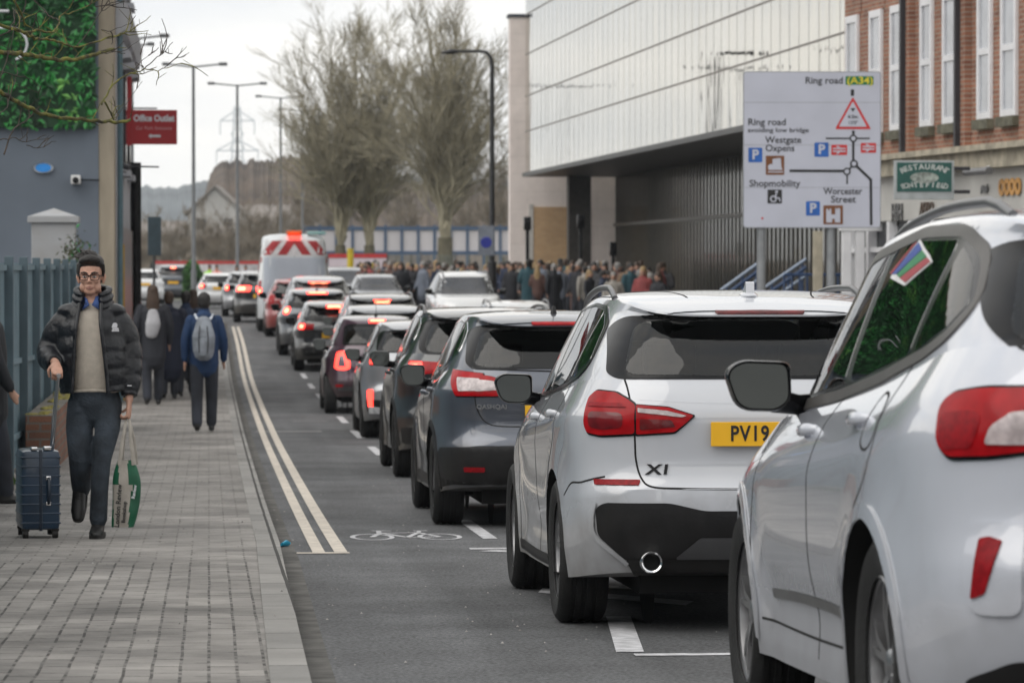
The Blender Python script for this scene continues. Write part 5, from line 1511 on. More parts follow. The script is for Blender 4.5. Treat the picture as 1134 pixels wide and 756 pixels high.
for (pa, pb) in ((1004, 1013), (1064, 1075), (1135, 1148), (1222, 1240)):
    ua, ub = u_at(pa), u_at(pb); b = MB(); wbox(b, fb_, ua, ub, .003, .11, 3.6, 15.3, bO); b.build('pilaster', BR, bb)
b = MB()
for px in (1008.5, 1069): wbox(b, fb_, u_at(px) - .05, u_at(px) + .05, .112, .2, 3.6, 15.3, bO)
b.build('downpipe', DKF, bb)
b = MB(); wbox(b, fb_, -.05, LB, .003, .20, 3.32, 3.60, bO); wbox(b, fb_, -.05, LB, .003, .32, 3.60, 3.70, bO); b.build('cornice', STN, bb)
b = MB(); wbox(b, fb_, 1.0, LB, -9.9, .04, 2.55, 3.32, bO); b.build('fascia', pmat('fascia_cream', (.50, .49, .46), rough=.5, var=.12, scale=1), bb)
b = MB(); wbox(b, fb_, .2, LB, -9.9, -.12, -.6, 2.54, bO); b.build('shopfront_glazing', DKW, bb)
b = MB(); u = .3
while u < LB: wbox(b, fb_, u, u + .16, -.11, .05, -.5, 2.54, bO); u += 1.35
wbox(b, fb_, .2, LB, -.11, .03, -.5, .35, bO); wbox(b, fb_, .2, LB, -.11, .02, 2.0, 2.09, bO)
b.build('shopfront_frame', WHF, bb)
b = MB(); wbox(b, fb_, 0, LB, -10.2, .1, 15.3, 15.7, bO); b.build('parapet', STN, bb)
# dark letters and orange panel on the fascia
def wtext(txt, size, px, py, m, name, bold=0.003):
    d = 18.8 / (.18 + (px - 567) / 4252); p = at(px, py, d)
    me = text_mesh(txt, size, .01, bold=bold)
    o = link(name, me, m, bb)
    a, u, n, L_ = fb_
    pp = p + n * .06 - bO
    o.matrix_local = Matrix(((u.x, 0, n.x, pp.x), (u.y, 0, n.y, pp.y), (0, 1, 0, pp.z), (0, 0, 0, 1)))
wtext('H|H', .40, 997, 236, GBLK, 'fascia_lettering', .012)
wtext('AEKO', .32, 1030, 232, pmat('brown_letter', (.08, .05, .03)), 'fascia_lettering')
wtext('OOOO', .34, 1122, 208, pmat('orange_letter', (.55, .28, .07), rough=.5), 'fascia_lettering', .02)
wtext('~', .6, 1094, 208, pmat('grey_letter', (.1, .1, .1)), 'fascia_lettering', .02)
# tube lights over the fascia
for px in (1066, 1108, 1180):
    d = 18.8 / (.18 + (px - 567) / 4252); p = at(px, 190, d); a, u, n, L_ = fb_
    e = empty('fascia_light', p + n * .38, label={1066: 'grey tube light over the shop fascia beside the green sign', 1108: 'second grey tube light along the shop fascia from the green sign', 1180: 'grey tube light at the far end of the shop fascia'}[px], cat='lamp', group='tube lights over the shop fascia')
    b = MB(); b.tube([-u * .62, u * .62], .062, 12); b.build('tube', pmat('tube_grey', (.16, .16, .165), rough=.4, metal=.4), e, 50)
    b = MB(); b.tube([(0, 0, 0), -n * .30 + Vector((0, 0, .12))], .02, 6); b.build('arm', WHF, e, 50)
# restaurant sign, facing us
d = 58.5; c = at(1023, 199.5, d); w2, h2 = 33.5 / 4252 * d, 21.5 / 4252 * d
rg = empty('restaurant_sign', c, label='green hanging board with pale lettering RESTAURANT on a white frame', cat='sign')
GRN = pmat('sign_green', (.02, .10, .085), rough=.45, var=.1)
b = MB(); b.bbox(-w2, w2, -.04, .04, -h2, h2, .01); b.build('frame', pmat('sign_frame_grey', (.42, .45, .46), rough=.5), rg)
b = MB(); b.box(-w2 + .04, w2 - .04, -.05, -.041, -h2 + .12, h2 - .03); b.build('panel', GRN, rg)
OFF = pmat('sign_offwhite', (.52, .56, .54), rough=.5)
def arc_text(parent, txt, size, R0, cx, cz, a0, a1, m, y, flip=1):
    n = len(txt)
    for i, ch in enumerate(txt):
        a = R(a0 + (a1 - a0) * i / (n - 1)); me = text_mesh(ch, size, .002, bold=.004)
        o = link('letter', me, m, parent); o.rotation_euler = (PI / 2, -(a - PI / 2) * flip if False else 0, 0)
        o.location = (cx + R0[0] * math.cos(a), y, cz + R0[1] * math.sin(a)); o.rotation_euler = Euler((PI / 2, (PI / 2 - a) * .5 * flip, 0), 'XYZ')
lt = MB()
arc_text(rg, 'RESTAURANT', .115, (.37, .10), 0, .10, 155, 25, OFF, -.053)
arc_text(rg, 'PONTEFIELD', .105, (.36, .04), 0, -.115, 155, 25, OFF, -.053)
b = MB(); b.lathe([(.001, 0), (1, 0)], 28, 'y', Matrix.Translation((0, -.054, .035)) @ Matrix.Diagonal((.22, 1, .085, 1))); b.build('oval_picture', pmat('oval_grey', (.3, .34, .31), rough=.6, var=.5, scale=14), rg)
b = MB(); b.tube([(w2, 0, h2 * .6), (w2 + .25, 0, h2 * .6)], .03, 6); b.build('bracket', DKF, rg, 50)
b = MB(); b.tube([(w2, 0, -h2 * .6), (w2 + .25, 0, -h2 * .6)], .03, 6); b.build('bracket', DKF, rg, 50)
# white porch by the shop
c = at(945, 300, 68.5)
pc = empty('shop_porch', (c.x, c.y, gz(68) + .1), label='white framed porch with posts below the direction sign, left of the shops', cat='porch')
zt = at(945, 256, 68.5).z - gz(68) - .1
for px in (905, 937, 952, 985):
    q = px_x(px, 68.5) - c.x; b = MB(); b.bbox(q - .08, q + .08, -.08, .08, 0, zt, .01); b.build('post', WHF if px != 905 else STN, pc)
b = MB(); b.bbox(px_x(930, 68.5) - c.x, px_x(990, 68.5) - c.x, -.1, .1, zt + .002, zt + .14, .01); b.build('lintel', WHF, pc)
# blue stair rails in front of the glass front
BLU = pmat('rail_blue', (.03, .07, .17), rough=.4); BLS = pmat('rail_grey', (.25, .30, .38), rough=.4, metal=.4)
for (pa, qa, pb, qb, dd, lab) in ((798, 322, 842, 290, 80, 'blue sloping stair rail left of the direction sign post'), (848, 318, 893, 287, 80, 'blue sloping stair rail between the direction sign posts')):
    p, q = at(pa, qa, dd), at(pb, qb, dd)
    e = empty('stair_rail', p, label=lab, cat='railing', group='blue stair rails by the glass front')
    for k, m_ in ((0, BLS), (-.16, BLU), (-.34, BLS)):
        b = MB(); b.tube([Vector((0, 0, k)), q - p + Vector((0, 0, k))], .04, 8); b.build('bar', m_, e, 50)
    for t in (.15, .55, .9):
        s_ = (q - p) * t; g = gz(dd) + .1 - p.z; b = MB(); b.tube([s_ + Vector((0, 0, -.02)), Vector((s_.x, s_.y, g))], .03, 6); b.build('upright', BLU, e, 50)
c = at(905, 300, 79)
e = empty('steel_railing', (c.x, c.y, gz(79) + .1), label='upright dark blue railing behind the right sign post', cat='railing')
b = MB()
x_a, x_b = px_x(868, 79) - c.x, px_x(934, 79) - c.x
x_ = x_a
while x_ < x_b: b.tube([(x_, 0, 0), (x_, 0, 1.95)], .022, 6); x_ += .16
b.build('uprights', BLU, e, 50)
for z in (.2, 1.1, 1.95): b = MB(); b.tube([(x_a, .0, z), (x_b, .0, z)], .03, 6); b.build('rail', BLU, e, 50)

# ---- direction sign
d = 56.0; s_ = d / 4252.0
c = at(899.3, 166, d)
ds = empty('direction_sign', (c.x, c.y, gz(56) + .1), (0, 0, R(-3)), 'large white road direction sign on two grey posts listing ring road and parking', 'road sign')
zc = c.z - gz(56) - .1; hw, hh = 76.5 * s_, 86.5 * s_
SGW = pmat('sign_face', (.46, .475, .55), rough=.35, var=.05, scale=1.5)
SGG = pmat('sign_back_grey', (.25, .26, .27), rough=.5, metal=.4)
b = MB(); b.prism([(p[0], p[1] + zc) for p in round_poly([(-hw, -hh), (hw, -hh), (hw, hh), (-hw, hh)], .05)], 'y', 0, .03); b.build('sign_edge', SGG, ds)
b = MB(); b.prism([(p[0], p[1] + zc) for p in round_poly([(-hw + .012, -hh + .012), (hw - .012, -hh + .012), (hw - .012, hh - .012), (-hw + .012, hh - .012)], .045)], 'y', -.004, -.001); b.build('sign_face', SGW, ds)
for px in (843.5, 921): 
    q = (px - 899.3) * s_; b = MB(); b.tube([(q, .09, -.1), (q, .09, zc + hh * .9)], .065, 14); b.build('post', SGG, ds, 50)
kx = (hw * 2) / 610.0; kz = (hh * 2) / 685.0
def sx(v): return (v - 335) * kx
def sz(v): return zc - (v - 382) * kz
SBK = pmat('sign_black', (.012, .012, .013), rough=.4); SBL = pmat('sign_blue', (.015, .10, .38), rough=.35); SBR = pmat('sign_brown', (.16, .055, .015), rough=.4)
SRD = pmat('sign_red_border', (.50, .02, .02), rough=.35); SGN = pmat('sign_route_green', (.01, .15, .045), rough=.35); SYL = pmat('sign_yellow', (.6, .5, .03), rough=.35)
def flat(poly, m, lvl, name='symbol'):
    b = MB(); b.add([(sx(p[0]), -.004 - .0025 * lvl, sz(p[1])) for p in poly], [tuple(range(len(poly)))]); o = b.build(name, m, ds); return o
def R4(x0, y0, x1, y1, r=6): return round_poly([(x0, y0), (x1, y0), (x1, y1), (x0, y1)], r, 3)
def circ(cx, cy, r, n=24): return [(cx + r * math.cos(2 * PI * i / n), cy + r * math.sin(2 * PI * i / n)) for i in range(n)]
def stroke(p, q, w): 
    v = Vector(q) - Vector(p); v.normalize(); n = Vector((-v.y, v.x)) * w / 2
    return [tuple(Vector(p) + n), tuple(Vector(q) + n), tuple(Vector(q) - n), tuple(Vector(p) - n)]
def st(txt, x, y, h, m=None, lvl=1, align='LEFT', wpx=None, bold=.030, name='lettering'):
    size = h * kz * 1.38
    me = text_mesh(txt, size, 0, align, bold * size * .55)
    if wpx:
        xs_ = [v.co.x for v in me.vertices]; w_ = max(xs_) - min(xs_); me.transform(Matrix.Diagonal((wpx * kx / w_, 1, 1, 1)))
    o = link(name, me, m or SBK, ds); o.rotation_euler = (PI / 2, 0, 0); o.location = (sx(x), -.004 - .0025 * lvl, sz(y))
st('Ring road', 303, 80, 30, wpx=165); flat(R4(482, 60, 606, 98, 5), SGN, 1, 'route_panel'); st('(A34)', 487, 80, 32, SYL, 2, wpx=114)
flat(stroke((513, 118), (513, 146), 15), SBK, 1)
flat(round_poly([(515, 150), (596, 292), (436, 292)], 8, 3), SRD, 1, 'warning_triangle'); flat(round_poly([(515, 170), (577, 281), (453, 281)], 5, 3), SGW, 2, 'triangle_face')
flat([(504, 200), (526, 200), (515, 216)], SBK, 3); st('4.0m', 515, 238, 17, None, 3, 'CENTER'); st('13\'0"', 515, 264, 15, None, 3, 'CENTER')
flat(stroke((517, 298), (517, 440), 11), SBK, 1); flat([(508, 306), (526, 306), (517, 296)], SBK, 1.4)
flat(stroke((396, 332), (590, 332), 7), SBK, 1.2); flat(circ(517, 332, 17), SBK, 2); flat(circ(517, 332, 10), SGW, 3)
flat(stroke((235, 474), (480, 475), 12), SBK, 1); flat(stroke((492, 475), (522, 443), 9), SBK, 1.2); flat(stroke((490, 488), (490, 532), 7), SBK, 1)
flat(stroke((524, 446), (594, 512), 12), SBK, 1.3); flat(stroke((595, 508), (597, 712), 12), SBK, 1)
flat(circ(520, 443, 18), SBK, 2); flat(circ(520, 443, 10), SGW, 3); flat(circ(489, 477, 17), SBK, 2.2); flat(circ(489, 477, 10), SGW, 3.2)
st('Ring road', 50, 262, 30, wpx=166); st('avoiding low bridge', 50, 297, 20, wpx=270); st('Westgate', 128, 340, 30, wpx=160); st('Oxpens', 128, 376, 30, wpx=128)
st('Shopmobility', 57, 530, 30, wpx=226); st('Worcester', 386, 564, 30, wpx=172); st('Street', 418, 600, 30, wpx=110)
for (x0, y0, x1, y1) in ((53, 373, 115, 437), (345, 350, 408, 413), (308, 607, 370, 670)):
    flat(R4(x0, y0, x1, y1, 5), SBL, 1, 'parking_symbol'); st('P', (x0 + x1) / 2, (y0 + y1) / 2, 42, SGW, 2, 'CENTER', bold=.06)
flat(R4(130, 408, 212, 492, 4), SBR, 1, 'leisure_symbol')
flat([(160, 422), (196, 418), (200, 462), (206, 470), (142, 470), (140, 452), (150, 444), (160, 446)], SGW, 2); flat(stroke((140, 479), (206, 479), 5), SGW, 2)
flat(R4(138, 556, 202, 617, 4), SBK, 1, 'mobility_symbol'); flat(circ(178, 566, 6), SGW, 2); flat(circ(164, 597, 15), SGW, 2); flat(circ(164, 597, 9), SBK, 3); flat(stroke((176, 574), (172, 594), 7), SGW, 4); flat(stroke((172, 592), (190, 594), 6), SGW, 4); flat(stroke((190, 592), (194, 608), 5), SGW, 4)
flat(R4(385, 625, 472, 708, 4), SBR, 1, 'castle_symbol'); flat([(398, 700), (398, 640), (406, 640), (406, 648), (412, 648), (412, 640), (420, 640), (420, 665), (438, 665), (438, 634), (446, 642), (452, 634), (460, 642), (460, 700), (436, 700), (436, 684), (424, 684), (424, 700)], SGW, 2)
for (x0, y0, x1, y1) in ((420, 360, 490, 405), (550, 352, 618, 395)):
    flat(R4(x0, y0, x1, y1, 4), SRD, 1, 'rail_symbol'); cy = (y0 + y1) / 2
    flat(stroke((x0 + 7, cy - 6), (x1 - 7, cy - 6), 6), SGW, 2); flat(stroke((x0 + 7, cy + 6), (x1 - 7, cy + 6), 6), SGW, 2)
    flat(stroke((x0 + 24, cy - 17), (x0 + 44, cy - 4), 6), SGW, 3); flat(stroke((x0 + 44, cy + 2), (x0 + 24, cy + 17), 6), SGW, 3)
SEAM = pmat('sign_seam', (.28, .29, .32), rough=.5)
for y in (175, 361, 547): flat(stroke((33, y), (637, y), 2.2), SEAM, .5, 'panel_seam')
flat(circ(115, 682, 5), SRD, 1)
# ============================================================ REST OF THE QUEUE
def lampset(x0, x1, z0, z1, barz, lit=True, w=.17):
    return dict(lamps=lamp_box(x0, x1, z0, z1, lit=lit), centre=glow_bar(barz, w) if lit else [])
def far(name, label, base, L, W, H, paint, cx, yax, lamps, group=QG, cat='car', hi=False, plate=None, flip=False, **over):
    S = scaled(base, L, W, H, **over); S.update(lamps)
    S['msize'] = (.100, .078)
    if not S.get('mast'): S['mast'] = None
    return build_car(name, label, cat, S, paint, (cx, (yax - S['ax'][0]) if not flip else yax), group=group, hi=hi, plate=plate, flip=flip)
BUMP = lambda W, z=.5: [('rear_bumper', [(-W / 2 + .06, z), (W / 2 - .06, z), (W / 2 - .08, .34), (-W / 2 + .08, .34)], 'B', .004, BLK, .03)]
far('dark_car', 'black crossover with roof rails directly ahead of the gunmetal car', Q, 4.5, 1.84, 1.66, PDARK, 2.70, 37.4,
    lampset(-.84, -.5, 1.0, 1.14, 1.53), hi=True, rail=(.60, .8, 3.0, .05), mast=None, trimc=BUMP(1.84))
far('silver_car', 'small silver hatchback with lit red lamp between the black crossover and the plum car', X, 4.0, 1.73, 1.50, PSILV, 2.78, 49.0,
    dict(lamps=lamp_box(-.80, -.5, .93, 1.05) + [([(-.80, .62), (-.70, .63), (-.70, .40), (-.78, .40)], 25, .014, LIT, .02), ([(-.78, .33), (-.55, .33), (-.55, .40), (-.78, .42)], 20, .016, WHITEL, .01)], centre=[]), hi=True, rail=None, fin=None, trimc=BUMP(1.73))
# plum retro hatchback
T = scaled(Q, 3.57, 1.63, 1.49)
T.update(r=.29, arch=.325, ax=(.60, 2.90), tw=.185, nr=4.2, gnr=3.6, wr=.52, flare=.02, clad=None, mast=1.0, mastl=.26,
         zb=[(0, 1.03), (.5, 1.03), (1.2, 1.0), (2.4, .95), (3.0, .88), (3.57, .70)], dlotrim=None,
         yr=[(.2, .20), (.31, .12), (.40, .04), (.50, 0), (.62, .02), (.75, .03), (.90, .07), (1.03, .14)],
         gr=[(0, .15), (.3, .24), (.6, .36), (.8, .47), (.88, .50), (.96, .60), (1.0, .8)], gf=[(0, 2.75), (.5, 2.4), (.9, 2.1), (1, 2.0)],
         zr=[(.3, 1.40), (.6, 1.44), (1.0, 1.475), (1.5, 1.49), (2.0, 1.47), (2.5, 1.38)],
         dlo=[(.70, 1.10), (1.1, 1.07), (2.62, 1.0), (2.4, 1.15), (2.1, 1.33), (1.5, 1.385), (1.0, 1.37), (.78, 1.28)],
         panes=[[(.76, 1.12), (1.18, 1.09), (1.18, 1.36), (1.0, 1.35), (.82, 1.27)], [(1.26, 1.085), (2.52, 1.02), (2.35, 1.14), (2.08, 1.30), (1.5, 1.36), (1.26, 1.36)]],
         rear_black=[(-.54, 1.04), (.54, 1.04), (.50, 1.32), (.42, 1.36), (-.42, 1.36), (-.50, 1.32)], rear_glass=[(-.50, 1.07), (.50, 1.07), (.46, 1.31), (-.46, 1.31)],
         wind=[(-.5, .98), (.5, .98), (.44, 1.36), (-.44, 1.36)], mirror=(.84, 2.2, 1.02), handles=[(1.45, .93)], plate=(.0, .76, 0), centre=glow_bar(1.395, .13), handlemat=CHROME,
         trimc=[('bumper_strip', [(-.60, .42), (.60, .42), (.60, .36), (-.60, .36)], 'B', .010, SATIN, .01)],
         lamps=[([(-.69, .70), (-.66, .93), (-.60, .95), (-.48, .95), (-.45, .93), (-.43, .70), (-.50, .67), (-.62, .67)], 12, .012, LIT, .03),
                ([(-.62, .72), (-.60, .88), (-.53, .88), (-.50, .72)], 12, .020, PPURP, .02),
                ([(-.66, .45), (-.54, .45), (-.54, .42), (-.66, .42)], 12, .02, REDL, .01)])
T['w'] = [(a, min(b, .80)) for a, b in T['w']]; T['w'][-1] = (1.03, .70); T['w'][-2] = (.97, .745); T['w'][-3] = (.90, .775)
build_car('plum_car', 'small rounded plum-coloured hatchback with ring-shaped lit tail lamp and tall aerial', 'car', T, PPURP, (2.56, 57.9), group=QG, plate='EK14', hi=True)
far('silver_car', 'pale silver car whose roof shows just above the plum hatchback', X, 4.4, 1.82, 1.60, PSILV, 3.05, 66.6, dict(lamps=[], centre=[]), rail=None, fin=None)
far('dark_car', 'dark people carrier with lit high brake light behind the plum car', Q, 4.5, 1.84, 1.74, PDARK, 3.28, 73.4, lampset(-.84, -.6, 1.0, 1.2, 1.60), rail=(.60, .5, 3.2, .05), mast=None)
far('black_hatchback', 'black hatchback with lit red lamps and white-reflecting roof left of the plum car', Q, 4.0, 1.70, 1.46, PDARK, 2.62, 81.0, lampset(-.80, -.42, .87, 1.02, 1.36), mast=None, trimc=BUMP(1.7))
far('grey_car', 'dark grey hatchback with round lit brake lamp in front of the black hatchback', Q, 4.2, 1.78, 1.52, PSLATE, 2.47, 88.2, dict(lamps=[([(-.80, .95), (-.62, .95), (-.62, 1.12), (-.80, 1.12)], 30, .014, LIT, .08), ([(-.76, .99), (-.66, .99), (-.66, 1.08), (-.76, 1.08)], 30, .02, LITS, .04)], centre=glow_bar(1.43, .24)), mast=.6, mastl=.15)
far('silver_car', 'tall silver car with wide lit high brake light just right of the van', X, 4.5, 1.84, 1.68, PSILV, 2.69, 94.5, lampset(-.84, -.6, 1.0, 1.2, 1.52, w=.26), fin=None, rail=None)
far('red_car', 'small red car tucked between the tall silver car and the van', X, 4.0, 1.74, 1.53, PRED, 2.33, 101, dict(lamps=lamp_box(-.8, -.6, .85, 1.1, lit=False), centre=[]), fin=None, rail=None)
# high-roof van with chevrons
V_ = dict(L=5.6, W=2.02, yc=2.6, r=.34, ax=(1.0, 4.4), arch=.39, archz=.005, tw=.23, tin=.02, wr=.86, flare=.01, nr=14, nf=5, gnr=11, gnf=6, tumble=1.0,
    zlow=[(0, .38), (5.6, .3)], zb=[(0, 1.35), (3.6, 1.30), (4.4, 1.2), (5.6, .95)], zr=[(.0, 2.62), (.3, 2.68), (2, 2.70), (3.4, 2.66), (4.0, 2.4)],
    w=[(.3, .97), (.5, .99), (.9, 1.0), (1.2, 1.0), (1.35, .99)], yr=[(.3, .08), (.5, 0), (1.36, .0)], yf=[(0, 5.5), (.4, 5.6), (1, 5.35)],
    gr=[(0, .0), (.6, .02), (.9, .05), (1, .15)], gf=[(0, 4.7), (.5, 4.2), (.9, 3.8), (1, 3.5)], dlo=None,
    rear_black=None, rear_glass=None, wind=[(-.8, 1.35), (.8, 1.35), (.75, 2.1), (-.75, 2.1)], mirror=(1.12, 4.3, 1.45), handles=[], plate=(-.005, .62, 0), gaps=[([(0, .5), (0, 2.45)], 'B')],
    lamps=[([(-.99, .98), (-.90, .98), (-.90, 1.42), (-.99, 1.42)], 14, .012, REDL, .02), ([(-.985, 1.02), (-.88, 1.02), (-.88, 1.22), (-.985, 1.22)], 14, .02, LIT, .04), ([(-.95, 1.07), (-.90, 1.07), (-.90, 1.17), (-.95, 1.17)], 14, .026, LITS, .02),
           ([(-.995, 1.9), (-.93, 1.9), (-.93, 2.05), (-.995, 2.05)], 14, .012, REDL, .01)],
    trimc=[('door_panel', [(-.83, .75), (.83, .75), (.83, 2.05), (-.83, 2.05)], 'B', .006, paint_mat('van_grey', (.38, .42, .48), dirt=.3, rough=.45, coat=.2), .04),
           ('chevron_board', [(-.92, 2.10), (.92, 2.10), (.86, 2.52), (-.86, 2.52)], 'B', .006, pmat('chevron_white', (.55, .55, .56), rough=.5), .02)],
    )
van, vsurf = build_car('high_roof_van', 'white high-roof van with red and white chevron board and amber beacon bar', 'van', V_, paint_mat('van_white', (.55, .58, .60), dirt=.4, rough=.35), (2.34, 105.2), group=QG, plate='', hi=False)
CHV = pmat('chevron_red', (.34, .02, .025), rough=.45)
gs = []
for (a, c) in ((-.90, -.60), (-.46, -.20)):
    gs.append(patch_geo(vsurf, [(a, 2.12), (a + .25, 2.12), (c + .25, 2.50), (c + .0, 2.50)], 'B', .012, .12, .003))
    geo_obj('chevron_stripe', [gs[-1]], [CHV], van); geo_obj('chevron_stripe', [mirrored(gs[-1])], [CHV], van)
b = MB(); b.bbox(-.21, .21, .1, .3, 2.66, 2.78, .03); b.build('beacon_bar', pmat('beacon_amber', (.7, .12, .01), rough=.4), van, 50)
b = MB(); b.bbox(-.17, .17, -.02, .06, 2.55, 2.64, .02); b.build('high_brake_light', LIT, van, 50)
b = MB(); b.bbox(.36, .86, .1, .4, 2.67, 2.76, .03); b.build('roof_box', pmat('pale_teal', (.25, .45, .45), rough=.4), van, 50)
# beyond the van
far('dark_car', 'dark hatchback with pale roof and bright tail lamp at the left edge of the van', Q, 4.1, 1.74, 1.55, PDARK, rx(290, 117), 118, dict(lamps=[([(-.8, .95), (-.35, .95), (-.35, 1.12), (-.8, 1.12)], 25, .014, LIT, .04), ([(-.74, .99), (-.5, .99), (-.5, 1.08), (-.74, 1.08)], 25, .02, LITS, .03)], centre=[]), mast=None)
far('silver_car', 'silver car with one lit lamp, second to the left of the van', Q, 4.2, 1.76, 1.50, PSILV, rx(275, 127), 128, lampset(-.8, -.55, .85, 1.05, 1.40), mast=None)
far('white_car', 'low white saloon with two small lit lamps near the blue-jacketed walkers', X, 4.6, 1.80, 1.42, PWHF, rx(243, 152), 152, dict(lamps=lamp_box(-.8, -.5, .8, 1.0), centre=[]), fin=None, rail=None)
far('dark_car', 'dark people carrier with yellow plate and high brake light beyond the group of walkers', Q, 4.6, 1.90, 1.80, PSLATE, rx(192, 188), 188, dict(lamps=[], centre=glow_bar(1.66, .14)), mast=None)
far('white_car', 'white hatchback half hidden behind the street-front building and walkers', X, 4.3, 1.8, 1.60, PWHF, rx(160, 175), 176, dict(lamps=[], centre=[]), fin=None, rail=None)
OG = 'oncoming cars facing the camera in the right lane'
grille = lambda W: [('front_grille', [(-.45, .55), (.45, .55), (.50, .78), (-.50, .78)], 'F', .006, GBLK, .04), ('front_plate', [(-.26, .50), (.26, .50), (.26, .40), (-.26, .40)], 'F', .012, CLRL, .01)]
hl = lambda: [('headlight', [(-.84, .70), (-.55, .66), (-.52, .80), (-.80, .84)], 'F', .010, CLRL, .04)]
far('white_car', 'oncoming white off-roader with roof rails and pale windscreen in front of the crowd', X, 4.7, 1.92, 1.70, PWHF, rx(521, 100), 104.6, dict(lamps=[], centre=[]), OG, flip=True, trimc=grille(1.9), trim=hl(), rail=(.62, .9, 3.1, .05), fin=None)
far('silver_car', 'oncoming low silver saloon left of the white off-roader', X, 4.5, 1.82, 1.45, PSILV, rx(421, 121), 125.5, dict(lamps=[], centre=[]), OG, flip=True, trimc=grille(1.8), trim=hl(), rail=None, fin=None)
far('silver_car', 'oncoming pale car with dark windscreen just right of the van', X, 4.5, 1.84, 1.62, PSILV, rx(384, 134), 138.5, dict(lamps=[], centre=[]), OG, flip=True, trimc=grille(1.8), trim=hl(), rail=None, fin=None)
far('white_car', 'oncoming white estate car mostly hidden behind the gunmetal crossover', X, 4.6, 1.84, 1.52, PWHF, rx(585, 76), 80.6, dict(lamps=[], centre=[]), OG, flip=True, trimc=grille(1.8), trim=hl(), rail=(.62, .9, 3.1, .06), fin=None)

# ============================================================ LAMPS, FAR SCENERY
POLE = pmat('lamp_pole_grey', (.10, .105, .11), rough=.5, metal=.4)
POLEB = pmat('lamp_pole_black', (.02, .02, .022), rough=.45)
def double_lamp(px, py, pl, pr_, d, lab):
    c = at(px, 300, d); g = gz(d); zt = at(px, py, d).z - g
    e = empty('street_lamp', (c.x, c.y, g), (0, 0, -TH), lab, 'street lamp', 'tall double-armed street lamps')
    b = MB(); b.tube([(0, 0, -.1), (0, 0, 1.5), (0, 0, 1.52), (0, 0, zt)], [.11, .11, .085, .055], 10); b.build('pole', POLE, e, 50)
    for k in (pl, pr_):
        w = (k - px) / 4252 * d; s = 1 if w > 0 else -1
        b = MB(); b.tube([(0, 0, zt - .05), (w * .8, 0, zt + .06)], .035, 6); b.build('arm', POLE, e, 50)
        b = MB(); b.bbox(min(w * .75, w), max(w * .75, w), -.13, .13, zt + .0, zt + .13, .04); b.build('lamp_head', POLE, e, 50)
double_lamp(214.5, 73, 180, 252, 150, 'tall double-armed street lamp just right of the red projecting sign')
double_lamp(263, 94, 230, 296, 182, 'tall double-armed street lamp in front of the electricity pylon')
double_lamp(311, 108, 283, 338, 215, 'tall double-armed street lamp above the white van')
double_lamp(335, 122, 308, 356, 255, 'faint double-armed street lamp against the big bare trees')
double_lamp(146, 42, 110, 188, 125, 'street lamp whose upper arm sticks out from behind the painted building')
double_lamp(140, 51, 108, 171, 138, 'street lamp whose lower arm sticks out from behind the painted building')
d = 110; c = at(545, 300, d); g = gz(d) + .1
e = empty('street_lamp', (c.x, c.y, g), (0, 0, -TH), 'black street lamp with curved arm and round blue parking sign on its pole', 'street lamp')
zt = at(545, 57, d).z - g; w = (489 - 545) / 4252 * d
b = MB(); b.tube([(0, 0, -.1), (0, 0, 1.8), (0, 0, 1.82), (0, 0, zt - .45)], [.13, .13, .08, .065], 10)
b.tube([(0, 0, zt - .46), (-.03, 0, zt - .2), (-.15, 0, zt - .03), (-.35, 0, zt), (w * .7, 0, zt)], [.06, .055, .05, .045, .04], 8); b.build('pole', POLEB, e, 50)
b = MB(); b.tube([(w * .68, 0, zt), (w * .8, 0, zt - .01), (w, 0, zt - .04)], [(.05, .05), (.14, .08), (.08, .03)], 8, ref=(0, 1, 0)); b.build('lamp_head', POLEB, e, 60)
z1 = at(545, 250, d).z - g; z2 = at(545, 283, d).z - g
b = MB(); b.bbox(-.40, .06, -.12, -.09, z2, z1, .01); pl = b.build('sign_plate', pmat('plate_grey', (.17, .19, .23), rough=.5), e)
b = MB(); b.lathe([(.001, -.13), (.15, -.13), (.16, -.122)], 24, 'y', Matrix.Translation((-.17, 0, (z1 + z2) / 2 - .05))); b.build('sign_disc', pmat('disc_blue', (.02, .03, .28), rough=.4), e)
# bare trees
BARK = pmat('bark_grey_green', (.10, .09, .06), rough=.95, var=.35, scale=2, bump=.4)
TWIG = pmat('twig_olive', (.26, .235, .165), rough=.9, var=.3, scale=.6)
TWIGB = pmat('twig_brown', (.20, .17, .135), rough=.9, var=.3, scale=.6)
def grow(b, rnd, p, d, L, r, depth, kids, spread, up, mn=.006, wob=.12, taper=.55):
    n = 5 if depth > 1 else 3
    pts = [p]; dd = d.normalized()
    for i in range(n):
        dd = (dd + Vector((rnd.gauss(0, wob), rnd.gauss(0, wob), rnd.gauss(0, wob * .6) + up)) ).normalized()
        pts.append(pts[-1] + dd * L / n)
    b.tube(pts, [max(mn, r * (1 - (1 - taper) * i / n)) for i in range(n + 1)], 7 if depth > 2 else 4 if depth > 1 else 3, caps=False)
    if depth == 0: return
    for k in range(kids[-depth] if depth <= len(kids) else 4):
        t = rnd.uniform(.25, 1.0) if depth < 4 else rnd.uniform(.05, 1.0)
        i = min(int(t * n), n - 1); q = pts[i].lerp(pts[i + 1], t * n - i)
        loc = (pts[i + 1] - pts[i]).normalized()
        a = loc.orthogonal().normalized(); a = Matrix.Rotation(rnd.uniform(0, 6.283), 3, loc) @ a
        nd = (loc + a * spread * rnd.uniform(.5, 1.25)).normalized()
        grow(b, rnd, q, nd, L * rnd.uniform(.45, .72), r * rnd.uniform(.38, .55), depth - 1, kids, spread, up, mn, wob, taper)
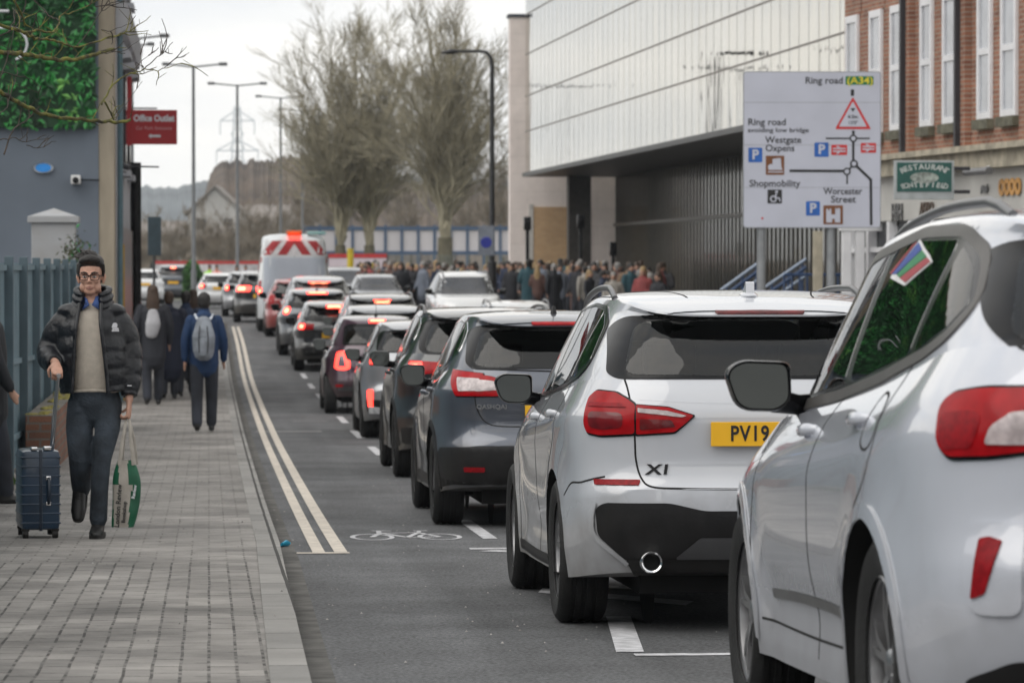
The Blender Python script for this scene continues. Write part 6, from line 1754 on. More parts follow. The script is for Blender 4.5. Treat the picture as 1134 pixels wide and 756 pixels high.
def bare_tree(base, H, label, seed, trunk_r=.3, trunk_h=.18, limbs=9, kids=(7, 7, 5), spread=.6, hw=.3, up=.05, mats=(BARK, TWIG), mn=.010, group=None):
    """limbs fan up from the fork towards points spread over a tall oval crown of half-width hw (metres)"""
    rnd = random.Random(seed)
    e = empty('bare_tree', base, label=label, cat='tree', group=group)
    tb = MB(); th = H * trunk_h
    tb.tube([(0, 0, -.3), (0, 0, .1), (0, 0, th * .5), (0, 0, th)], [trunk_r * 1.4, trunk_r * 1.1, trunk_r * .95, trunk_r * .9], 12, caps=False)
    cb = MB(); zc = H * (trunk_h + .98) / 2; rz = H * (.98 - trunk_h) / 2
    for i in range(limbs):
        f = (i + .5) / limbs; el = math.asin(-.55 + 1.5 * f) if -.55 + 1.5 * f < 1 else PI / 2; a = i * 2.39996 + rnd.uniform(-.3, .3)
        T = Vector((math.cos(a) * math.cos(el) * hw, math.sin(a) * math.cos(el) * hw, zc + math.sin(el) * rz)) * 1.0
        T = Vector((T.x * .88, T.y * .88, zc + (T.z - zc) * .90))
        S0 = Vector((0, 0, th * rnd.uniform(.75, 1.0))); M = S0.lerp(T, .45); M.x *= .55; M.y *= .55; M.z += .04 * H
        pts = [Vector(p) + Vector((rnd.gauss(0, .03), rnd.gauss(0, .03), 0)) * H * .12 for p in cat_curve([S0, M, T], 6)]
        pts[0] = S0; n = len(pts) - 1; r0 = trunk_r * rnd.uniform(.28, .45); Ln = (T - S0).length
        cb.tube(pts, [max(mn, r0 * (1 - .85 * j / n)) for j in range(n + 1)], 6, caps=False)
        for k in range(kids[0] + int(Ln / H * 6)):
            t = rnd.uniform(.15, 1.0); j = min(int(t * n), n - 1); q = pts[j].lerp(pts[j + 1], t * n - j); loc = (pts[j + 1] - pts[j]).normalized()
            ax = Matrix.Rotation(rnd.uniform(0, 6.283), 3, loc) @ loc.orthogonal().normalized()
            grow(cb, rnd, q, (loc + ax * spread * rnd.uniform(.6, 1.3)).normalized(), H * .17 * rnd.uniform(.6, 1.2) * (1.2 - .5 * t), r0 * (1 - .8 * t) * .5, len(kids) - 1, kids, spread, up, mn)
    tb.build('trunk', mats[0], e, 60)
    cb.build('crown', mats[1], e, None)
    return e
d = 205
for (px, lab, sd, hh, fan) in ((377, 'huge bare tree, left of the twin trunks behind the white van', 3, 283, 3.1), (409, 'huge bare tree, right of the twin trunks behind the white van', 9, 282, 3.0)):
    c = at(px, 300, d); H = (300 - (300 - hh)) / 4252 * d * 1.11
    bare_tree((c.x, c.y, gz(d)), H, lab, sd, .32, .19, 22, (7, 6, 5), .6, fan, .07, group='big bare trees beyond the junction')
c = at(493, 300, 195); bare_tree((c.x, c.y, gz(195)), 16.0, 'huge bare tree with one thick trunk between the black lamp and the twin-trunked trees', 12, .42, .20, 26, (7, 6, 5), .6, 3.3, .07, group='big bare trees beyond the junction')
rnd = random.Random(77)
bg = [(60, 330, 12), (165, 300, 7.5), (182, 280, 7), (196, 300, 8), (232, 330, 8.5), (246, 300, 8), (255, 260, 7), (284, 290, 9), (300, 320, 10), (325, 330, 11), (345, 300, 12), (362, 360, 14), (440, 330, 12), (455, 300, 12), (520, 290, 12), (540, 280, 14), (556, 270, 13), (210, 380, 10), (270, 400, 12), (310, 420, 13), (150, 350, 9), (175, 420, 10), (330, 260, 8), (158, 250, 7), (188, 240, 7), (204, 260, 8), (221, 270, 9), (239, 250, 8), (252, 290, 9), (266, 270, 8), (277, 250, 9), (292, 260, 9), (316, 280, 10), (338, 290, 11), (226, 300, 9), (172, 320, 9), (308, 300, 10)]
protos = [None] * 3
for i, (px, d, H) in enumerate(bg):
    c = at(px, 300, d); k = i % 3
    lab = 'thin leafless tree in the belt of brown trees beyond the junction'
    if protos[k] is None:
        protos[k] = bare_tree((c.x, c.y, gz(d)), 10, lab, 40 + k, .16, .22, 6, (5, 5, 3), .55, .4, .05, (BARK, TWIGB), .014, group='leafless trees beyond the junction'); o = protos[k]
    else:
        o = copy_tree(protos[k])
    o.location = (c.x, c.y, gz(d)); s = H / 10 * (.72 if px < 335 else .85); o.scale = (s * rnd.uniform(.85, 1.15), s, s); o.rotation_euler = (0, 0, rnd.uniform(0, 6))
# hills and far wood
HILL = pmat('far_hill', (.12, .135, .145), rough=1, var=.3, scale=.02, detail=8)
HILLB = pmat('brown_wood', (.085, .062, .045), rough=1, var=.45, scale=.12, detail=8)
def ridge(name, d, pts, m, thick, rough_, seed, kind='structure', step=1.5):
    V = []; F = []; n = 0
    xs = [p[0] for p in pts]; f = pchip(pts); x = xs[0]
    prof = []
    while x <= xs[-1]:
        yy = f(x) + rough_ * (noise.noise(Vector((x * .12, seed, 0))) + .6 * noise.noise(Vector((x * .5, seed, 3))))
        prof.append((x, yy)); x += step
    for (x, yy) in prof:
        a = at(x, yy, d); q = at(x, 300, d * .86); w = at(x, 300, d * 1.2)
        z = max(a.z, .2)
        V += [(q.x, q.y, -.1), (a.x * .4 + q.x * .6, a.y * .4 + q.y * .6, z * .62), (a.x, a.y, z), (w.x, w.y, -.1)]
    for i in range(len(prof) - 1):
        for j in range(3): F.append((i * 4 + j, (i + 1) * 4 + j, (i + 1) * 4 + j + 1, i * 4 + j + 1))
    return tag(pydata(name, V, F, m, None, 60), kind=kind)
ridge('hills', 1500, [(-400, 215), (60, 205), (150, 206), (190, 208), (225, 200), (330, 190), (600, 200), (1500, 215)], HILL, 0, 4, 1)
ridge('hills', 700, [(176, 296), (196, 262), (226, 222), (236, 186), (250, 178), (290, 178), (330, 172), (370, 176), (430, 200), (640, 210)], HILLB, 0, 9, 7)
tag(bpy.data.objects['hills'], kind='structure')
# bushy scrub in front of the hill: woods that read as one mass
rnd = random.Random(4); b = MB()
for i in range(1500):
    d = rnd.uniform(320, 520); px = rnd.uniform(150, 370); c = at(px, 300, d); h = rnd.uniform(1.5, 5) * (1.3 if px > 280 else 1); w = .03 + .03 * rnd.random()
    lean = rnd.gauss(0, .12) * h
    b.add([(c.x - w, c.y, 0), (c.x + w, c.y, 0), (c.x + lean, c.y, h)], [(0, 1, 2)])
    for k in range(5):
        z = h * rnd.uniform(.2, .8); q = rnd.gauss(0, .5); b.add([(c.x + lean * z / h, c.y, z), (c.x + lean * z / h + .04, c.y, z + .1), (c.x + q * 1.6, c.y + rnd.gauss(0, .4), z + abs(q) * 1.5)], [(0, 1, 2)])
tag(b.build('undergrowth', TWIGB), kind='stuff', label='tangle of bare brown scrub below the far hill', cat='scrub')
# pylon
d = 1100; c = at(263, 300, d); k = d / 4252
e = empty('electricity_pylon', (c.x, c.y, 0), (0, 0, -TH), 'faint lattice electricity pylon behind the second street lamp', 'pylon')
PYM = pmat('pylon_grey', (.62, .66, .70), rough=.6)
zt = at(263, 118, d).z; b = MB()
def zz(py): return at(263, py, d).z
for s in (-1, 1):
    b.tube([(s * 6, 0, 0), (s * 1.5, 0, zz(175)), (s * .8, 0, zt)], .32, 4)
for i in range(12):
    t0, t1 = i / 12, (i + 1) / 12; w0, w1 = 6 + (1 - 6) * t0, 6 + (1 - 6) * t1
    b.tube([(-w0, 0, zt * t0), (w1, 0, zt * t1)], .18, 4); b.tube([(w0, 0, zt * t0), (-w1, 0, zt * t1)], .18, 4)
b.build('tower', PYM, e)
for (py, w) in ((130, 38), (163, 46)):
    b = MB(); z = zz(py); b.tube([(-w * k * .5, 0, z - 1), (0, 0, z + 2.2), (w * k * .5, 0, z - 1)], .28, 4); b.tube([(-w * k * .5, 0, z - 1), (w * k * .5, 0, z - 1)], .28, 4)
    for s in (-1, 1): b.tube([(s * w * k * .5, 0, z - 1), (s * w * k * .5, 0, z - 5)], .22, 4)
    b.build('cross_arm', PYM, e)
# far houses
def house(px0, px1, pye, pyr, d, wall, roof, lab, gable=True):
    a, c = at(px0, 300, d), at(px1, 300, d); w = (c - a).length; ze, zr_ = at(px0, pye, d).z, at(px0, pyr, d).z
    e = empty('house', ((a.x + c.x) / 2, (a.y + c.y) / 2, 0), (0, 0, -TH), lab, 'house')
    b = MB(); b.box(-w / 2, w / 2, 0, 9, -.5, ze)
    if gable: b.prism([(-w / 2, ze + .002), (w / 2, ze + .002), (0, zr_ - .1)], 'y', .01, 8.99)
    b.build('wall', wall, e)
    b = MB()
    if gable:
        for s in (-1, 1): b.prism([(s * (w / 2 + .4), ze - .3), (0, zr_), (0, zr_ + .25), (s * (w / 2 + .4), ze - .05)], 'y', -.4, 9.4)
    else: b.prism([(-.4, ze), (4.5, zr_), (9.4, ze)], 'x', -w / 2 - .3, w / 2 + .3)
    b.build('roof', roof, e)
    n = max(2, int(w / 3))
    for i in range(n):
        for z in (ze - 1.8, ze - 4.6):
            if z < .6: continue
            x = -w / 2 + w * (i + .5) / n; b = MB(); b.box(x - .5, x + .5, -.05, -.01, z, z + 1.2); b.build('window', DKW, e)
    return e
HW = pmat('house_render', (.40, .39, .38), rough=.9, var=.15, scale=.3); HW2 = pmat('house_brick', (.22, .13, .10), rough=.9, var=.2, scale=.5); RF = pmat('slate_roof', (.20, .18, .165), rough=.9, var=.2, scale=.5)
house(208, 268, 236, 207, 430, HW, RF, 'large pale gabled house among bare trees beyond the road')
house(272, 318, 246, 226, 460, HW, RF, 'pale house with long slate roof right of the gabled house', False)
house(155, 200, 262, 244, 400, HW2, RF, 'brown brick house low at the left, beyond the street-front building', False)
house(226, 250, 262, 250, 330, HW2, RF, 'small brown house in front of the large gabled house', False)
house(284, 300, 258, 244, 340, HW2, RF, 'narrow brick house between the second and third street lamps')
house(168, 190, 272, 258, 300, HW, RF, 'small pale house left of the first street lamp')
house(318, 372, 250, 238, 380, HW, RF, 'long low pale building behind the van roof', False)
# blue and white footbridge / station wall
d = 262; PB = pmat('station_blue', (.04, .075, .14), rough=.5); PWp = pmat('station_white', (.48, .46, .48), rough=.5, var=.06, scale=.2)
a, c = at(336, 300, d), at(572, 300, d); w = c.x - a.x
e = empty('panelled_screen', (a.x, a.y, 0), (0, 0, -TH), 'long raised white-panelled screen with dark blue frame behind the big trees', 'screen')
z0, z1 = at(400, 278, d).z, at(400, 254, d).z; w = (572 - 336) / 4252 * d; n = 13
b = MB(); b.box(0, w, .1, .25, z0, z1); b.build('panel', PWp, e)
b = MB(); b.box(0, w, 0, .099, z0 - .25, z0); b.box(0, w, 0, .099, z1 - .05, z1 + .2); b.build('rail', PB, e)
for i in range(n + 1):
    x = w * i / n; b = MB(); b.box(x - .09, x + .09, -.02, .3, -.2, z1 + .3); b.build('post', PB, e)
# mesh fence, hoardings, barriers
d = 185
a = at(428, 300, d); w = (580 - 428) / 4252 * d; e = empty('mesh_fence', (a.x, a.y, gz(d)), (0, 0, -TH), 'grey-green mesh fence behind the crowd, under the big trees', 'fence')
b = MB(); x = 0
while x < w: b.tube([(x, 0, 0), (x, 0, 2.3)], .018, 3); x += .14
b.build('mesh', pmat('mesh_green_grey', (.16, .20, .19), rough=.6), e)
for i in range(5): b = MB(); b.tube([(w * i / 4, 0, -.1), (w * i / 4, 0, 2.4)], .05, 6); b.build('post', POLE, e, 50)
def hoard(px0, px1, pyt, pyb, d, lab, panel, top):
    a = at(px0, 300, d); w = (px1 - px0) / 4252 * d; g = gz(d); zt, z_b = at(px0, pyt, d).z - g, at(px0, pyb, d).z - g
    e = empty('hoarding', (a.x, a.y, g), (0, 0, -TH), lab, 'barrier')
    b = MB(); b.box(0, w, 0, .06, max(z_b, 0), zt - .16); b.build('panel', panel, e)
    b = MB(); b.box(0, w, -.02, .08, zt - .158, zt); b.build('top_rail', top, e)
    for i in range(3): x = w * i / 2; b = MB(); b.box(x - .06, x + .06, .082, .2, 0, zt); b.build('post', POLE, e)
PK = pmat('hoarding_pink_white', (.58, .50, .54), rough=.5, var=.08, scale=.5); RT = pmat('barrier_red', (.45, .03, .03), rough=.5)
hoard(364, 428, 281, 312, 150, 'pale pink hoarding with a red top rail right of the van', PK, RT)
hoard(172, 300, 289, 302, 205, 'long row of red-topped white barriers behind the hi-vis workers', pmat('barrier_white', (.5, .48, .5), rough=.5, var=.3, scale=1.5), RT)
for (px, lab) in ((388, 'yellow bollard cover beside the pink hoarding, below the big trees'), (412, 'yellow bollard cover at the left end of the crowd')):
    c = at(px, 300, 140); e = empty('yellow_bollard', (c.x, c.y, gz(140)), label=lab, cat='bollard')
    zt = at(px, 291 if px > 400 else 275, 140).z - gz(140)
    b = MB(); b.tube([(0, 0, 0), (0, 0, zt)], .12, 10); b.build('post', pmat('bollard_yellow', (.55, .42, .02), rough=.5), e, 50)
# hedge
rnd = random.Random(14); d = 165; pts = []
for i in range(2600):
    px = rnd.uniform(203, 231); k = 1 - ((px - 213) / 19) ** 2; c = at(px, 300, d + rnd.uniform(-.6, .6)); zt = (at(px, 288, d).z - gz(d)) * max(.25, k)
    pts.append((c.x, c.y, gz(d) + rnd.uniform(0, max(zt, .3))))
hd = leaf_mesh('green_shrub', pts, .24, [pmat('shrub_green', (.04, .13, .02), var=.4, scale=2), LEAFD], None, 7)
tag(hd, 'bright green low shrub on the roadside behind the dark people carrier', 'shrub')
# signs on the left pavement, far
c = at(171, 262, 84); g = gz(84) + .1
e = empty('road_sign', (c.x, c.y, g), (0, 0, R(12)), 'back of a tall dark blue-grey road sign beyond the painted building', 'road sign')
s_ = 84 / 4252; zt, z_b = at(171, 240, 84).z - g, at(171, 283, 84).z - g
b = MB(); b.bbox(-7.5 * s_, 7.5 * s_, -.02, .02, z_b, zt, .01); b.build('board', pmat('sign_slate', (.05, .08, .10), rough=.5), e)
b = MB(); b.tube([(0, .05, 0), (0, .05, zt)], .03, 8); b.build('post', POLE, e, 50)
c = at(158, 338, 86); g = gz(86) + .1
e = empty('warning_sign', (c.x, c.y, g), label='red and white triangular roadworks sign standing on the pavement', cat='road sign')
b = MB(); b.prism(round_poly([(-.38, .22), (.38, .22), (0, .88)], .05), 'y', 0, .02); b.build('red_border', RT, e)
b = MB(); b.prism(round_poly([(-.24, .30), (.24, .30), (0, .72)], .03), 'y', -.008, -.003); b.build('face', pmat('roadworks_white', (.6, .6, .62)), e)
for s in (-1, 1): b = MB(); b.tube([(s * .28, .02, .25), (s * .32, .15, 0)], .012, 5); b.build('leg', POLE, e, 50)
# ---- brick terraces behind the camera, seen only in glass and paint
for (x0, x1, y0, y1, h, lab) in ((-30, -12, -90, -42, 8, 'brick terrace behind the viewpoint on the left side'), (12, 32, -90, -38, 8, 'brick terrace behind the viewpoint on the right side'), (-8, 14, -130, -110, 9, 'brick building closing the street behind the viewpoint')):
    g = gz(y1); e = empty('terrace', ((x0 + x1) / 2, (y0 + y1) / 2, g), label=lab, cat='building')
    b = MB(); hx, hy = (x1 - x0) / 2, (y1 - y0) / 2; b.box(-hx, hx, -hy, hy, -.5, h); b.build('wall', HW2, e)
    b = MB(); b.prism([(-hx - .3, h), (0, h + 4), (hx + .3, h)], 'y', -hy - .2, hy + .2); b.build('roof', RF, e)
    for i in range(4):
        for z in (1.2, 4.5, 7.8):
            x = -hx + (i + .5) * hx / 2; b = MB(); b.box(x - .6, x + .6, hy + .01, hy + .08, z, z + 1.8); b.build('window', WHF, e)
# ============================================================ NEAR BRANCHES, top left
MOSSB = pmat('mossy_bark', (.055, .045, .032), rough=.95, var=.3, scale=14, col2=(.17, .165, .035), bump=.6, bscale=60)
TW2 = pmat('dark_twig', (.045, .036, .03), rough=.9, var=.4, scale=20)
d0 = 24.0
tr = empty('near_tree', at(-170, 600, d0 + .2), label='moss-covered bare branches reaching in from a tree beyond the left edge', cat='tree')
tr.location.z = gz(24)
O = Vector(tr.location)
k = 4.445
br = [([(-60, 430), (0, 455), (50, 480), (100, 510), (150, 535), (200, 555), (300, 580), (400, 590), (500, 600), (570, 602), (640, 590)], 15, 11),
      ([(-60, 250), (0, 258), (50, 262), (100, 265), (150, 275), (200, 280), (270, 292), (330, 292), (420, 285), (490, 262), (560, 245)], 16, 13),
      ([(-60, 60), (0, 120), (90, 150), (130, 172), (170, 188), (230, 195), (280, 205), (330, 222), (370, 232), (470, 210), (560, 180), (620, 160), (660, 152)], 13, 4),
      ([(60, 142), (130, 158), (180, 155), (260, 158), (290, 115), (300, 75), (380, 50), (440, 30)], 10, 3),
      ([(500, 515), (530, 460), (570, 400), (640, 365), (710, 345), (800, 338), (889, 312)], 7, 2),
      ([(700, 348), (745, 310), (800, 265), (850, 210)], 4, 2), ([(515, 500), (540, 545), (560, 590)], 7, 5),
      ([(-20, 345), (60, 370), (140, 385), (200, 430)], 4, 2), ([(-30, 690), (60, 682), (130, 690), (240, 680)], 4, 2), ([(20, 760), (60, 650), (100, 610), (160, 565)], 6, 4),
      ([(130, 715), (200, 728), (250, 675)], 3, 2), ([(0, 560), (35, 530), (40, 500)], 4, 2), ([(60, -20), (110, 80), (120, 130)], 8, 5), ([(-20, 180), (60, 150), (100, 90), (60, 40)], 5, 3),
      ([(380, 225), (440, 150), (500, 60), (560, 20)], 4, 2), ([(470, 35), (560, 20), (640, 12)], 4, 2), ([(500, 148), (560, 150), (640, 120)], 3, 1.5), ([(570, 590), (600, 540), (700, 400)], 3, 1.5),
      ([(0, 390), (60, 200), (80, -10)], 3, 2), ([(290, 105), (240, 75), (200, 50), (160, 90)], 4, 2), ([(700, 345), (695, 300), (690, 260)], 2.5, 1.2), ([(640, 365), (700, 300), (760, 250)], 3, 1.2),
      ([(800, 338), (830, 320), (870, 280)], 2.5, 1.2), ([(795, 265), (800, 230), (795, 195)], 2.5, 1.2), ([(500, 260), (600, 250), (700, 190)], 3, 1.2)]
rnd = random.Random(6)
tb = MB(); g0 = gz(24)
tb.tube([(0, 0, -.1), (.02, 0, 1.2), (-.05, .1, 2.5), (.1, .1, 4.2)], [.17, .14, .12, .09], 12, caps=False); tb.build('trunk', MOSSB, tr, 60)
def P3(p, dd): return at(p[0] / k, p[1] / k, d0 + dd) - O
for i, (pl, w0, w1) in enumerate(br):
    dd0 = rnd.uniform(-.5, .5) if i > 3 else (-.2, .1, .3, .3)[i]
    pts = [P3(p, dd0 + .03 * j) for j, p in enumerate(cat_curve(pl, 4))]
    if i < 3: pts = [Vector((.08 * (1 - t), .1, 0)) * 0 + (Vector((.1, .1, 3.1 + .4 * i))).lerp(pts[0], t) for t in (0, .5)] + pts
    n = len(pts); sc_ = 24 / 4252 / k / 2
    rad = [sc_ * (w0 + (w1 - w0) * j / (n - 1)) * 1.5 * (1 + .18 * noise.noise(Vector((j * .9, i, 0)))) for j in range(n)]
    for j in range(1, n - 1): pts[j] = pts[j] + Vector((0, rnd.gauss(0, .006), rnd.gauss(0, .004)))
    b = MB(); b.tube(pts, rad, 8)
    # side twigs on each branch
    for q in range(max(2, n // 4)):
        j = rnd.randint(n // 5, n - 1); dirn = (pts[j] - pts[j - 1]).normalized()
        a = Vector((rnd.gauss(.1, .5), rnd.gauss(0, .4), rnd.gauss(.35, .6)))
        dd = (dirn * .9 + a * .8).normalized(); L = rnd.uniform(.05, .24); p = pts[j]; tw = [p]
        for s in range(4): dd = (dd + Vector((rnd.gauss(0, .2), rnd.gauss(0, .2), rnd.gauss(.1, .2)))).normalized(); tw.append(tw[-1] + dd * L / 4)
        b.tube(tw, [.0042, .0036, .003, .0024, .002], 5)
        if rnd.random() < .5: b.tube([tw[2], tw[2] + Vector((rnd.gauss(0, .06), 0, rnd.uniform(.03, .1)))], [.0026, .0018], 4)
    b.build('branch' if w0 > 6 else 'twig', MOSSB if w0 > 6 else TW2, tr, 60)
# ============================================================ PEOPLE
SKIN = pmat('skin', (.46, .26, .19), rough=.5, var=.10, scale=30, spec=.4)
SKIN2 = pmat('skin_crowd', (.42, .24, .17), rough=.6, var=.15, scale=30)
HAIRD = pmat('hair_dark', (.012, .009, .008), rough=.45, var=.4, scale=40, bump=.4, bscale=120)
JKT = pmat('puffer_black', (.006, .007, .010), rough=.36, var=.25, scale=10, bump=.7, bscale=16, spec=.45)
SWEAT = pmat('knit_cream', (.46, .41, .35), rough=.9, var=.07, scale=30, bump=.5, bscale=260)
SHIRT = pmat('shirt_blue', (.035, .075, .22), rough=.8, var=.2, scale=40)
DENIM = pmat('denim_dark', (.018, .025, .034), rough=.85, var=.35, scale=5, col2=(.05, .065, .085), bump=.4, bscale=60, detail=8)
SHOE = pmat('shoe_black', (.010, .010, .010), rough=.5, var=.3)
SOLE = pmat('shoe_sole', (.02, .019, .018), rough=.8)
def ell(b, c, r, seg=16, rings=12, M=None): b.ball(c, r, seg, rings, M)
def capsule(b, pts, rad, seg=14, ref=None, k=3):
    """tapered limb through pts with rounded ends; rad: numbers or (rx, ry)"""
    P = cat_curve(pts, k); n = len(P)
    rr = [(r, r) if not isinstance(r, (tuple, list)) else r for r in rad]
    t = np.linspace(0, 1, len(rr)); q = np.linspace(0, 1, n)
    a = np.interp(q, t, [r[0] for r in rr]); c = np.interp(q, t, [r[1] for r in rr])
    T0 = (Vector(P[1]) - Vector(P[0])).normalized(); T1 = (Vector(P[-1]) - Vector(P[-2])).normalized()
    P2 = [Vector(P[0]) - T0 * a[0] * s for s in (.9, .6)] + [Vector(p) for p in P] + [Vector(P[-1]) + T1 * a[-1] * s for s in (.6, .9)]
    R2 = [(a[0] * s, c[0] * s) for s in (.4, .8)] + list(zip(a, c)) + [(a[-1] * s, c[-1] * s) for s in (.8, .4)]
    b.tube(P2, [tuple(map(float, r)) for r in R2], seg, ref=ref)
def hand(b, wrist, dirn, palm_n, thumb_side, s=1.0, curl=.5):
    """palm, four fingers and a thumb; palm_n faces the way the fingers curl"""
    d = Vector(dirn).normalized(); n = Vector(palm_n); n = (n - d * n.dot(d)).normalized(); w = d.cross(n) * thumb_side
    W = Vector(wrist)
    capsule(b, [W, W + d * .05 * s, W + d * .085 * s], [(.026 * s, .017 * s), (.036 * s, .016 * s), (.038 * s, .014 * s)], 12, ref=tuple(w))
    for i, (off, L) in enumerate(((.028, .070), (.0095, .078), (-.0095, .073), (-.028, .058))):
        p = W + d * .088 * s + w * off * s; pts = [p - d * .02 * s]; a = 0; q = p
        pts.append(q)
        for j, f in enumerate((.45, .32, .23)):
            a += curl * (1.0 if j else .8); dd = d * math.cos(a) + n * math.sin(a); q = q + dd * L * f * s; pts.append(q)
        capsule(b, pts, [.0085 * s, .0085 * s, .008 * s, .0075 * s, .006 * s], 8, k=2)
    p = W + d * .03 * s + w * .026 * s
    capsule(b, [p, p + (d * .5 + w * .55 + n * .5).normalized() * .035 * s, p + (d * .75 + w * .3 + n * .9).normalized() * .066 * s], [.012 * s, .0105 * s, .0085 * s], 8, k=2)
def join(*ms):
    o = MB()
    for m in ms: o.add(m.v, m.f)
    return o
# ---- man with suitcase: local frame, facing -y, x to the picture's right
dm = 24.7; c = at(105, 560, dm)
G = gz(c.y) + .105
man = empty('person', (c.x, c.y, G), (0, 0, -TH), 'young man in black puffer jacket, cream jumper and glasses walking towards the camera', 'person')
# body in one skin: head, neck, torso core, forearms, hands, ankles
HX = -.022; HZ = 1.665
body = MB()
ell(body, (HX, .010, HZ + .035), (.074, .096, .098), 20, 14)            # skull
ell(body, (HX, -.018, HZ - .028), (.063, .075, .080), 20, 14)           # face
ell(body, (HX, -.055, HZ - .085), (.038, .036, .028), 16, 10)           # chin
for s in (-1, 1):
    ell(body, (HX + s * .040, -.030, HZ - .062), (.030, .045, .036), 12, 9)    # jaw
    ell(body, (HX + s * .040, -.072, HZ - .018), (.024, .018, .020), 12, 9)    # cheek
    capsule(body, [(HX + s * .078, .012, HZ - .030), (HX + s * .086, .018, HZ + .005), (HX + s * .083, .022, HZ + .022)], [.009, .013, .009], 8)  # ear
    capsule(body, [(HX + s * .012, -.090, HZ + .026), (HX + s * .035, -.089, HZ + .032), (HX + s * .056, -.072, HZ + .024)], [.008, .010, .008], 8)  # brow ridge
capsule(body, [(HX, -.090, HZ + .020), (HX, -.102, HZ - .005), (HX, -.110, HZ - .022)], [.007, .008, .0105], 10)  # nose
for s in (-1, 1): ell(body, (HX + s * .010, -.098, HZ - .027), (.008, .009, .007), 8, 6)
capsule(body, [(HX - .024, -.084, HZ - .058), (HX, -.093, HZ - .056), (HX + .024, -.084, HZ - .058)], [.005, .0075, .005], 8)
capsule(body, [(HX - .020, -.083, HZ - .069), (HX, -.091, HZ - .070), (HX + .020, -.083, HZ - .069)], [.005, .008, .005], 8)
capsule(body, [(HX, .015, HZ - .04), (-.016, .012, 1.53), (-.01, .01, 1.46)], [(.062, .062), (.064, .062), (.080, .068)], 16)
capsule(body, [(-.01, .01, 1.42), (0, 0, 1.2), (0, 0, 1.0)], [(.15, .09), (.14, .09), (.15, .09)], 18, ref=(1, 0, 0))
wl = Vector((-.225, -.215, 1.125)); wr_ = Vector((.226, -.03, .880))
capsule(body, [(-.15, .03, 1.40), (-.230, .045, 1.30), (-.285, .045, 1.20), (-.285, -.02, 1.15), wl], [.04, .04, .035, .032, .026], 12)
capsule(body, [(.11, .03, 1.40), (.175, .045, 1.30), (.212, .04, 1.2), (.222, .02, 1.08), wr_], [.04, .04, .035, .032, .026], 12)
hand(body, wl, (.15, -.62, -.50), (-.05, .4, -.9), -1, 1.05, 1.05)
hand(body, wr_, (-.03, -.10, -1), (-.9, .1, 0), 1, 1.05, .95)
capsule(body, [(-.08, .05, .9), (-.088, .02, .55), (-.105, .17, .33)], [.06, .05, .035], 12); capsule(body, [(.08, 0, .9), (.05, -.05, .5), (.025, -.03, .10)], [.06, .05, .035], 12)
me = remesh(body, .0048, 2, 'body')
link('body', me, SKIN, man)
# face details
b = MB()
for s in (-1, 1):
    ell(b, (HX + s * .031, -.0845, HZ + .006), (.013, .007, .0075), 12, 8)
b.build('eyes', pmat('eye_white', (.5, .48, .46), rough=.2), man, 60)
b = MB()
for s in (-1, 1): ell(b, (HX + s * .031, -.0895, HZ + .006), (.006, .004, .006), 10, 6)
b.build('irises', pmat('iris_dark', (.02, .012, .008), rough=.15), man, 60)
b = MB()
for s in (-1, 1): capsule(b, [(HX + s * .014, -.0985, HZ + .030), (HX + s * .034, -.0985, HZ + .035), (HX + s * .056, -.083, HZ + .031)], [(.003, .0045), (.003, .0055), (.002, .003)], 8, ref=(0, 1, 0))
b.build('eyebrows', HAIRD, man, 60)
b = MB(); capsule(b, [(HX - .020, -.0885, HZ - .0610), (HX, -.0985, HZ - .0575), (HX + .020, -.0885, HZ - .0610)], [.002, .0036, .002], 8)
capsule(b, [(HX - .018, -.0885, HZ - .0685), (HX, -.0975, HZ - .0700), (HX + .018, -.0885, HZ - .0685)], [.003, .0048, .003], 8)
b.build('lips', pmat('lips', (.26, .115, .095), rough=.45), man, 60)
gl = empty('glasses', (HX, -.104, HZ + .004)); gl.parent = man
b = MB()
for s in (-1, 1):
    o = round_poly([(-.027, -.019), (.027, -.019), (.030, .018), (-.030, .018)], .013, 4)
    b.tube([(p[0] + s * .034, -.0 + abs(p[0] + s * .034) * .12, p[1]) for p in o], .0025, 6, cyc=True)
    b.tube([(s * .064, .008, .010), (s * .080, .03, .010), (s * .083, .12, .004)], .0028, 6)
b.tube([(-.009, 0, .006), (0, -.002, .009), (.009, 0, .006)], .003, 6)
b.build('frame', GBLK, gl, 60)
# hair
hb = MB()
ell(hb, (HX, .018, HZ + .098), (.084, .104, .060), 20, 14); ell(hb, (HX, .030, HZ + .070), (.084, .092, .078), 20, 14); capsule(hb, [(HX - .05, -.062, HZ + .108), (HX, -.080, HZ + .122), (HX + .05, -.062, HZ + .112)], [.022, .030, .022], 10)
ell(hb, (HX, .055, HZ + .020), (.080, .070, .085), 20, 14)
rnd = random.Random(9)
for i in range(40):
    a = rnd.uniform(-1.5, 1.5); x = HX + .066 * math.sin(a) * rnd.uniform(.5, 1.1); y = -.055 * math.cos(a) + .03 + rnd.uniform(-.01, .05); z = HZ + .125 + rnd.uniform(0, .032) - abs(x - HX) * .35
    capsule(hb, [(x, y - .015, z), (x - .02, y - .008, z + .020), (x - .035 + rnd.gauss(0, .012), y + .008, z + .030)], [.011, .010, .005], 6, k=1)
for s in (-1, 1): capsule(hb, [(HX + s * .076, -.012, HZ + .085), (HX + s * .081, -.010, HZ + .045), (HX + s * .079, -.008, HZ + .014)], [(.010, .022), (.009, .018), (.006, .012)], 8)
link('hair', remesh(hb, .0045, 2, 'hair'), HAIRD, man)
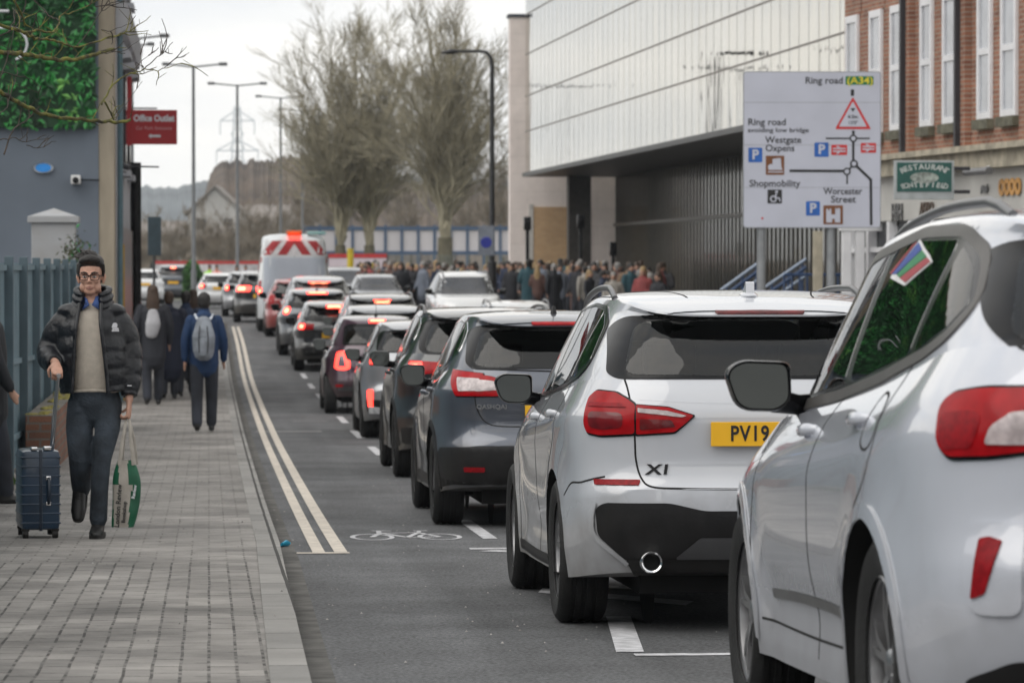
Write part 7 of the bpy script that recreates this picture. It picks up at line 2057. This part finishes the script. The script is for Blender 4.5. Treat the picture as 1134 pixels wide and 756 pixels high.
# shirt collar and jumper
b = MB()
for s in (-1, 1):
    b.add([(-.016 + s * .062, -.02, 1.548), (-.016 + s * .066, -.01, 1.500), (-.016 + s * .052, -.095, 1.462), (-.016 + s * .010, -.110, 1.492), (-.016 + s * .030, -.075, 1.535)], [(0, 1, 2, 3, 4)])
    b.add([(-.016 + s * .062, -.02, 1.548), (-.016 + s * .030, -.075, 1.535), (-.016 + s * .058, .06, 1.555)], [(0, 1, 2)])
o = b.build('shirt_collar', SHIRT, man, 60); m_ = o.modifiers.new('t', 'SOLIDIFY'); m_.thickness = .008
jb = MB()
capsule(jb, [(-.016, .0, 1.49), (-.014, -.012, 1.40), (-.008, -.02, 1.25), (-.004, -.02, 1.08), (0, -.012, .965)], [(.075, .062), (.140, .090), (.148, .104), (.152, .108), (.148, .104)], 26, ref=(1, 0, 0), k=4)
link('jumper', remesh(jb, .010, 2, 'jumper'), SWEAT, man)
b = MB(); b.tube([(.153 * math.cos(t), -.012 + .117 * math.sin(t), .942 + .004 * math.sin(3 * t)) for t in np.linspace(0, 6.283, 28)[:-1]], (.010), 6, cyc=True); b.build('jumper_hem', SWEAT, man, 60)
# trousers
lg = MB()
capsule(lg, [(0, 0, .97), (0, .01, .86)], [(.155, .110), (.163, .115)], 22, ref=(1, 0, 0))
capsule(lg, [(-.088, .01, .86), (-.098, .005, .70), (-.088, -.01, .51), (-.098, .10, .40), (-.108, .185, .30)], [(.088, .095), (.088, .094), (.080, .084), (.074, .078), (.062, .066)], 18, ref=(1, 0, 0), k=4)
capsule(lg, [(.090, .0, .86), (.086, -.035, .70), (.052, -.065, .50), (.036, -.050, .30), (.026, -.035, .115)], [(.088, .095), (.082, .092), (.062, .072), (.057, .068), (.058, .066)], 18, ref=(1, 0, 0), k=4)
for (x, y, z, r) in ((.052, -.10, .475, .03), (.045, -.11, .445, .026), (.030, -.085, .135, .036), (.022, -.088, .165, .03), (-.094, -.06, .50, .03), (-.085, -.045, .53, .028), (-.105, .12, .33, .034), (.09, -.085, .80, .03), (-.09, -.08, .81, .03), (.02, -.085, .85, .026)):
    capsule(lg, [(x - .035, y + .012, z - .01), (x, y, z), (x + .035, y + .012, z + .012)], [.012, r * .55, .012], 8)
link('trousers', remesh(lg, .0085, 2, 'trousers'), DENIM, man)
# shoes
def shoe(pos, pitch, yaw, nm='shoe'):
    e = empty('shoe', pos, (pitch, 0, yaw)); e.parent = man
    s = MB(); capsule(s, [(0, .055, .055), (0, .0, .060), (0, -.07, .045), (0, -.145, .035), (0, -.185, .030)], [(.038, .045), (.043, .048), (.046, .036), (.048, .030), (.036, .024)], 16, ref=(1, 0, 0), k=3)
    capsule(s, [(0, .03, .06), (0, .035, .12)], [(.042, .048), (.043, .05)], 14, ref=(1, 0, 0))
    link('upper', remesh(s, .006, 2, 'upper'), SHOE, e)
    t = MB(); o = round_poly([(-.046, .09), (.046, .09), (.050, -.10), (.035, -.212), (-.035, -.212), (-.050, -.10)], .035, 4); t.prism(o, 'z', 0, .026); t.build('sole', SOLE, e, 40, fix=True)
    l_ = MB()
    for i in range(4): l_.tube([(-.022, -.035 - i * .022, .094 - i * .010), (0, -.037 - i * .022, .100 - i * .010), (.022, -.035 - i * .022, .094 - i * .010)], .003, 5)
    l_.build('laces', HAIRD, e, 60)
shoe((.022, -.02, .0), 0.02, .03)
shoe((-.115, .215, .262), R(58), -.05)
# puffer jacket: baffled shell, open at the front
def puff(b, pts, rad, step, amp, seg=28, k=8, ref=(1, 0, 0), caps=True):
    P = cat_curve(pts, k); n = len(P); L = np.r_[0, np.cumsum([(Vector(P[i + 1]) - Vector(P[i])).length for i in range(n - 1)])]
    q = np.linspace(0, L[-1], int(L[-1] / .010) + 2)
    PP = [Vector([float(np.interp(t, L, [p[c_] for p in P])) for c_ in range(3)]) for t in q]
    rr = [(r, r) if not isinstance(r, (tuple, list)) else r for r in rad]; t_ = np.linspace(0, L[-1], len(rr))
    RR = []
    for t in q:
        w = amp * (abs(math.sin(PI * t / step)) ** .6 - .55); e_ = 1.0
        RR.append((float(np.interp(t, t_, [r[0] for r in rr])) * e_ + w, float(np.interp(t, t_, [r[1] for r in rr])) * e_ + w))
    b.tube(PP, RR, seg, ref=ref)
jk = MB()
puff(jk, [(-.02, .015, 1.495), (-.02, .012, 1.42), (-.018, .005, 1.25), (-.012, .0, 1.10), (-.005, .0, .93)], [(.135, .098), (.206, .142), (.232, .166), (.232, .168), (.214, .160)], .105, .011)
for s in (-1, 1):
    if s < 0: puff(jk, [(-.155, .03, 1.415), (-.230, .045, 1.325), (-.285, .05, 1.215), (-.288, -.02, 1.155), (-.258, -.12, 1.128), (-.236, -.170, 1.122)], [.080, .092, .086, .082, .072, .050], .105, .009)
    else: puff(jk, [(.110, .03, 1.415), (.175, .045, 1.325), (.212, .045, 1.21), (.222, .03, 1.12), (.224, .0, .98), (.226, -.025, .905)], [.080, .092, .086, .082, .074, .052], .105, .009)
    ell(jk, (s * .125 - .02, .02, 1.452), (.098, .085, .052))
jm = remesh(jk, .0082, 2, 'jacket')
# cut the open front: remove the wedge over the jumper
bm = bmesh.new(); bm.from_mesh(jm)
def fx(z): # half-opening left and right edge at height z
    return (float(np.interp(z, [.90, 1.0, 1.15, 1.30, 1.42, 1.55], [-.128, -.118, -.108, -.100, -.088, -.075])), float(np.interp(z, [.90, 1.0, 1.15, 1.30, 1.42, 1.55], [.105, .100, .085, .066, .052, .050])))
kill = []
for f in bm.faces:
    q = f.calc_center_median(); l_, r_ = fx(q.z)
    if q.y < .0 and l_ + HX * .3 < q.x < r_ and abs(q.x) < .2: kill.append(f)
    elif q.z < .905 and abs(q.x) < .19: kill.append(f)
bmesh.ops.delete(bm, geom=kill, context='FACES'); 
be = [e for e in bm.edges if len(e.link_faces) == 1]
r_ = bmesh.ops.extrude_edge_only(bm, edges=be)
for v in [g for g in r_['geom'] if isinstance(g, bmesh.types.BMVert)]:
    v.co.y += .035; v.co.x *= .93
bm.to_mesh(jm); bm.free(); jm.polygons.foreach_set('use_smooth', [True] * len(jm.polygons))
jo = link('jacket', jm, JKT, man)
cl = MB()   # stand collar
n = 22
for layer, (zz_, rr_, th) in enumerate(((1.475, 1.02, .022), (1.510, 1.05, .024), (1.548, 1.03, .022), (1.580, .98, .014))):
    pass
pts = []
for i in range(n + 1):
    a = R(-62 + (304) * i / n); pts.append((a,))
for zz_, rr_, th in ((1.505, 1.15, .028), (1.548, 1.11, .028), (1.590, 1.08, .023)):
    P = [(-.012 + .098 * rr_ * math.cos(a[0]), .022 + .092 * rr_ * math.sin(a[0]), zz_ + .014 * math.sin(a[0]) - .028 * max(0, -math.sin(a[0]))) for a in pts]
    cl.tube(P, [(th * .75, th)] * len(P), 10, ref=(0, 0, 1))
link('jacket_collar', remesh(cl, .007, 2, 'jacket_collar'), JKT, man)
b = MB()   # front facings with zip edge
for s in (0, 1):
    P = []
    for z in np.linspace(.93, 1.50, 14):
        P.append((fx(z)[s] + HX * .3 * (1 - s), -.160 - .006 * math.sin((z - .93) / .105 * PI) ** 2 + max(0, z - 1.36) * .62, z))
    b.tube(P, [(.013, .012)] * 14, 8, ref=(1, 0, 0))
b.build('zip_edge', JKT, man, 60)
for (a_, z_) in (((-.238, -.185, 1.122), (.10, -.6, -.3)),): pass
WTL = pmat('logo_white', (.55, .55, .58), rough=.6)
# white chest mark and cuff mark
b = MB(); 
for (x0, z0, w) in ((.130, 1.352, .034), (.134, 1.340, .040), (.130, 1.328, .046)): b.bbox(x0, x0 + w, -.182, -.168, z0 - .005, z0 + .005, .002)
b.lathe([(.001, 0), (.016, 0), (.016, .01)], 16, 'y', Matrix.Translation((.150, -.180, 1.363))); b.build('chest_emblem', WTL, man, 50)
b = MB(); b.bbox(.222, .250, -.112, -.106, .972, .978, .001); b.build('cuff_emblem', WTL, man)

# ---- suitcase
cs = at(42, 560, dm + .02); gs_ = gz(cs.y) + .105
SB_ = pmat('case_navy', (.007, .024, .050), rough=.32, var=.2, scale=6, coat=.3); SBD = pmat('case_dark', (.008, .016, .03), rough=.4)
su = empty('suitcase', (cs.x, cs.y, gs_), (0, 0, R(8)), 'dark blue ribbed cabin suitcase pulled by the man in the puffer jacket', 'suitcase')
b = MB(); b.bbox(-.125, .125, -.20, .20, .055, .565, .035); b.build('shell', SB_, su, 50)
b = MB()
for z in np.linspace(.10, .52, 8): b.bbox(-.128, .128, -.203, .203, z - .006, z + .006, .005)
b.build('ribs', SB_, su, 50)
b = MB(); b.bbox(-.010, .010, -.204, .204, .05, .569, .004); b.build('zip_band', SBD, su, 50)
b = MB(); b.tube([(.048, -.205, .385), (.048, -.232, .375), (.048, -.236, .30), (.048, -.232, .235), (.048, -.205, .225)], [.010, .012, .012, .012, .010], 8); b.build('side_handle', SBD, su, 60)
b = MB(); b.bbox(.032, .064, -.212, -.203, .375, .400, .003); b.bbox(.032, .064, -.212, -.203, .212, .235, .003); b.build('handle_mount', CHROME, su, 50)
b = MB(); b.bbox(-.06, -.02, -.19, -.10, .566, .585, .006); b.bbox(.02, .07, -.19, -.12, .566, .590, .006); b.build('top_fittings', CHROME, su, 50)
hx, hy = wl.x, wl.y
hp = man.matrix_basis @ Vector((wl.x + .025, wl.y - .085, wl.z - .075)); 
hp2 = su.matrix_basis.inverted() @ hp
b = MB()
for s in (-.0, .0): pass
for s in (-1, 1): b.tube([(.085 , .13 * s * .45 - .05, .56), (hp2.x, hp2.y + .045 * s, hp2.z - .01)], [.009, .0075], 8)
b.tube([(hp2.x, hp2.y - .06, hp2.z - .005), (hp2.x, hp2.y, hp2.z), (hp2.x, hp2.y + .06, hp2.z - .005)], .014, 8); b.build('pull_handle', pmat('handle_alu', (.45, .46, .48), rough=.3, metal=.9), su, 60)
for (x, y) in ((-.095, -.16), (.095, -.16), (-.095, .16), (.095, .16)):
    b = MB(); b.lathe([(.001, -.018), (.024, -.018), (.027, -.010), (.027, .010), (.024, .018), (.001, .018)], 16, 'x', Matrix.Translation((x, y, .027))); b.bbox(x - .024, x + .024, y - .02, y + .02, .045, .062, .005); b.build('wheel', BLK, su, 50, fix=True)
# ---- shopping bag
hp = man.matrix_basis @ (wr_ + Vector((-.012, -.02, -.115)))
BAGC = pmat('bag_cream', (.38, .35, .31), rough=.9, var=.12, scale=9, bump=.3, bscale=30); BAGG = pmat('bag_green', (.004, .095, .045), rough=.55, var=.3, scale=5)
bg_ = empty('shopping_bag', hp, (0, 0, R(-10)), 'cream and green tote bag with dark lettering hanging from the man\'s hand', 'bag')
def sheet_bag():
    top, bot = -.27, -.70; V = []; F = []; nz_, nx_ = 22, 22
    prof = [(-.27, .050), (-.33, .075), (-.42, .092), (-.55, .088), (-.66, .078), (-.70, .070)]
    f = pchip([(-p[0], p[1]) for p in prof])
    for i in range(nz_ + 1):
        z = top + (bot - top) * i / nz_; hw = f(-z)
        for j in range(nx_ * 2):
            t = 2 * PI * j / (nx_ * 2); x = hw * math.copysign(abs(math.cos(t)) ** .8, math.cos(t)) + .012 * math.sin(z * 9); y = (.030 + .020 * (i / nz_)) * math.copysign(abs(math.sin(t)) ** .8, math.sin(t)) + .010 * noise.noise(Vector((x * 14, z * 9, 1)))
            V.append((x - .03 * (i / nz_), y, z))
    m = nx_ * 2
    for i in range(nz_):
        for j in range(m): F.append((i * m + j, i * m + (j + 1) % m, (i + 1) * m + (j + 1) % m, (i + 1) * m + j))
    F.append(tuple(nz_ * m + j for j in range(m)))
    M = []
    for q in F:
        cx = sum(V[k][0] for k in q) / len(q); cz = sum(V[k][2] for k in q) / len(q)
        M.append(1 if (cx > .038 + (-.45 - cz) * -.10 and cz < -.30) or cx < -.085 - (cz + .55) * .05 or (cz > -.42 and abs(cx + .02) > .03) else 0)
    return V, F, M
V, F, M = sheet_bag(); pydata('fabric', V, F, [BAGC, BAGG], bg_, 60, M)
for (y, dx) in ((-.028, 0), (.028, .012)):
    b = MB(); b.tube([(-.045, y, -.30), (-.026, y * .6, -.14), (-.006, 0, -.010), (.004, 0, .0), (.014, 0, -.010), (.028 + dx, y * .6, -.14), (.050, y, -.30)], [(.014, .003), (.011, .003), (.008, .004), (.008, .005), (.008, .004), (.012, .003), (.016, .003)], 8, ref=(1, 0, 0)); b.build('strap', BAGC, bg_, 60)
def btext(txt, size, x, z, m, rot=R(90)):
    me = text_mesh(txt, size, .0006, bold=.0012); me.transform(Matrix.Rotation(rot, 4, 'Z'))
    o = link('lettering', me, m, bg_); o.rotation_euler = (PI / 2, 0, 0); o.location = (x, -.062, z)
btext('London Review', .044, -.046, -.56, SBK, R(86)); btext('Bookshop', .034, -.008, -.60, SBK, R(86)); btext('Review', .030, .058, -.47, WTL, R(80))

# ---- general walking figure used for the other people
def figure_geo(S):
    """returns {part: MB}; facing -y, standing on z=0, height about 1.75"""
    g = {k: MB() for k in ('skin', 'hair', 'coat', 'trousers', 'shoe')}
    w = S.get('w', 1.0); st_ = S.get('stride', .12); coat = S.get('coat', 'jacket'); hem = {'jacket': .86, 'long': .48, 'mid': .70}[coat]
    hz = 1.62
    ell(g['skin'], (0, -.012, hz - .01), (.072, .088, .105), 14, 10); capsule(g['skin'], [(0, 0, 1.56), (0, .005, 1.44)], [.052, .06], 10)
    capsule(g['skin'], [(0, -.09, hz + .01), (0, -.105, hz - .02)], [.008, .012], 6)
    for s in (-1, 1): ell(g['skin'], (s * .072, .005, hz), (.010, .018, .028), 8, 6)
    h = S.get('hair', 'short')
    ell(g['hair'], (0, .018, hz + .045), (.083, .098, .088), 14, 10); ell(g['hair'], (0, .045, hz), (.078, .068, .09), 12, 9)
    if h == 'long': capsule(g['hair'], [(0, .06, hz + .02), (0, .075, 1.5), (0, .085, 1.36)], [(.085, .05), (.10, .05), (.085, .035)], 12, ref=(1, 0, 0))
    puffy = S.get('puff', 0)
    capsule(g['coat'], [(0, .01, 1.46), (0, .01, 1.37), (0, 0, 1.18), (0, 0, 1.0), (0, 0, hem)], [(.09, .08), (.185 * w, .115 * w), (.185 * w, .13 * w), (.18 * w, .13 * w), (.185 * w, .135 * w)], 18, ref=(1, 0, 0))
    if S.get('hood'): capsule(g['coat'], [(-.08, .05, 1.44), (0, .10, 1.45), (.08, .05, 1.44)], [.045, .06, .045], 10)
    if S.get('collar', 1): capsule(g['coat'], [(0, .015, 1.44), (0, .02, 1.50)], [(.085, .08), (.075, .075)], 12, ref=(1, 0, 0))
    sw = S.get('swing', .10)
    for s in (-1, 1):
        a = sw * s; hx_ = S.get('arms', 'down')
        if hx_ == 'down' or (hx_ == 'mix' and s < 0): P = [(s * .165 * w, .01, 1.40), (s * .235 * w, .02 + a * .3, 1.16), (s * .24 * w, -.03 + a, .92)]
        else: P = [(s * .165 * w, .01, 1.40), (s * .235 * w, .03, 1.14), (s * .12 * w, -.20, 1.10)]
        capsule(g['coat'], P, [.068 * w, .060 * w, .046], 12)
        e = Vector(P[2]); dn = (Vector(P[2]) - Vector(P[1])).normalized()
        capsule(g['skin'], [e + dn * .02, e + dn * .085, e + dn * .14], [(.024, .02), (.034, .017), (.022, .014)], 10, ref=(0, 1, 0))
        capsule(g['skin'], [e + dn * .04 + Vector((-s * .02, -.02, 0)), e + dn * .09 + Vector((-s * .02, -.045, 0))], [.011, .009], 6)
        q = st_ * s
        capsule(g['trousers'], [(s * .085, 0, .92), (s * .09, -.02 + q * .45, .50), (s * .085, .02 + q, .12)], [(.098, .10), (.078, .084), (.066, .070)], 12, ref=(1, 0, 0))
        up = .03 if q > 0 else 0
        capsule(g['shoe'], [(s * .085, .05 + q, .045 + up * 1.5), (s * .085, -.04 + q, .042 + up), (s * .088, -.14 + q, .035)], [(.038, .04), (.042, .036), (.035, .025)], 10, ref=(1, 0, 0))
    return g
def figure_mesh(S, voxel=.02, name='person'):
    g = figure_geo(S); allb = MB(); keys = list(g)
    for k in keys: allb.add(g[k].v, g[k].f)
    me = remesh(allb, voxel, 1, name)
    trees = []
    for k in keys: trees.append(BVHTree.FromPolygons([Vector(p) for p in g[k].v], g[k].f))
    prio = {'skin': .004, 'hair': -.006, 'coat': -.001, 'trousers': 0, 'shoe': -.004}
    mi = []
    for p in me.polygons:
        c_ = p.center; best = min(range(5), key=lambda i: (trees[i].find_nearest(c_)[3] if trees[i].find_nearest(c_)[3] is not None else 9) + prio[keys[i]])
        mi.append(best)
    me.polygons.foreach_set('material_index', mi)
    return me
COATM = pmat('coat_cloth', (.9, .9, .9), rough=.8, var=.15, scale=6, objcol=True, bump=.2, bscale=14)
TRSM = pmat('trouser_cloth', (.022, .025, .034), rough=.9, var=.4, scale=3)
SHM = pmat('shoe_plain', (.015, .015, .015), rough=.5)
HAIRS = [pmat('hair_black', (.012, .010, .009), rough=.6), pmat('hair_brown', (.045, .025, .014), rough=.6), pmat('hair_fair', (.28, .19, .09), rough=.6), pmat('hair_grey', (.22, .21, .20), rough=.6)]
def fig_obj(name, me, mats, loc, rot, col, label, cat='person', group=None, sc=1.0):
    o = bpy.data.objects.new(name, me); COL.objects.link(o)
    if not len(me.materials):
        for m in mats: me.materials.append(m)
    o.location = loc; o.rotation_euler = (0, 0, rot); o.color = tuple(col) + (1,); o.scale = (sc,) * 3
    return tag(o, label, cat, group)
def mats_for(h): return [SKIN2, HAIRS[h], COATM, TRSM, SHM]
def ground_pt(px, d, up=.105):
    c = at(px, 300, d); return (c.x, c.y, gz(c.y) + up)
AWAY = PI - TH
# rear view walkers on the left pavement
WG = None
me = figure_mesh(dict(hood=1, stride=.15, w=1.0, swing=.08), .012); bp_ = fig_obj('person', me, mats_for(0), ground_pt(226, 48), AWAY + .05, (.008, .034, .10), 'walker seen from behind in bright blue hooded jacket and black trousers', sc=1.0)
bk = empty('backpack', (0, 0, 0), label='grey backpack with white straps on the walker in the blue jacket', cat='backpack')
bk.location = bp_.location; bk.rotation_euler = bp_.rotation_euler
BPG = pmat('backpack_grey', (.20, .22, .25), rough=.7, var=.25, scale=9, bump=.3); BPW = pmat('strap_white', (.42, .45, .5), rough=.7)
b = MB(); capsule(b, [(0, .20, 1.36), (0, .225, 1.20), (0, .22, 1.02)], [(.10, .06), (.145, .085), (.135, .08)], 20, ref=(1, 0, 0)); link('bag_body', remesh(b, .01, 2, 'bag_body'), BPG, bk)
b = MB(); capsule(b, [(0, .29, 1.12), (0, .295, 1.03)], [(.09, .035), (.095, .035)], 16, ref=(1, 0, 0)); link('front_pocket', remesh(b, .01, 2, 'front_pocket'), BPG, bk)
for s in (-1, 1):
    b = MB(); b.tube([(s * .13, -.10, 1.28), (s * .125, -.05, 1.42), (s * .105, .06, 1.475), (s * .075, .15, 1.41)], [(.022, .008)] * 4, 8, ref=(1, 0, 0)); b.build('strap', BPW, bk, 60)
    b = MB(); b.tube([(s * .045, .308, 1.33), (s * .06, .325, 1.15), (s * .05, .33, 1.0)], .007, 6); b.build('lacing', SBK, bk, 60)
me = figure_mesh(dict(coat='mid', stride=.10, w=1.06), .014); fig_obj('person', me, mats_for(0), ground_pt(206, 63), AWAY - .1, (.012, .026, .065), 'walker seen from behind in navy jacket, just left of the blue-jacketed one')
me = figure_mesh(dict(coat='long', stride=.06, w=1.22, hair='short', hood=1), .014); fig_obj('person', me, mats_for(1), ground_pt(187, 62), AWAY + .06, (.008, .012, .030), 'walker seen from behind in a long dark navy padded coat')
me = figure_mesh(dict(coat='mid', stride=.12, w=1.05, hair='long'), .014); fig_obj('person', me, mats_for(1), ground_pt(169, 59), AWAY + .15, (.02, .022, .03), 'long-haired walker in a dark coat, leftmost of the group on the pavement', sc=1.06)
b = MB(); capsule(b, [(-.02, .19, 1.40), (-.02, .21, 1.25), (.0, .20, 1.12)], [(.09, .05), (.12, .07), (.10, .06)], 16, ref=(1, 0, 0))
o = link('shoulder_bag', remesh(b, .012, 2, 'shoulder_bag'), pmat('bag_pale', (.38, .38, .40), rough=.8)); c_ = ground_pt(167, 59); o.location = c_; o.rotation_euler = (0, 0, AWAY + .15); tag(o, 'pale grey bag on the back of the long-haired walker', 'bag')
fig_obj('person', me, mats_for(1), ground_pt(214, 70), AWAY, (.03, .03, .03), 'dark-haired walker mostly hidden behind the navy and blue jackets')
# cropped passer-by at the left edge
me = figure_mesh(dict(coat='mid', stride=.16, w=1.30, swing=.10, arms='down'), .014)
o = fig_obj('person', me, mats_for(0), (0, 0, 0), PI / 2 - TH + .3, (.010, .012, .016), 'passer-by in a bulky black coat cut off by the left edge of the view'); o.location = ground_pt(-17, 29.5); 
# hi-vis workers far off
HV = figure_mesh(dict(coat='jacket', stride=.04), .03)
for (px, d, col, lab) in ((232, 160, (.35, .75, .05), 'far worker in lime hi-vis jacket beside the green shrub'), (240, 158, (.7, .25, .2), 'far worker in pink-orange vest right of the lime one'), (262, 168, (.03, .03, .05), 'distant dark figure by the red-topped barriers'), (272, 166, (.02, .12, .3), 'distant figure in blue by the red-topped barriers')):
    fig_obj('person', HV, mats_for(0), ground_pt(px, d, .02), 0, col, lab)
# the crowd
variants = [(figure_mesh(dict(coat=c_, stride=s_, w=w_, hair=h_, arms=a_), .03), hi_) for (c_, s_, w_, h_, a_, hi_) in
            (('jacket', .1, 1.0, 'short', 'down', 0), ('mid', .05, 1.1, 'long', 'down', 1), ('long', .02, 1.05, 'short', 'mix', 0), ('jacket', .14, .95, 'long', 'mix', 2), ('mid', .08, 1.08, 'short', 'down', 3), ('jacket', .06, 1.12, 'short', 'up', 1))]
pal = [((.012, .013, .018), 'black coat'), ((.018, .028, .06), 'navy jacket'), ((.05, .05, .055), 'charcoal jacket'), ((.20, .13, .08), 'tan coat'), ((.30, .28, .25), 'cream top'), ((.10, .05, .04), 'brown jacket'), ((.02, .07, .09), 'teal coat'), ((.25, .05, .05), 'red top'), ((.14, .16, .20), 'grey-blue jacket'), ((.05, .06, .03), 'olive coat')]
wts = [26, 18, 14, 8, 8, 8, 6, 3, 6, 5]
rnd = random.Random(31); n = 0; placed = []
while n < 150:
    px = rnd.uniform(392, 735) if rnd.random() < .8 else rnd.uniform(470, 700)
    # the crowd runs from the far side of the junction towards the right pavement
    dmid = float(np.interp(px, [392, 560, 700, 740], [136, 124, 104, 98])); d = dmid + rnd.uniform(-9, 10)
    c_ = at(px, 300, d)
    if d < 122 and c_.x < 8.9: d = 123 + rnd.uniform(0, 12); c_ = at(px, 300, d)
    if any((c_.x - q[0]) ** 2 + (c_.y - q[1]) ** 2 < .30 for q in placed): 
        if rnd.random() < .97: continue
    placed.append((c_.x, c_.y)); i = rnd.choices(range(10), wts)[0]; vi = rnd.randrange(6); me, hi_ = variants[vi]
    hw_ = {0: 'dark-haired', 1: 'brown-haired', 2: 'fair-haired', 3: 'grey-haired'}[hi_]
    fig_obj('person', me, mats_for(hi_), (c_.x, c_.y, gz(c_.y) + (.105 if c_.y < 121 else .02)), rnd.choice([0, 0, PI, 1.2, -1.2]) + rnd.uniform(-.5, .5), pal[i][0], 'blurred %s person in %s standing in the crowd across the junction' % (hw_, pal[i][1]), group='crowd across the junction', sc=rnd.uniform(.93, 1.07)); n += 1
for (px, d, i, lab) in ((343, 150, 6, 'lone person in teal coat in front of the pink hoarding'), (360, 148, 0, 'person in dark coat with pale face right of the pink hoarding end')):
    me, hi_ = variants[1]; fig_obj('person', me, mats_for(hi_), ground_pt(px + 56 if px < 350 else px + 45, d, .1), 0, pal[i][0], lab)
# ============================================================ HAZE
hz = MB(); hz.box(-1000, 1000, -210, 1700, -4, 64)
hm = bpy.data.materials.new('haze_air'); hm.use_nodes = True
hn, hl = hm.node_tree.nodes, hm.node_tree.links
hn.remove(hn['Principled BSDF'])
hv = hn.new('ShaderNodeVolumePrincipled'); hv.inputs['Color'].default_value = (.86, .92, 1.0, 1); hv.inputs['Density'].default_value = .00014
hl.new(hv.outputs[0], hn['Material Output'].inputs['Volume'])
tag(hz.build('haze', hm), kind='stuff', label='thin pale air haze filling the street', cat='haze')
